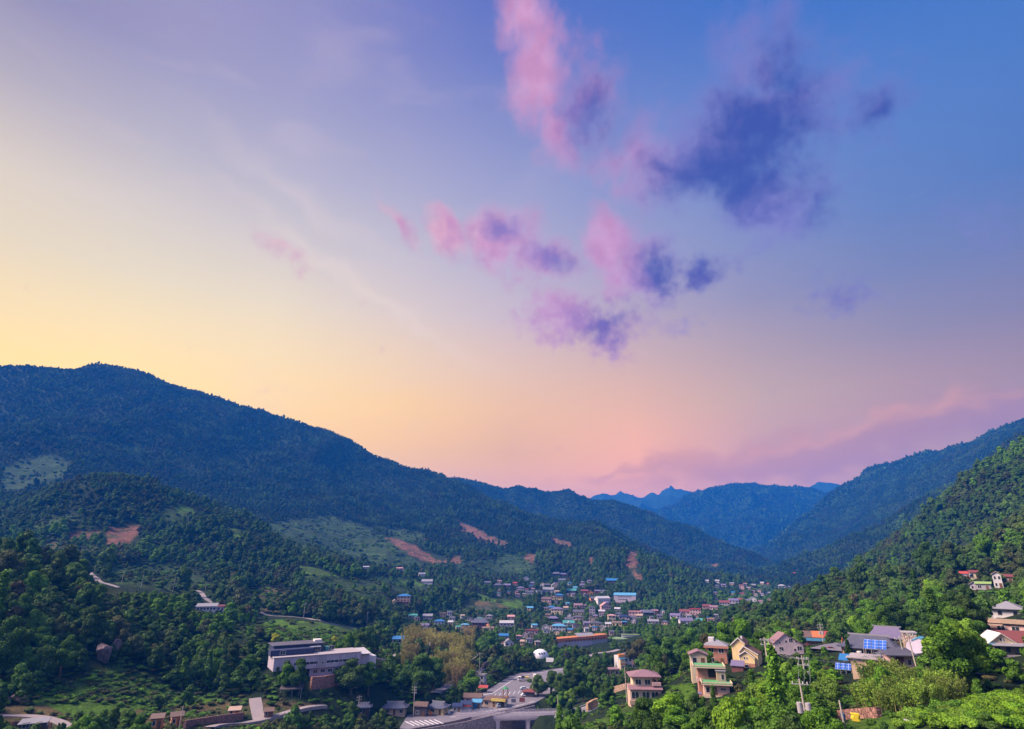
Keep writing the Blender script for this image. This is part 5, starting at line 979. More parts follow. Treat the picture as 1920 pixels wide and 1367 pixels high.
# shared features
def extra(label_start, fn):
    for o in C.objects:
        if o.parent is None and o.get('label', '').startswith(label_start): fn(o)
extra('cream-yellow villa', lambda e: (MB().box(-1.6, 1.6, 1, 4, 3, 5).done('turret', WALL['yellow'], e), MB().cyl(0, 2.5, 5, 6.6, 1.9, .1, 8).done('turret_roof', ROOF['orange'], e)))
extra('salmon flat-roofed', lambda e: MB().cyl(-2.5, 1, 3.2, 4.8, .9, .9, 12).done('water_tank', ROOF['blue'], e))
extra('three-storey house', lambda e: [MB().box(-7, 7, -7.5, -4, z, z+.3).done('balcony', WALL['maroon'], e) for z in (0, 2.8)])
extra('long house with grey-teal', lambda e: MB().prism([(-2, 2.6), (0, 4.6), (2, 2.6)], -5.5, -1).done('dormer', WALL['white'], e))
extra('salmon house with a blue', lambda e: MB().box(-3, 3, -4.6, -2.4, 2.2, 2.4).done('awning', ROOF['blue'], e))
# ------------------------------------------------------------------ roadside shops
Z = ROADZ
def shop(u, v, wpx, label, wall, roof, rt, st=1, yaw=0, **k):
    x, y = P2(u, v, Z+.1); return house(u, v, wpx, label, wall, roof, rt, st, yaw, k.pop('dr', .8), P=np.array([x, y, Z+.1]), name=k.pop('name', 'shop'), cat=k.pop('cat', 'shop'), sh=k.pop('sh', 2.7), **k)
house(741, 1338, 42, 'traditional house with upswept slate roof and orange timber at the left end of the shops', 'tan', 'bluetile', 'hanok', 1, -10, .6, name='tiled_house', cut=.2)
shop(790, 1341, 26, 'tall dark open gatehouse with a brown tiled roof beside the utility pole', 'dark', 'brown', 'gable', 1, -14, sh=3.9, name='gatehouse', cat='gatehouse')
shop(822, 1337, 36, 'cream cottage with big slate roof between the gatehouse and navy stall', 'yellow', 'bluetile', 'hanok', 1, -22, name='tiled_house', cat='house')
shop(858, 1335, 18, 'green fronted stall under a dark slate roof beside the navy stall', 'gray', 'navy', 'gable', 1, -10, sh=2.5)
e, w, d, H = shop(874, 1332, 22, 'navy-roofed food stall with a red sign board over its glass front', 'blue', 'navy', 'shed', 1, -8)
MB().box(-w/2, w/2, -d/2-.5, -d/2-.25, 2.0, 2.7).done('sign_board', ROOF['red'], e); MB().box(-w/2+.2, w/2-.2, -d/2-.14, -d/2-.04, .4, 1.9).done('shop_front', ROOF['white'], e)
e, w, d, H = shop(894, 1328, 18, 'stall with a sky-blue tarpaulin roof and bright blue hanging sheet', 'gray', 'sky', 'shed', 1, -8); MB().box(-w/2+.8, -w/2+2.4, -d/2-.4, -d/2-.3, .3, 2.1).done('blue_sheet', ROOF['blue'], e)
shop(887, 1318, 34, 'wide shop with weathered grey-brown roof behind the blue tarpaulin stall', 'pink', 'brown', 'gable', 1, -8, dr=.6)
e, w, d, H = shop(929, 1323, 46, 'restaurant with brown roof and a long yellow sign board facing the car park', 'tan', 'brown', 'hip', 1, -16, dr=.6, name='restaurant', cat='restaurant')
MB().box(-1, w/2+.7, -d/2-.9, -d/2-.6, 2.6, 3.7).done('sign_board', paint('yellow_sign', (.55,.42,.10)), e); MB().box(1.5, w/2, -d/2-.2, -d/2, 0, 2.4).done('front_shade_panel', SHADEM, e)  # closed dark slab painted as the shade behind an open shop front
e, w, d, H = shop(902, 1285, 20, 'small white two-storey building with flat grey roof above the red awning', 'white', 'gray', 'flat', 2, -26, sh=2.5, name='small_building', cat='building', dr=.7)
e = thing('market_awning', 'bright red awning stall in front of the small white building', 'awning', (*P2(905, 1298, Z), Z), -10); MB().prism([(-1.6, 2.2), (1.4, 3.0), (1.4, 3.1), (-1.6, 2.3)], -2.8, 2.8, 'x').done('canopy', ROOF['red'], e); [MB().cyl(x, y, 0, 2.4, .06).done('post', METAL, e) for x in (-2.6, 2.6) for y in (-1.4, 1.2)]; MB().box(-2.2, 2.2, -.4, .8, 0, 1.0).done('counter', WALL['dark'], e); sight((*P2(905, 1298, Z), Z), 896, 914, 1286, 1298, 3)
e = thing('kiosk', 'dark kiosk with maroon hipped roof at the edge of the car park', 'kiosk', (*P2(992, 1306, Z), Z), -12); MB().box(-2.6, 2.6, -1.6, 1.6, 0, 2.3).done('wall', WALL['dark'], e); roof_hip(e, 5.2, 3.2, 2.3, 1.2, ROOF['maroon'], .7); MB().box(-1.8, .4, -1.66, -1.6, .9, 1.9).done('counter_window', GLASS, e); sight((*P2(992, 1306, Z), Z), 980, 1004, 1291, 1305, 3)
e = thing('pavilion', 'little open pavilion with green roof beside the restaurant', 'pavilion', (*P2(948, 1308, Z), Z), -8); MB().cyl(0, 0, 4.0, 4.9, 2.0, .1, 4).done('roof', ROOF['green'], e); [MB().cyl(x, y, 0, 4.1, .12).done('post', WOODM, e) for x in (-1.1, 1.1) for y in (-1.1, 1.1)]; MB().box(-1.4, 1.4, -1.4, 1.4, 0, .4).done('platform', WOODM, e)
def board(u, v, label, mat, w=2.2, h=1.6, z0=.6, r=None):
    e = thing('notice_board', label, 'sign', (*P2(u, v, Z), Z), -5); MB().box(-w/2, w/2, -.05, .05, z0, z0+h).done('panel', mat, e); [MB().cyl(x, 0, 0, z0+h*.9, .05).done('post', METAL, e) for x in (-w/2+.15, w/2-.15)]
board(963, 1320, 'blue notice board by the river rail', ROOF['bluetile']); board(979, 1319, 'maroon notice board by the river rail, right of the blue one', ROOF['maroon'], 2.6, 1.9); board(842, 1340, 'white sign panel standing before the cream cottage', ROOF['white'], 1.2, 1.5, .3); board(807, 1342, 'orange box sign at the roadside before the gatehouse', ROOF['orange'], 1.6, 1.6, .1)
e = thing('concrete_barriers', 'row of white blocks along the kerb in front of the blue stalls', 'barrier', (*P2(906, 1331, Z), Z+.06), 12)
for i in range(7): MB().box(-4+i*1.25, -3.15+i*1.25, -.2, .2, 0, .55).done('block', ROOF['white'], e)
e, P, k = tb(866, 1257, 330, 'lit_sign', 'small white-green lit square sign on a pole above the river bank', 'sign', 5); MB().cyl(1.9, .2, -4, 6.4, .1).done('pole', METAL, e); MB().box(-1, 1.2, -.1, .1, 4.6, 6.2).done('panel', paint('sign_white', (.75,.9,.78)), e); MB().box(-.5, .7, -.14, -.1, 5.0, 5.8).done('symbol', ROOF['green'], e); sight(P, 858, 874, 1236, 1252, 3)
# lower-left sheds
house(294, 1364, 18, 'grey-roofed shed with rust-orange wall at bottom left', 'orange', 'brown', 'gable', 1, -10, name='shed', cat='shed', P=site(294, 1364, 226)); house(329, 1362, 11, 'small dark shed with orange wall beside the white pole', 'orange', 'brown', 'gable', 1, 6, name='shed', cat='shed', P=site(329, 1360, 230))
house(60, 1372, 44, 'long low grey-roofed shed at the bottom left corner', 'dark', 'gray', 'shed', 1, -12, name='shed', cat='shed', dr=.4, P=site(62, 1368, 214), sh=1.8); house(439, 1345, 20, 'orange wooden hut frame on the rubble terrace', 'orange', 'tan', 'shed', 1, -6, name='hut', cat='hut', dr=.5, P=site(439, 1343, 240), sh=2.2)
house(505, 1347, 12, 'rust-red shed at the top of the pinkish ramp', 'maroon', 'brown', 'shed', 1, 0, name='shed', cat='shed', P=site(503, 1345, 250), sh=2.2); house(682, 1335, 22, 'blue-grey tiled cottage half buried in trees beside a pole', 'dark', 'bluetile', 'hanok', 1, -6, P=site(682, 1338, 290), cut=.4)
house(748, 1208, 30, 'grey concrete building under a bright blue tarpaulin awning left of the bamboo', 'gray', 'blue', 'shed', 2, -6, P=site(750, 1212, 470), name='building', cat='building', cut=.2)
e, P, k = tb(548, 1303, 275, 'dark_canopy', 'dark open canopy with a thin white roof edge on the left slope', 'canopy', -8); MB().prism([(-1.6, 2.2), (2.5, 3.0), (2.5, 3.2), (-1.6, 2.4)], -5, 4, 'x').done('roof', WALL['dark'], e); [MB().cyl(x, -1.2, -2, 2.3, .08).done('post', METAL, e) for x in (-4.5, 0, 3.5)]; sight(P, 530, 566, 1293, 1303, 3)
# boulder outcrop
def rock(P, sx_, sy_, sz_, label, seed, name='boulder', mat=None):
    rng = np.random.default_rng(seed); bm = bmesh.new(); bmesh.ops.create_icosphere(bm, subdivisions=4, radius=1); V = np.array([v.co[:] for v in bm.verts]); F = [[v.index for v in f.verts] for f in bm.faces]; bm.free()
    for _ in range(16):
        n = rng.normal(size=3); n /= np.linalg.norm(n); c = rng.uniform(.45, .8); dd = V@n; V = V-np.outer(np.maximum(dd-c, 0), n)
    V = V*(1+.10*np.array([fbm(np.array([p[0]*3+9]), np.array([p[1]*3+p[2]*2]), 3, seed)[0] for p in V]))[:, None]*np.array([sx_, sy_, sz_]); o = build_mesh(name, V, F, mat or ROCK); o.location = tuple(map(float, P)); o.rotation_euler = (0, 0, rng.uniform(0, 6)); tag(o, label, 'rock', None, 'thing'); return o
rk = NB('rock'); rk.vec = rk.n('ShaderNodeTexCoord').outputs['Object']; cr_ = rk.noise(.9, 8, .7, None, (1.5, 1.5, .4)); ROCK = rk.fin(rk.mix(rk.rng(cr_, .38, .62), c4(.06,.045,.05), c4(.21,.15,.16)), .9, .2); rk.bump(cr_, 1, .5)
P = site(186, 1247, 292); o = rock(P+np.array([0, 2, 3.2]), 4.2, 3.6, 5.6, 'tall craggy grey-purple boulder in the trees of the lower left slope', 5); o.rotation_euler = (.15, -.25, .4); sight(P, 166, 212, 1204, 1246, 4); keep(P, 5)
P = site(198, 1238, 293); rock(P+np.array([2, 2, 5]), 2.2, 2.6, 4.4, 'narrow rock spire leaning on the right of the tall boulder', 8)
for i, (u, v, r, s, lab) in enumerate([(36,1312,228,3.0,'brown boulder heap at the far lower left'),(8,1316,226,2.4,'dark boulder at the left picture edge'),(1092,1245,415,2.0,'brown rocks beside the end of the road')]):
    P = site(u, v, r); P[2] = height(P[0], P[1])[0]; rock(P, s, s*.8, s*.7, lab, 20+i)
# ------------------------------------------------------------------ vehicles
GLW = NB('car_glass').fin(c4(.02,.025,.03), .08, .6); LAMP = paint('head_lamp', (.7,.7,.68), .2); RIM = paint('wheel_rim', (.4,.4,.42), .4, metal=.6)
def carpaint(n, c): return paint('car_'+n, c, .3, spec=.5)
def wheels(e, xs, w, r):
    for x in xs:
        for s in (-1, 1):
            m = MB(); n = 14; V = [(x+r*math.cos(6.2832*k/n), yy, r+r*math.sin(6.2832*k/n)) for yy in (s*w-.12, s*w+.1) for k in range(n)]
            o = m.hull(V, [[k, (k+1) % n, n+(k+1) % n, n+k] for k in range(n)]+[list(range(n)), list(range(n, 2*n))[::-1]]).done('wheel', BLACK, e)
            V = [(x+r*.55*math.cos(6.2832*k/n), yy, r+r*.55*math.sin(6.2832*k/n)) for yy in (s*w-.13, s*w+.11) for k in range(n)]; MB().hull(V, [[k, (k+1) % n, n+(k+1) % n, n+k] for k in range(n)]+[list(range(n)), list(range(n, 2*n))[::-1]]).done('rim', RIM, o)
def car(P, yaw, label, col, kind='car'):
    e = thing('parked_car', label, 'car', P, yaw); w = .88
    if kind == 'van': pr = [(-2.2,.35),(-2.25,1.0),(-2.15,1.85),(1.1,1.9),(1.75,1.15),(2.2,.95),(2.25,.35)]; gl = [(-1.9,1.2),(-1.85,1.7),(1.05,1.72),(1.55,1.2)]
    else: pr = [(-2.2,.35),(-2.25,.85),(-1.9,.98),(-1.35,1.42),(.35,1.45),(1.1,.98),(2.05,.82),(2.2,.35)]; gl = [(-1.65,.98),(-1.25,1.34),(.3,1.37),(.9,.98)]
    o = MB().prism(pr, -w, w).done('body', col, e); bv = o.modifiers.new('b', 'BEVEL'); bv.width = .08; bv.segments = 2
    MB().prism(gl, -w-.012, w+.012).done('side_windows', GLW, e); a, b = (gl[2], gl[3]); MB().prism([(a[0]+.06, a[1]), (b[0]+.12, b[1]), (b[0]+.16, b[1]+.04), (a[0]+.12, a[1]+.03)], -w+.1, w-.1).done('windscreen', GLW, e)
    wheels(e, (-1.35, 1.35), w-.08, .33)
    if P[0] > 60 and P[1] < 260: e.scale = (.62, .62, .62)
    for s in (-1, 1): MB().box(2.14, 2.24, s*.6-.16, s*.6+.16, .62, .78).done('headlight', LAMP, e)
    return e
def onroad(u, v): return np.array([*P2(u, v, Z+.07), Z+.07])
car(onroad(983, 1293), 8, 'silver-blue saloon car parked in the car park above the kiosk', carpaint('silver', (.42,.46,.52)))
car(onroad(1105, 1252), 0, 'pale teal car at the far end of the car park road', carpaint('teal', (.35,.48,.47)))
car(onroad(1003, 1271), 100, 'white van behind the round tree in the car park', carpaint('white', (.7,.66,.68)), 'van')
car(onroad(985, 1306), 6, 'white car half under the maroon kiosk roof', carpaint('white', (0,0,0)))
car(onroad(940, 1326), 14, 'silver pickup parked at the restaurant kerb', carpaint('silver', (0,0,0)), 'van')
def truck(P, yaw, label):
    e = thing('flatbed_truck', label, 'truck', P, yaw); W_ = 1.1; wc = paint('truck_cab_white', (.68,.62,.60), .4)
    MB().prism([(1.5,.6),(1.5,2.35),(2.9,2.35),(3.25,1.4),(3.3,.6)], -W_, W_).done('cab', wc, e); MB().prism([(2.97,2.2),(3.24,1.5),(3.28,1.55),(3.0,2.22)], -W_+.12, W_-.12).done('windscreen', GLW, e); MB().prism([(1.9,1.45),(1.9,2.1),(2.75,2.1),(2.98,1.45)], -W_-.012, W_+.012).done('side_windows', GLW, e)
    MB().box(-3.3, 1.4, -W_, W_, .75, .95).done('bed', WALL['dark'], e); MB().box(-3.3, 1.4, -W_-.03, -W_, .95, 1.4).box(-3.3, 1.4, W_, W_+.03, .95, 1.4).box(-3.33, -3.3, -W_, W_, .95, 1.4).done('side_boards', wc, e)
    MB().box(-2.9, -.4, -.9, .9, .95, 2.2).done('yellow_cargo', paint('yellow_sign', (0,0,0)), e); MB().box(-.3, 1.2, -.85, .85, .95, 2.7).done('dark_cargo', WALL['dark'], e); wheels(e, (-2.1, 2.3), W_-.1, .45)
    for s in (-1, 1): MB().box(3.27, 3.33, s*.75-.15, s*.75+.15, .8, 1.0).done('headlight', LAMP, e)
truck(onroad(982, 1277), 188, 'white flatbed truck loaded with yellow and dark cargo on the car park')
P = cast(1262, 1263); car(P+np.array([0, 0, .2]), 12, 'black car parked under trees by the terrace house yard', carpaint('black', (.02,.02,.025))); sight(P, 1254, 1270, 1254, 1264, 3)
# yard on the right with cars
Pc = cast(1572, 1218); yl = [cast(1548, 1224), Pc, cast(1594, 1212)]; strip('road', yl, 4.5, ASPH, .15); KEEPOFF.append(([tuple(p) for p in yl], 5))
sight(Pc, 1552, 1592, 1208, 1228, 3)
def onyard(u, v): p = cast(u, v); return np.array([p[0], p[1], p[2]+.35])
car(onyard(1560, 1221), 10, 'dark maroon car standing in the yard beside the temple hall', carpaint('maroon', (.14,.02,.03))); car(onyard(1580, 1214), -4, 'navy car parked at the back of the temple yard', carpaint('navy', (.02,.03,.09)), 'van')
P = cast(1802, 1094); car(P+np.array([0, 0, .3]), 60, 'white van parked below the salmon house on the right slope', carpaint('white', (0,0,0)), 'van'); sight(P, 1796, 1808, 1086, 1095, 3)
# ------------------------------------------------------------------ poles and wires
TOPS = {}
def pole(key, u, v, hpx, label, r=None, arms=1, tr=False, lean=0, lamp=False, group=None):
    P = site(u, v, r) if r else cast(u, v); g = height(P[0], P[1])[0]; k = mpp(P); top = P[2]+hpx*k; e = thing('utility_pole', label, 'pole', (P[0], P[1], g), random.uniform(-25, 25), group); h = max(top-g, 4); e.rotation_euler[1] = math.radians(lean)
    rr = .17 if h < 14 else .2
    MB().cyl(0, 0, -1, h, rr, rr*.62, 8).done('shaft', POLEM, e)
    for i in range(arms): MB().box(-1.1, 1.1, -.09, -.0, h-.7-i*1.1, h-.58-i*1.1).done('crossarm', METAL, e); MB().cyl(-.95, -.05, h-.58-i*1.1, h-.3-i*1.1, .07).cyl(.95, -.05, h-.58-i*1.1, h-.3-i*1.1, .07).cyl(.4, -.05, h-.58-i*1.1, h-.3-i*1.1, .07).done('insulators', TRIM, e)
    if tr: MB().cyl(-.55, 0, h-4.2, h-2.9, .36, .36, 10).cyl(.55, 0, h-4.2, h-2.9, .36, .36, 10).box(-.6, .6, -.1, .1, h-3.7, h-3.5).done('transformer', CONC, e)
    if lamp: MB().tube([(0, 0, h), (.5, -.6, h+.4), (.9, -1.2, h+.3)], .05).done('lamp_arm', METAL, e); MB().box(.7, 1.2, -1.5, -1.0, h+.2, h+.35).done('lamp_head', TRIM, e)
    TOPS[key] = (P[0], P[1], g+h); return e
for a in [('a',1522,1410,122,'tall power pole with transformer boxes and one crossarm at the bottom of the picture',84,1,True,-2),('b',1519,1322,84,'pole with two square boxes and short arms behind the tall bottom pole',118,2,True,-2),
 ('c',1446,1280,78,'thin pole left of the double boxed pole on the right bank',160,2,False,-2),('d',1438,1242,42,'left pole of the close pair beside the yellow gabled house',205,2,False,0),('e',1446,1242,40,'right pole of the close pair beside the yellow gabled house',207,2,False,0),
 ('f',1544,1208,36,'pole with a round white transformer by the colourful market shed',255,2,True,-2),('g',1702,1256,58,'leaning pole in front of the temple hall, left of two',150,1,False,-4),('h',1720,1258,66,'leaning pole beside the stone turret, right of two',148,1,False,-4),
 ('i',1586,1375,42,'bare thin pole at the bottom right of the forest edge',100,0,False,-3),('j',1175,1296,40,'plain concrete pole behind the stone wall of the arcaded house',215,0,False,-1),('k',775,1344,52,'tall pole with three crossarms beside the gatehouse',None,3,False,0),
 ('l',803,1250,42,'pole with two crossarms in front of the bamboo thicket',345,2,False,0),('m',868,1264,26,'pole with a short arm beside the lit square sign',345,1,False,0),('n',899,1270,42,'pole with one crossarm at the top of the river lane',350,1,False,0),('o',894,1300,26,'pole at the left side of the small white building',None,0,False,0),
 ('p',999,1306,42,'concrete pole rising beside the maroon kiosk',None,1,False,0),('q',1106,1262,20,'short pole next to the pale teal car',None,0,False,0),('r',1046,1336,30,'thin pole at the right end of the bridge',270,0,False,0),
 ('s',336,1364,36,'white pole beside the orange-walled sheds at lower left',None,0,False,2),('t',530,1362,24,'short pole with a crossarm below the pinkish ramp',None,1,False,2),('u',671,1338,30,'pole with crossarms left of the blue-grey tiled cottage',None,2,False,1),
 ('v',569,1160,28,'pole on the lane above the terraced field',None,1,False,1),('w',687,1182,32,'tall grey pole at the right end of the terraced field',None,1,False,0),('x',477,1142,26,'pole among yellow bushes on the left slope',None,1,False,1),
 ('y',175,1078,18,'thin pole at the start of the upper left path',None,0,False,2),('z',228,1092,20,'leftmost thin pole in the hollow field',None,0,False,2),('A',264,1102,24,'second thin pole in the hollow field',None,0,False,2),('B',323,1112,28,'third thin pole in the hollow field',None,0,False,2),('C',383,1118,20,'thin pole beside the curved path above the long white house',None,0,False,1),
 ('D',1872,1092,14,'slender pole above the narrow white house on the right slope',None,1,False,-3),('E',1912,1088,14,'slender pole nearest the right picture edge',None,0,False,-3),
 ('F',1064,1212,22,'pole behind the left end of the orange building',None,1,False,0),('G',1128,1190,16,'pole with a lamp left of the sports court',None,0,False,0,True),('H',1170,1192,16,'pole standing at the sports court fence',None,0,False,0),('I',965,1194,22,'thin pole right of the white-violet roofed house',None,0,False,0),('J',979,1192,22,'thin pole in front of the village trees',None,0,False,0),('K',1034,1128,20,'pole with a lamp in the upper village',None,0,False,0,True),
 ('L',1106,1176,40,'tall pole in front of the narrow lilac block',None,0,False,0),('M',1228,1160,18,'pole beside the mauve house',None,0,False,0),('N',1338,1126,12,'distant pole above the maroon-roofed row',None,0,False,0),('O',787,1190,14,'small pole left of the bamboo thicket top',None,0,False,0)]:
    pole(*a)
for u, v0, v1, r in [(1518,1285,1366,84),(1514,1238,1282,118),(1444,1200,1250,150),(1441,1198,1240,200),(1702,1182,1235,145),(1718,1190,1245,145)]: sight(atr(u, v1, r), u-3, u+3, v0+2, v1-6, 0)
def wires(label, k1, k2, n=3, sag=1.6, rad=.035):
    A, B = np.array(TOPS[k1]), np.array(TOPS[k2]); e = thing('power_line', label, 'wires', A, 0); e.rotation_euler = (0, 0, 0); d = (B-A)[:2]; nn = np.array([-d[1], d[0]])/np.linalg.norm(d)
    for i in range(n):
        o_ = np.array([*(nn*(i-(n-1)/2)*.9), -.3]); pts = [(B-A)*t+o_+np.array([0, 0, -4*sag*t*(1-t)]) for t in np.linspace(0, 1, 15)]; MB().tube(pts, rad, 4).done('cable', METAL, e)
wires('three wires from the bottom pole to the double boxed pole', 'a', 'b'); wires('wires between the double boxed pole and the thin pole on its left', 'b', 'c', 3); wires('wires from the thin pole to the close pair of poles', 'c', 'd', 3); wires('wires running from the close pair to the pole by the market shed', 'e', 'f', 2); wires('two wires joining the leaning poles by the turret', 'g', 'h', 2); wires('wires from the boxed poles across to the leaning poles', 'b', 'g', 2, 2.5, .025)
wires('wires from the gatehouse pole to the pole at the bamboo', 'k', 'l', 2); wires('wires between the two poles along the river lane', 'm', 'n', 2)
# ------------------------------------------------------------------ small things on the right
for i, (u, v, r, s, mt, lab, nm) in enumerate([(1606,1353,112,.9,paint('yellow_sack_cloth', (.6,.45,.03)),'yellow sack lying on the dark stone wall','sack'),(1582,1350,114,.45,ROOF['blue'],'small blue bucket near the yellow sack','bucket'),(1840,1264,128,1.0,paint('grey_board', (.42,.36,.33)),'pale grey board leaning in the bushes','board'),(1709,1362,104,.7,ROOF['white'],'small white crate at the edge of the tea bushes','crate')]):
    P = site(u, v, r); P[2] = height(P[0], P[1])[0]+.6; e = thing(nm, lab, nm, P, 15*i)
    if nm == 'bucket': MB().cyl(0, 0, -.4, .3, .28, .36, 12).done('tub', mt, e); MB().tube([(-.34,0,.3),(-.2,0,.62),(.2,0,.62),(.34,0,.3)], .03).done('handle', METAL, e)
    elif nm == 'board': MB().prism([(-1.2,-.5),(1.1,-.7),(1.0,.6),(-1.3,.8)], -.06, .06).done('panel', mt, e); MB().tube([(0,.1,-.6),(0,.8,-.6),(0,.1,.5)], .05).done('prop', WOODM, e)
    elif nm == 'crate': MB().box(-.6,.6,-.4,.4,-.5,-.4).box(-.6,.6,-.4,-.34,-.4,.2).box(-.6,.6,.34,.4,-.4,.2).box(-.6,-.54,-.34,.34,-.4,.2).box(.54,.6,-.34,.34,-.4,.2).done('box', mt, e)
    else: MB().hull([(x*.6+.1*math.sin(z*5), y*.45, z*.5) for z in (-1,-.3,.5,.9) for x, y in ((-1,-.6),(-.5,-1),(.6,-1),(1,-.5),(.9,.6),(0,1),(-.9,.7))], [[a*7+b, a*7+(b+1) % 7, (a+1)*7+(b+1) % 7, (a+1)*7+b] for a in range(3) for b in range(7)]+[list(range(7))[::-1], list(range(21,28))]).done('cloth', mt, e)
    sight(P, u-7, u+7, v-9, v, 3)
e, P, k = tb(1843, 1262, 132, 'parasol', 'small blue parasol on a thin white pole above the grey board', 'parasol', 0); MB().cyl(0, 0, -1, 2.3, .04).done('pole', METAL, e); MB().cyl(0, 0, 2.0, 2.5, .7, .05, 8).done('canopy', ROOF['blue'], e); sight(P, 1838, 1850, 1240, 1258, 3)
# ------------------------------------------------------------------ trees the eye picks out: u, base v, distance, kind, height in pixels, label
HANDTREES += [(1052,1330,300,'green0',30,'bushy green tree on the river bank just above the bridge'),(1072,1322,310,'lime5',28,'yellow-green bush tree between the bridge and the curving road'),(1094,1316,312,'green2',34,'green tree on the bank left of the road bend'),(1060,1312,330,'dark3',36,'dark tree at the river side below the car park trees'),(1108,1306,320,'green1',36,'rounded tree above the road bend'),(1034,1326,312,'green2',20,'low bush at the right end of the river wall'),(1130,1300,318,'dark4',42,'dark tree on the slope above the road bend'),
 (1034,1304,352,'dark4',44,'large dense round tree right of the kiosk in the car park'),(1008,1305,352,'dark3',38,'round tree just left of the large car park tree'),(1082,1302,345,'dark4',46,'wide dark tree between the car park and curving road'),(1120,1292,350,'dark3',46,'tall dark tree left of the turreted building'),
 (1226,1268,300,'dark4',62,'huge dark spreading tree right of the turreted building'),(1205,1262,310,'olive6',60,'broad olive tree overhanging the flat-roofed shop'),(1256,1262,285,'dark3',64,'large dark tree behind the terrace house yard'),(920,1235,400,'dark3',50,'round very dark tree at the right end of the bamboo thicket'),(790,1300,330,'dark4',70,'massive dark tree in front of the bamboo thicket'),(812,1296,326,'green1',60,'large green tree below the bamboo thicket'),
 (884,1310,322,'green0',48,'bushy tree behind the navy and blue stalls'),(506,1198,365,'yellow7',14,'yellow blossoming bush on the terraces, right one'),(514,1206,362,'yellow7',18,'brightest yellow blossoming tree on the left terraces'),(626,1205,352,'yellow7',12,'small yellow-green bush beside the long pale building'),
 (1888,1148,262,'yellow7',18,'bright yellow bush behind the grey hipped roofs'),(1732,1215,215,'yellow7',16,'yellow-green bush left of the big tree at right'),(1500,1206,262,'lime5',22,'yellow-green round tree right of the pale gabled house'),(1452,1368,103,'lime5',62,'bright green tree at the bottom edge left of the tall pole'),
 (1800,1268,158,'lime5',82,'largest spreading bright green tree on the right bank'),(1765,1262,165,'green2',64,'round green tree joined to the left of the largest tree'),(1850,1262,150,'green0',66,'broad green tree to the right of the largest tree'),(1800,1200,240,'lime5',66,'tall lime tree standing above the largest tree'),(1390,1225,235,'lime5',46,'tall feathery lime tree behind the yellow gabled house'),
 (1262,1372,128,'lime5',66,'round bright tree at the bottom centre right'),(1400,1375,108,'lime5',70,'big bright green crown at the bottom below the terrace house'),(1340,1335,146,'cone',48,'pointed green conifer in front of the terrace house'),(1050,1400,225,'cone',72,'pointed yellow-green conifer at the bridge end'),(1594,1240,195,'conedark',40,'pointed dark conifer before the temple roof'),
 (1710,1195,230,'gray8',26,'grey-purple leafless looking tree beside the violet hall'),(1796,1082,430,'gray8',16,'grey-pink blossoming tree left of the salmon house'),(912,1262,370,'gray8',20,'purple-brown shrubby tree by the river lane'),(658,1300,296,'dark3',62,'dark spreading tree right of the long pale building'),(690,1304,292,'green0',56,'green tree between the pale building and the bamboo'),
 (560,1302,285,'dark4',60,'dark tree overlapping the lower left corner of the pale building'),(700,1225,330,'green1',34,'green tree at the right wing of the pale building'),(745,1248,350,'conedark',36,'dark conifer at the left end of the bamboo thicket'),(1480,1110,720,'dark4',22,'dark tree at the end of the far meadow')]
for i, (u, v, r) in enumerate([(763+((i*37) % 118), 1246-((i*23) % 34)-(6 if (i*37) % 118 > 60 else 0), 350+((i*53) % 60)) for i in range(52)]):
    HANDTREES.append((u, v, r, 'bamboo_tan', 36+(i*7) % 12, 'tan bamboo in the large thicket beside the round dark tree'))
for i, (u, v, r) in enumerate([(1622,1322,128),(1640,1330,122),(1655,1318,130),(1668,1336,120),(1684,1322,126),(1698,1334,118),(1712,1318,126),(1728,1330,118),(1744,1316,124),(1758,1326,118),(1774,1312,124),(1788,1320,120),(1806,1308,126),(1650,1300,138),(1690,1302,138),(1735,1300,136),(1775,1296,136),(1675,1290,142)]):
    HANDTREES.append((u, v, r, 'bamboo', 40+(i*11) % 16, 'feathery green-yellow bamboo clump above the tea bushes at lower right'))
sight((0, 400, 0), 758, 892, 1196, 1240, -20); sight((0, 128, 0), 1612, 1815, 1268, 1325, -4); sight((0, 95, 0), 1690, 1925, 1312, 1372, 20)
for (u0, u1, v0, v1, rr) in [(70,330,1262,1330,262),(1565,1640,1312,1335,125),(440,640,1170,1202,380),(210,390,1066,1108,540),(1120,1270,1335,1362,130),(735,800,1086,1108,800),(872,985,1116,1138,780),(722,835,1008,1055,1150),(200,260,986,1016,800),(1176,1200,1033,1085,1080)]: SIGHT.append((u0, u1, v0, v1, rr, 0))
# ------------------------------------------------------------------ trees
def ico(sub=1):
    bm = bmesh.new(); bmesh.ops.create_icosphere(bm, subdivisions=sub, radius=1.0)
    V = np.array([v.co[:] for v in bm.verts]); F = np.array([[v.index for v in f.verts] for f in bm.faces]); bm.free(); return V, F
ICO1, ICO2 = ico(1), ico(2)
def quads(P, N, size, rng, asp=(.7, 1.3)):
    """small tilted leaf-clump faces at P facing N"""
    n = len(P); N = N/np.linalg.norm(N, axis=1, keepdims=True)
    t = np.cross(N, rng.normal(size=(n, 3))); t /= np.linalg.norm(t, axis=1, keepdims=True); b = np.cross(N, t)
    s = (size*rng.uniform(.6, 1.35, n))[:, None]; a = rng.uniform(*asp, n)[:, None]
    V = np.stack([P-t*s*.5*a, P-b*s*.45, P+t*s*.5*a+N*s*.12, P+b*s*.5], 1).reshape(-1, 3)
    return V, np.arange(4*n).reshape(n, 4)
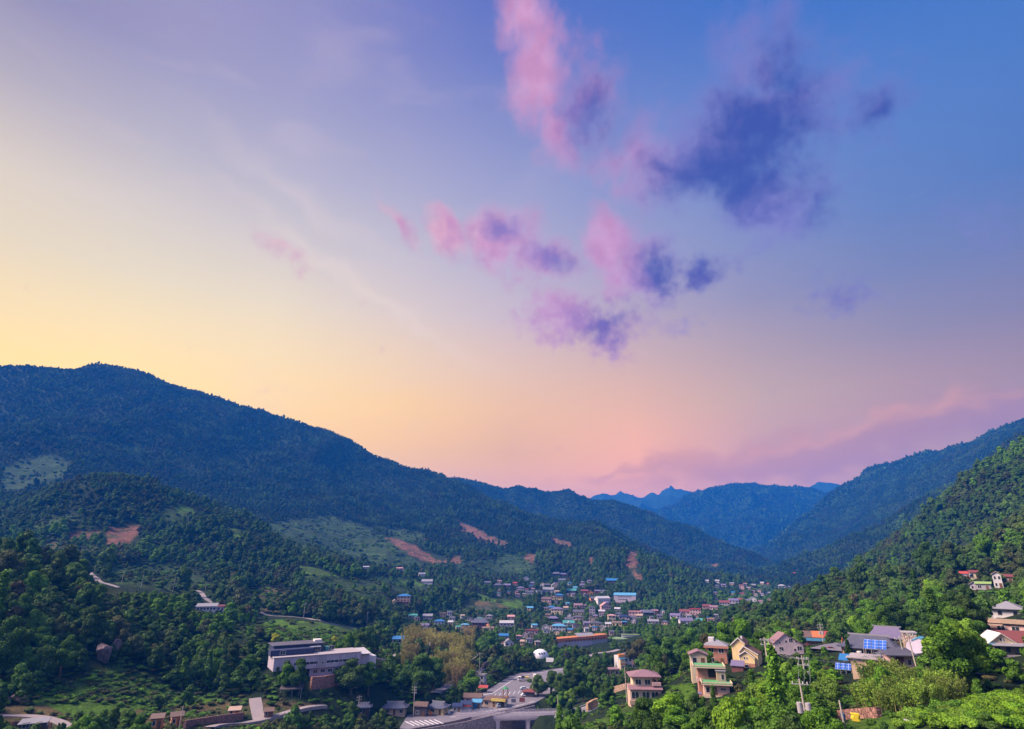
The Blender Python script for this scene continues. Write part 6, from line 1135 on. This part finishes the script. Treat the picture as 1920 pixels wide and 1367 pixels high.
def lobes(rng, n, rx, h0, h1, lr, flat=1.0):
    L_ = []
    for i in range(n):
        a = rng.uniform(0, 6.283); t = rng.uniform(0, 1); q = math.sin(math.pi*(.12+.8*t))
        d = rx*q*math.sqrt(rng.uniform(.15, 1)); L_.append((math.cos(a)*d, math.sin(a)*d, h0+(h1-h0)*t, lr*rng.uniform(.7, 1.25)*(1.05-.35*t)))
    L_.append((0, 0, h0+(h1-h0)*.55, rx*.62)); L_.append((0, 0, h1, lr*.8))
    return np.array(L_)
def crown_mesh(rng, LB, nleaf, size, flat=.8, rnd=.55, core=.78, sub=1):
    w = LB[:, 3]**2; idx = rng.choice(len(LB), nleaf, p=w/w.sum())
    d = rng.normal(size=(nleaf, 3)); d[:, 2] += .35; d /= np.linalg.norm(d, axis=1, keepdims=True)
    rr = LB[idx, 3]*rng.uniform(.8, 1.08, nleaf)
    P = LB[idx, :3]+d*rr[:, None]*np.array([1, 1, flat])
    # keep the outer shell only
    keep = np.ones(nleaf, bool)
    for c in LB:
        q = (P-c[:3])/np.array([1, 1, flat]); keep &= (np.linalg.norm(q, axis=1) > c[3]*.74)
    P, d = P[keep], d[keep]
    V, F = quads(P, d+rng.normal(size=P.shape)*rnd, size, rng)
    sh = rng.uniform(0, 1, len(P)).repeat(1)
    VV, FF, SH = [V], [F], [np.repeat(sh, 4)]
    tri = []; off = len(V)
    iv, if_ = (ICO1 if sub == 1 else ICO2)
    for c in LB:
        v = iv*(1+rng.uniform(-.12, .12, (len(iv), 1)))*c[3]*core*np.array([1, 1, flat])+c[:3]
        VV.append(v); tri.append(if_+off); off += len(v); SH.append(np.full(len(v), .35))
    V = np.concatenate(VV); faces = F.tolist()+np.concatenate(tri).tolist()
    return V, faces, np.concatenate(SH)
def set_shade(me, sh):
    a = me.attributes.new('shade', 'FLOAT', 'POINT'); a.data.foreach_set('value', sh.astype(np.float32))
def leaf_mat(name, lo, hi, tint, patch=True):
    m = NB(name); m.vec = m.n('ShaderNodeNewGeometry').outputs['Position']
    a = m.n('ShaderNodeAttribute', attribute_name='shade').outputs['Fac']; r = m.n('ShaderNodeObjectInfo').outputs['Random']
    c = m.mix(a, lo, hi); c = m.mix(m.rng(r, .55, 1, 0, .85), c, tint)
    if patch:
        c = m.mix(m.rng(m.noise(.012, 4, .6), .52, .66, 0, .6), c, c4(.075,.062,.03)); c = m.mix(m.rng(m.noise(.014, 4, .65), .50, .64, 0, .8), c, c4(.085,.165,.02))
    hsv = m.n('ShaderNodeHueSaturation'); m.l(c, hsv.inputs['Color']); f = m.math('FRACT', m.math('MULTIPLY', r, 7.31)); m.l(m.rng(f, 0, 1, .6, 1.35), hsv.inputs['Value'])
    mat = m.fin(hsv.outputs[0], .75, .25)
    tr = m.n('ShaderNodeBsdfTranslucent'); m.l(hsv.outputs[0], tr.inputs[0]); ms = m.n('ShaderNodeMixShader'); ms.inputs[0].default_value = .25
    m.l(m.b.outputs[0], ms.inputs[1]); m.l(tr.outputs[0], ms.inputs[2]); m.l(ms.outputs[0], m.out.inputs[0]); return mat
LM = {'farwood': leaf_mat('distant_woodland_leaves', c4(.012,.040,.012), c4(.030,.082,.018), c4(.026,.034,.020)),
      'green': leaf_mat('green_leaves', c4(.042,.11,.008), c4(.11,.24,.012), c4(.07,.14,.02), False),
      'dark': leaf_mat('dark_leaves', c4(.030,.080,.012), c4(.070,.155,.018), c4(.055,.09,.02), False),
      'lime': leaf_mat('lime_leaves', c4(.09,.20,.010), c4(.19,.33,.015), c4(.13,.22,.03), False),
      'olive': leaf_mat('olive_leaves', c4(.045,.060,.020), c4(.085,.10,.03), c4(.09,.07,.035), False),
      'yellow': leaf_mat('yellow_blossom_leaves', c4(.22,.24,.012), c4(.42,.40,.02), c4(.3,.32,.02), False),
      'wood': leaf_mat('woodland_leaves', c4(.034,.080,.014), c4(.075,.150,.020), c4(.065,.068,.030)),
      'gray': leaf_mat('grey_purple_leaves', c4(.08,.065,.07), c4(.13,.11,.105), c4(.10,.08,.09), False),
      'bamboo': leaf_mat('bamboo_leaves', c4(.10,.19,.02), c4(.22,.32,.04), c4(.18,.23,.04), False),
      'tanboo': leaf_mat('tan_bamboo_leaves', c4(.17,.17,.04), c4(.34,.31,.08), c4(.30,.21,.10), False)}
bk = NB('bark'); BARK = bk.fin(bk.mix(bk.rng(bk.noise(3, 4), .3, .7), c4(.05,.04,.03), c4(.12,.095,.075)), .9, .1)
def tube(V, F, pts, rad, n=6):
    pts = [np.array(p, float) for p in pts]
    for i, p in enumerate(pts):
        d = pts[min(i+1, len(pts)-1)]-pts[max(i-1, 0)]; d /= np.linalg.norm(d)+1e-9
        a = np.cross(d, [0.3, 1, 0.1]); a /= np.linalg.norm(a); b = np.cross(d, a)
        for k in range(n):
            t = 2*math.pi*k/n; V.append(p+(a*math.cos(t)+b*math.sin(t))*rad[i])
    o = len(V)-n*len(pts)
    for i in range(len(pts)-1):
        for k in range(n): F.append([o+i*n+k, o+i*n+(k+1) % n, o+(i+1)*n+(k+1) % n, o+(i+1)*n+k])
    F.append([o+len(V)-o-n+k for k in range(n)]); F.append([o+k for k in range(n)][::-1])
def trunk_mesh(rng, h, LB, r0):
    V, F = [], []
    tube(V, F, [(0, 0, -1.2), (rng.normal()*.1, rng.normal()*.1, h*.3), (rng.normal()*.25, rng.normal()*.25, h*.62), (0, 0, h*.85)], [r0*1.25, r0, r0*.65, r0*.3], 8)
    for c in LB[rng.choice(len(LB), min(7, len(LB)), False)]:
        z0 = h*rng.uniform(.25, .5); tube(V, F, [(0, 0, z0), c[:3]*.5+np.array([0, 0, z0*.55]), c[:3]], [r0*.45, r0*.28, r0*.1], 5)
    return np.array(V), F
PROT = {}; WIDE = 1.0
def proto(key, name, leaf, h, rx, base, nl, lr, nleaf, size, flat=.8, rnd=.6, seed=1, fine=1):
    rng = np.random.default_rng(seed); LB = lobes(rng, nl, rx, base, h-lr*.7, lr)
    V, F, sh = crown_mesh(rng, LB, nleaf, size, flat, rnd)
    me = bpy.data.meshes.new('crown'); me.from_pydata(V.tolist(), [], F); me.materials.append(LM[leaf]); set_shade(me, sh)
    tv, tf = trunk_mesh(rng, h*.8, LB, .03*h); tm = bpy.data.meshes.new('trunk'); tm.from_pydata(tv.tolist(), [], tf); tm.materials.append(BARK)
    PROT[key] = (name, me, tm, h, rx+lr*.5)
for i, (lf, h, rx, base, nl, lr, sd) in enumerate([('green',9.5,3.3,3.0,13,1.5,11),('green',11,3.0,3.2,13,1.6,12),('green',8,3.4,2.4,12,1.4,13),('dark',11,3.7,3.2,15,1.7,14),('dark',12.5,3.2,3.6,14,1.7,15),
        ('lime',8.5,3.0,2.4,12,1.4,16),('olive',10.5,3.4,3.2,13,1.6,17),('yellow',5.5,2.4,1.6,10,1.1,18),('gray',7,2.7,2.2,11,1.2,19)]):
    proto(f'{lf}{i}', 'broadleaf_tree', lf, h, rx, base, nl, lr, 7600, .37, seed=sd)
GREEN, DARK = ['green0', 'green1', 'green2'], ['dark3', 'dark4']
def conifer(key, leaf, h, rx, seed):
    rng = np.random.default_rng(seed); Ps, Ns, LB = [], [], []
    for k in range(16):
        z = h*(.16+.8*k/16); q = rx*(1-k/17.5)*rng.uniform(.85, 1.1); nb_ = 9
        for j in range(nb_):
            a = rng.uniform(0, 6.28); m = 26; t = rng.uniform(.15, 1, m); sp_ = rng.normal(size=(m, 3))*.28
            Ps.append(np.c_[np.cos(a)*q*t, np.sin(a)*q*t, z-t*q*.18+0*t]+sp_); Ns.append(np.c_[np.cos(a)*t*.5, np.sin(a)*t*.5, np.ones(m)])
    P, N = np.concatenate(Ps), np.concatenate(Ns); V, F = quads(P, N+rng.normal(size=P.shape)*.5, .48, rng)
    me = bpy.data.meshes.new('crown'); me.from_pydata(V.tolist(), [], F.tolist()); me.materials.append(LM[leaf]); set_shade(me, rng.uniform(0, 1, len(P)).repeat(4))
    TV, TF = [], []; tube(TV, TF, [(0, 0, -1), (0, 0, h*.5), (0, 0, h*.97)], [h*.03, h*.02, .03], 7)
    for k in range(10):
        a = k*2.4; z = h*(.2+.07*k); q = rx*(1-k/13)*.8; tube(TV, TF, [(0, 0, z), (math.cos(a)*q, math.sin(a)*q, z-.2)], [.09, .03], 4)
    tm = bpy.data.meshes.new('trunk'); tm.from_pydata([tuple(v) for v in TV], [], TF); tm.materials.append(BARK); PROT[key] = ('conifer_tree', me, tm, h, rx)
conifer('cone', 'green', 13, 2.3, 31); conifer('conedark', 'dark', 11, 2.2, 32)
def bamboo(key, leaf, h, rx, seed, nc=42):
    rng = np.random.default_rng(seed); TV, TF, Ps, Ns = [], [], [], []
    for i in range(nc):
        a = rng.uniform(0, 6.28); d = rx*math.sqrt(rng.uniform(0, 1)); x, y = math.cos(a)*d, math.sin(a)*d; hh = h*rng.uniform(.7, 1)
        lx, ly = rng.normal()*.7+math.cos(a)*.6, rng.normal()*.7+math.sin(a)*.6
        tube(TV, TF, [(x, y, -1), (x, y, hh*.5), (x+lx*.4, y+ly*.4, hh*.8), (x+lx, y+ly, hh)], [.06, .055, .04, .02], 4)
        m = 110; t = rng.uniform(.28, 1, m)**.8; k = t*t
        Ps.append(np.c_[x+lx*k, y+ly*k, hh*t]+rng.normal(size=(m, 3))*np.array([.42, .42, .25])*(1.25-.8*t)[:, None]); Ns.append(np.c_[rng.normal(size=m), rng.normal(size=m), np.full(m, .5)])
    P, N = np.concatenate(Ps), np.concatenate(Ns); V, F = quads(P, N, .40, rng, (.35, .7))
    me = bpy.data.meshes.new('leaves'); me.from_pydata(V.tolist(), [], F.tolist()); me.materials.append(LM[leaf]); set_shade(me, rng.uniform(0, 1, len(P)).repeat(4))
    tm = bpy.data.meshes.new('culms'); tm.from_pydata([tuple(v) for v in TV], [], TF); tm.materials.append(CULM); PROT[key] = ('bamboo_clump', me, tm, h, rx)
cu = NB('bamboo_culm'); CULM = cu.fin(c4(.22,.20,.07), .5, .3)
bamboo('bamboo', 'bamboo', 6.5, 2.3, 41); bamboo('bamboo_tan', 'tanboo', 11, 3.0, 42, 55)
# cheaper forms for the mass of woodland
FAR = []
def farproto(leaf, h, rx, nl, lr, nleaf, size, seed):
    rng = np.random.default_rng(seed); LB = lobes(rng, nl, rx, h*.35, h-lr*.7, lr)
    V, F, sh = crown_mesh(rng, LB, nleaf, size, .8, .5, .86)
    me = bpy.data.meshes.new('woodland_tree'); me.from_pydata(V.tolist(), [], F); me.materials.append(LM[leaf]); set_shade(me, sh)
    o = bpy.data.objects.new('woodland_tree', me); FAR.append(o); return len(FAR)-1
MID = [farproto('wood', 10, 3.4, 11, 1.6, 1500, .8, 50+k) for k in range(4)]+[farproto('dark', 11, 3.2, 11, 1.7, 1500, .8, 58)]+[farproto('green', 9, 3.3, 11, 1.6, 1500, .8, 59)]+[farproto('olive', 9.5, 3.3, 11, 1.6, 1500, .8, 60)]
LOW = [farproto('farwood', 10, 3.6, 5, 2.1, 260, 1.5, 70+k) for k in range(4)]
LOW2 = [farproto('farwood', 10, 4.2, 4, 2.3, 110, 2.4, 80+k) for k in range(3)]

def spots(r0, r1, step, jit=.85):
    a = math.radians(50); xs = np.arange(-r1*math.sin(a), r1*math.sin(a), step); ys = np.arange(r0*math.cos(a)*.6, r1, step)
    X, Y = np.meshgrid(xs, ys); X = X+RNG.uniform(-.5, .5, X.shape)*step*jit; Y = Y+RNG.uniform(-.5, .5, Y.shape)*step*jit
    X, Y = X.ravel(), Y.ravel(); r = np.hypot(X, Y); m = (r >= r0) & (r < r1) & (np.abs(np.degrees(np.arctan2(X, Y))) < 47.5)
    X, Y = X[m], Y[m]; Z, vis, cv = hgrid(X, Y); return X, Y, Z, vis, cv
def blocked(x, y, z, h, w):
    """trees that would stand in the way of a building, road or field the photo shows"""
    u, vt = topix(x, y, z+h); _, vb = topix(x, y, z); r = np.hypot(x, y); px = FPX*w/r; out = np.zeros(x.shape, bool)
    for (u0, u1, v0, v1, rr, pad) in SIGHT:
        out |= (r < rr+pad) & (u+px*.8 > u0) & (u-px*.8 < u1) & (vt < v1) & (vb > v0)
    for pts, half in KEEPOFF:
        d, _ = seg_dist(x, y, pts); out |= d < half+w*.4
    for poly in KEEPPOLY:
        out |= inpoly(x, y, poly)
        pl = [(a, b, 0) for a, b in poly]+[(poly[0][0], poly[0][1], 0)]; d, _ = seg_dist(x, y, pl); out |= d < w*.5
    return out
T = dict(x=[], y=[], z=[], rot=[], sc=[], hs=[], ix=[]); CAND = []
for (r0, r1, st, kinds, smin, smax) in [(70,260,5.6,None,.55,1.05),(260,620,5.6,MID,.5,1.0),(620,1200,6.2,MID,.5,.95),(1200,2900,7.6,LOW,.55,.92),(2900,5200,14,LOW2,1.0,1.6)]:
    X, Y, Z, vis, cv = spots(r0, r1, st)
    for _ in range(3):                                  # steep ground holds more trees per metre of map
        a_ = spots(r0, r1, st); zx = hgrid(a_[0]+3, a_[1])[0]-a_[2]; zy = hgrid(a_[0], a_[1]+3)[0]-a_[2]; fac = np.sqrt(1+(zx*zx+zy*zy)/9)-1
        m_ = RNG.uniform(0, 1, fac.shape) < fac*.5; X, Y, Z, vis, cv = (np.concatenate([p_, q_[m_]]) for p_, q_ in zip((X, Y, Z, vis, cv), a_))
    u, v = topix(X, Y, Z)
    p = np.ones(X.shape)
    p[(cv == 1)] = 0.03; p[cv == 2] = .0; p[cv == 3] = .30*ss((fbm(X/45, Y/45, 3, 88)[cv == 3]+.12)/.2); p[cv == 5] = .22; p[cv == 4] = .55
    p[(cv == 3) & (np.hypot(X, Y) < 200)] = 0
    sc = RNG.uniform(smin, smax, X.shape)*(.8+.5*vnoise(X/60, Y/60, 91))
    sc = sc*np.where((RNG.uniform(0, 1, X.shape) < .10) & (r0 < 1200), 1.45, 1.0)*np.where(RNG.uniform(0, 1, X.shape) < .2, .65, 1.0)
    sc = np.where((cv == 3) | (cv == 1) | (cv == 5), sc*.45, sc); sc = np.where(cv == 4, sc*.7, sc)
    keep = vis & (RNG.uniform(0, 1, X.shape) < p) & (u > -160) & (u < 2080) & (v < 1500)
    X, Y, Z, sc = X[keep], Y[keep], Z[keep], sc[keep]
    if r0 < 1200:
        b = ~blocked(X, Y, Z, 10*sc, 3.6*sc); s2 = sc*.5; b2 = ~b & ~blocked(X, Y, Z, 10*s2, 3.6*s2); s3 = sc*.28; b3 = ~b & ~b2 & ~blocked(X, Y, Z, 10*s3, 3.6*s3)
        sc = np.where(b, sc, np.where(b2, s2, s3)); b = b | b2 | b3; X, Y, Z, sc = X[b], Y[b], Z[b], sc[b]
    n = len(X)
    if kinds is None or r0 == 260: CAND.append(np.c_[X, Y, Z, sc])
    if kinds is None: continue
    if r0 == 260: continue
    nn = fbm(X/90, Y/90, 3, 61)
    if kinds is MID: ix = np.where(nn > .12, MID[5], np.where(nn < -.14, MID[4], np.array(MID)[RNG.integers(0, 4, n)])); ix = np.where(RNG.uniform(0, 1, n) < .12, np.array(MID)[RNG.integers(4, 7, n)], ix)
    else: ix = np.array(kinds)[RNG.integers(0, len(kinds), n)]
    T['x'].append(X); T['y'].append(Y); T['z'].append(Z-.4); T['sc'].append(sc); T['rot'].append(RNG.uniform(0, 6.28, n)); T['hs'].append(RNG.uniform(.7, 1.35, n)); T['ix'].append(ix)
CA = np.concatenate(CAND)
u, v = topix(CA[:, 0], CA[:, 1], CA[:, 2]+8*CA[:, 3]); r = np.hypot(CA[:, 0], CA[:, 1])
app = CA[:, 3]/r*((u > -15) & (u < 1935) & (v < 1360))
NTREE = 285-len(HANDTREES)
order = np.argsort(-app); near_i, rest_i = order[:NTREE], order[NTREE:]
def species(x, y, u, v, q):
    n = fbm(np.array([x/55]), np.array([y/55]), 3, 61)[0]
    if u > 1000:
        return random.choice(['lime5']+GREEN*2 if n > .05 else GREEN+DARK+['olive6'] if n < -.12 else GREEN+['lime5', 'dark3'])
    return random.choice(GREEN+['olive6'] if n > .1 else DARK*2+['olive6']+GREEN if n < 0 else DARK+GREEN*2)
LEAFWORD = {'green': 'mid-green', 'dark': 'dark green', 'lime': 'bright lime-green', 'olive': 'brownish olive', 'cone': 'pointed green', 'conedark': 'pointed dark'}
def put_tree(key, x, y, z, s, rot=None, hs=1.0, label=None, group=None, cat=None):
    name, cm, tm, h, w = PROT[key]
    e = bpy.data.objects.new(name, None); C.objects.link(e); e.location = (x, y, z); e.rotation_euler = (0, 0, random.uniform(0, 6.28) if rot is None else rot); e.scale = (s, s, s*hs); e.empty_display_size = .5
    for nm, me in ((cm.name.split('.')[0], cm), (tm.name.split('.')[0], tm)):
        o = bpy.data.objects.new(nm, me); C.objects.link(o); o.parent = e
    tag(e, label, cat or ('bamboo' if 'bamboo' in key else 'tree'), group); return e
for i in near_i:
    x, y, z, s = CA[i]; uu, vv = topix(x, y, z+5); k = species(x, y, uu, vv, s); lw = LEAFWORD[k.rstrip('0123456789')]
    if random.random() < .08: k = random.choice(['cone', 'conedark']); lw = LEAFWORD[k]
    lab = f'{lw} tree {where(uu, vv)}'
    put_tree(k, x, y, z-.3, s, None, random.uniform(.78, 1.3), lab, 'trees: '+lab)
for (u, vb, r, key, hpx, lab) in HANDTREES:
    x, y, z = site(u, vb, r) if r else cast(u, vb)
    z = height(x, y)[0]; H = hpx*mpp((x, y, z))*1.04; s = H/PROT[key][3]
    grp = 'tan bamboo clumps of the large thicket' if key == 'bamboo_tan' else 'bamboo clumps above the tea bushes' if key == 'bamboo' else None
    e = put_tree(key, x, y, z-.3, s, None, 1.0, lab, grp)
    if any(w in lab.split() for w in ('wide', 'huge', 'massive', 'broad', 'spreading', 'large', 'round')) and 'bamboo' not in key and 'conifer' not in lab: e.scale = (s*1.28, s*1.28, s*.95)
X, Y, Z, sc = CA[rest_i].T; n = len(X); nn = fbm(X/90, Y/90, 3, 61)
ix = np.where(nn > .1, MID[5], np.where(nn < -.12, MID[4], np.array(MID)[RNG.integers(0, 4, n)])); ix = np.where(RNG.uniform(0, 1, n) < .15, np.array(MID)[RNG.integers(4, 7, n)], ix)
ix = np.where((X > 60) & (np.hypot(X, Y) < 330) & (RNG.uniform(0, 1, n) < .6), MID[5], ix)
T['x'].append(X); T['y'].append(Y); T['z'].append(Z-.4); T['sc'].append(sc); T['rot'].append(RNG.uniform(0, 6.28, n)); T['hs'].append(RNG.uniform(.7, 1.35, n)); T['ix'].append(ix)
for k in T: T[k] = np.concatenate(T[k])
print('forest trees', len(T['x']), 'near', len(near_i))

def scatter(name, P, rot, scl, idx, protos, kind='stuff', label=None):
    """one object whose points carry copies of the given meshes"""
    me = bpy.data.meshes.new(name); me.vertices.add(len(P)); me.vertices.foreach_set('co', P.astype(np.float32).ravel())
    for nm, ty, dat in (('rot', 'FLOAT', rot), ('ix', 'INT', idx)):
        a = me.attributes.new(nm, ty, 'POINT'); a.data.foreach_set('value', dat.astype(np.float32 if ty == 'FLOAT' else np.int32))
    a = me.attributes.new('scl', 'FLOAT_VECTOR', 'POINT'); a.data.foreach_set('vector', scl.astype(np.float32).ravel())
    o = bpy.data.objects.new(name, me); C.objects.link(o)
    ng = bpy.data.node_groups.new(name, 'GeometryNodeTree'); ng.interface.new_socket('Geometry', in_out='INPUT', socket_type='NodeSocketGeometry'); ng.interface.new_socket('Geometry', in_out='OUTPUT', socket_type='NodeSocketGeometry')
    N = ng.nodes; gi = N.new('NodeGroupInput'); go = N.new('NodeGroupOutput'); ip = N.new('GeometryNodeInstanceOnPoints'); g2 = N.new('GeometryNodeGeometryToInstance')
    for p in reversed(protos):
        oi = N.new('GeometryNodeObjectInfo'); oi.inputs['Object'].default_value = p; oi.inputs['As Instance'].default_value = False; ng.links.new(oi.outputs['Geometry'], g2.inputs[0])
    def na(nm, ty):
        x = N.new('GeometryNodeInputNamedAttribute'); x.data_type = ty; x.inputs[0].default_value = nm; return x.outputs['Attribute']
    cx = N.new('ShaderNodeCombineXYZ'); ng.links.new(na('rot', 'FLOAT'), cx.inputs[2])
    mp_ = N.new('GeometryNodeMeshToPoints'); ng.links.new(gi.outputs[0], mp_.inputs[0])
    ng.links.new(mp_.outputs[0], ip.inputs['Points']); ng.links.new(g2.outputs[0], ip.inputs['Instance']); ip.inputs['Pick Instance'].default_value = True
    ng.links.new(na('ix', 'INT'), ip.inputs['Instance Index']); ng.links.new(cx.outputs[0], ip.inputs['Rotation']); ng.links.new(na('scl', 'FLOAT_VECTOR'), ip.inputs['Scale'])
    ng.links.new(ip.outputs[0], go.inputs[0]); md = o.modifiers.new('scatter', 'NODES'); md.node_group = ng
    tag(o, label, None, None, kind); return o
scatter('forest', np.c_[T['x'], T['y'], T['z']], T['rot'], np.c_[T['sc'], T['sc'], T['sc']*T['hs']], T['ix'], FAR)

# low growth: rounded tea bushes at the lower right, shrubs over the open slopes
def bush(leaf, nleaf, size, seed):
    rng = np.random.default_rng(seed); LB = np.array([(rng.normal()*.35, rng.normal()*.35, .45+rng.uniform(0, .2), .5) for _ in range(5)]); V, F, sh = crown_mesh(rng, LB, nleaf, size, .75, .6, .9)
    me = bpy.data.meshes.new('bush'); me.from_pydata(V.tolist(), [], F); me.materials.append(LM[leaf]); set_shade(me, sh); return bpy.data.objects.new('bush', me)
BU = [bush('lime', 420, .17, 201), bush('lime', 420, .17, 202), bush('green', 420, .17, 203), bush('wood', 200, .28, 204), bush('green', 200, .28, 205), bush('olive', 200, .28, 206)]
X, Y, Z, vis, cv = spots(70, 160, 1.25, .55); m = vis & (cv == 3); X, Y, Z = X[m], Y[m], Z[m]; n = len(X); s = RNG.uniform(.9, 1.35, n)
scatter('tea_bushes', np.c_[X, Y, Z-.1], RNG.uniform(0, 6.28, n), np.c_[s, s, s*RNG.uniform(.8, 1.1, n)], RNG.choice([0, 0, 1, 2], n), BU)
PX, PY, PZ, PS, PI_ = [], [], [], [], []
for (r0, r1, st, a, b) in [(70, 200, 2.4, .6, 1.3), (200, 420, 3.0, .8, 2.0), (420, 900, 6.5, 1.4, 3.2), (900, 1700, 13, 2.5, 5)]:
    X, Y, Z, vis, cv = spots(r0, r1, st); m = vis & ((cv != 3) | (fbm(X/30, Y/30, 3, 87) > -.02)) & ((cv == 2) | (cv == 5) | (cv == 3) & (r0 > 150) | (cv == 4) | ((cv == 0) & (r0 < 400))) & (RNG.uniform(0, 1, len(X)) < np.where(cv == 2, np.where(np.hypot(X, Y) < 420, .85, .4), .7)); X, Y, Z = X[m], Y[m], Z[m]; s = RNG.uniform(a, b, len(X)); bl = ~blocked(X, Y, Z, s*.9, s*.8) if r0 < 900 else np.ones(len(X), bool); bl &= ~((cv[m] == 2) & (np.hypot(X, Y) > 600)); PX.append(X[bl]); PY.append(Y[bl]); PZ.append(Z[bl]); PS.append(s[bl]); PI_.append(RNG.choice([3, 4, 4, 5], bl.sum()))
PX, PY, PZ, PS, PI_ = map(np.concatenate, (PX, PY, PZ, PS, PI_))
scatter('shrubs', np.c_[PX, PY, PZ-.1], RNG.uniform(0, 6.28, len(PX)), np.c_[PS, PS, PS*.75], PI_, BU)
a_, b_ = np.array(RIVER).min(0), np.array(RIVER).max(0); X = RNG.uniform(a_[0], b_[0], 5000); Y = RNG.uniform(a_[1], b_[1], 5000); m = inpoly(X, Y, RIVER); X, Y = X[m], Y[m]; n = len(X)
iv, if_ = ICO1; ST = []
for k in range(3):
    V = iv*(1+RNG.uniform(-.3, .2, (len(iv), 1)))*np.array([1, .8, .6]); me = bpy.data.meshes.new('stone'); me.from_pydata(V.tolist(), [], if_.tolist()); me.materials.append(paint('river_stone', (.45,.41,.42))); ST.append(bpy.data.objects.new('stone', me))
s = RNG.uniform(.15, .9, n)**1.4; scatter('river_stones', np.c_[X, Y, np.full(n, RIVZ+.2)], RNG.uniform(0, 6.28, n), np.c_[s, s, s], RNG.integers(0, 3, n), ST)

# ------------------------------------------------------------------ air
hz = bpy.data.materials.new('haze'); hz.use_nodes = True; ht = hz.node_tree; ht.nodes.clear()
pv = ht.nodes.new('ShaderNodeVolumePrincipled'); pv.inputs['Color'].default_value = (.010, .21, .92, 1); pv.inputs['Density'].default_value = HAZE; pv.inputs['Anisotropy'].default_value = 0.0
ho = ht.nodes.new('ShaderNodeOutputMaterial'); ht.links.new(pv.outputs[0], ho.inputs['Volume'])
print('ground top', GZ.max()); zl, zt, q = float(GZ.min())-1.5, float(GZ.max())+16, 15500
o = build_mesh('haze', [(x, y, z) for z in (zl, zt) for y in (-q, q) for x in (-q, q)], [[0, 2, 3, 1], [4, 5, 7, 6], [0, 1, 5, 4], [2, 6, 7, 3], [0, 4, 6, 2], [1, 3, 7, 5]], hz)
tag(o, kind='stuff'); hz.cycles.homogeneous_volume = True if hasattr(hz.cycles, 'homogeneous_volume') else None
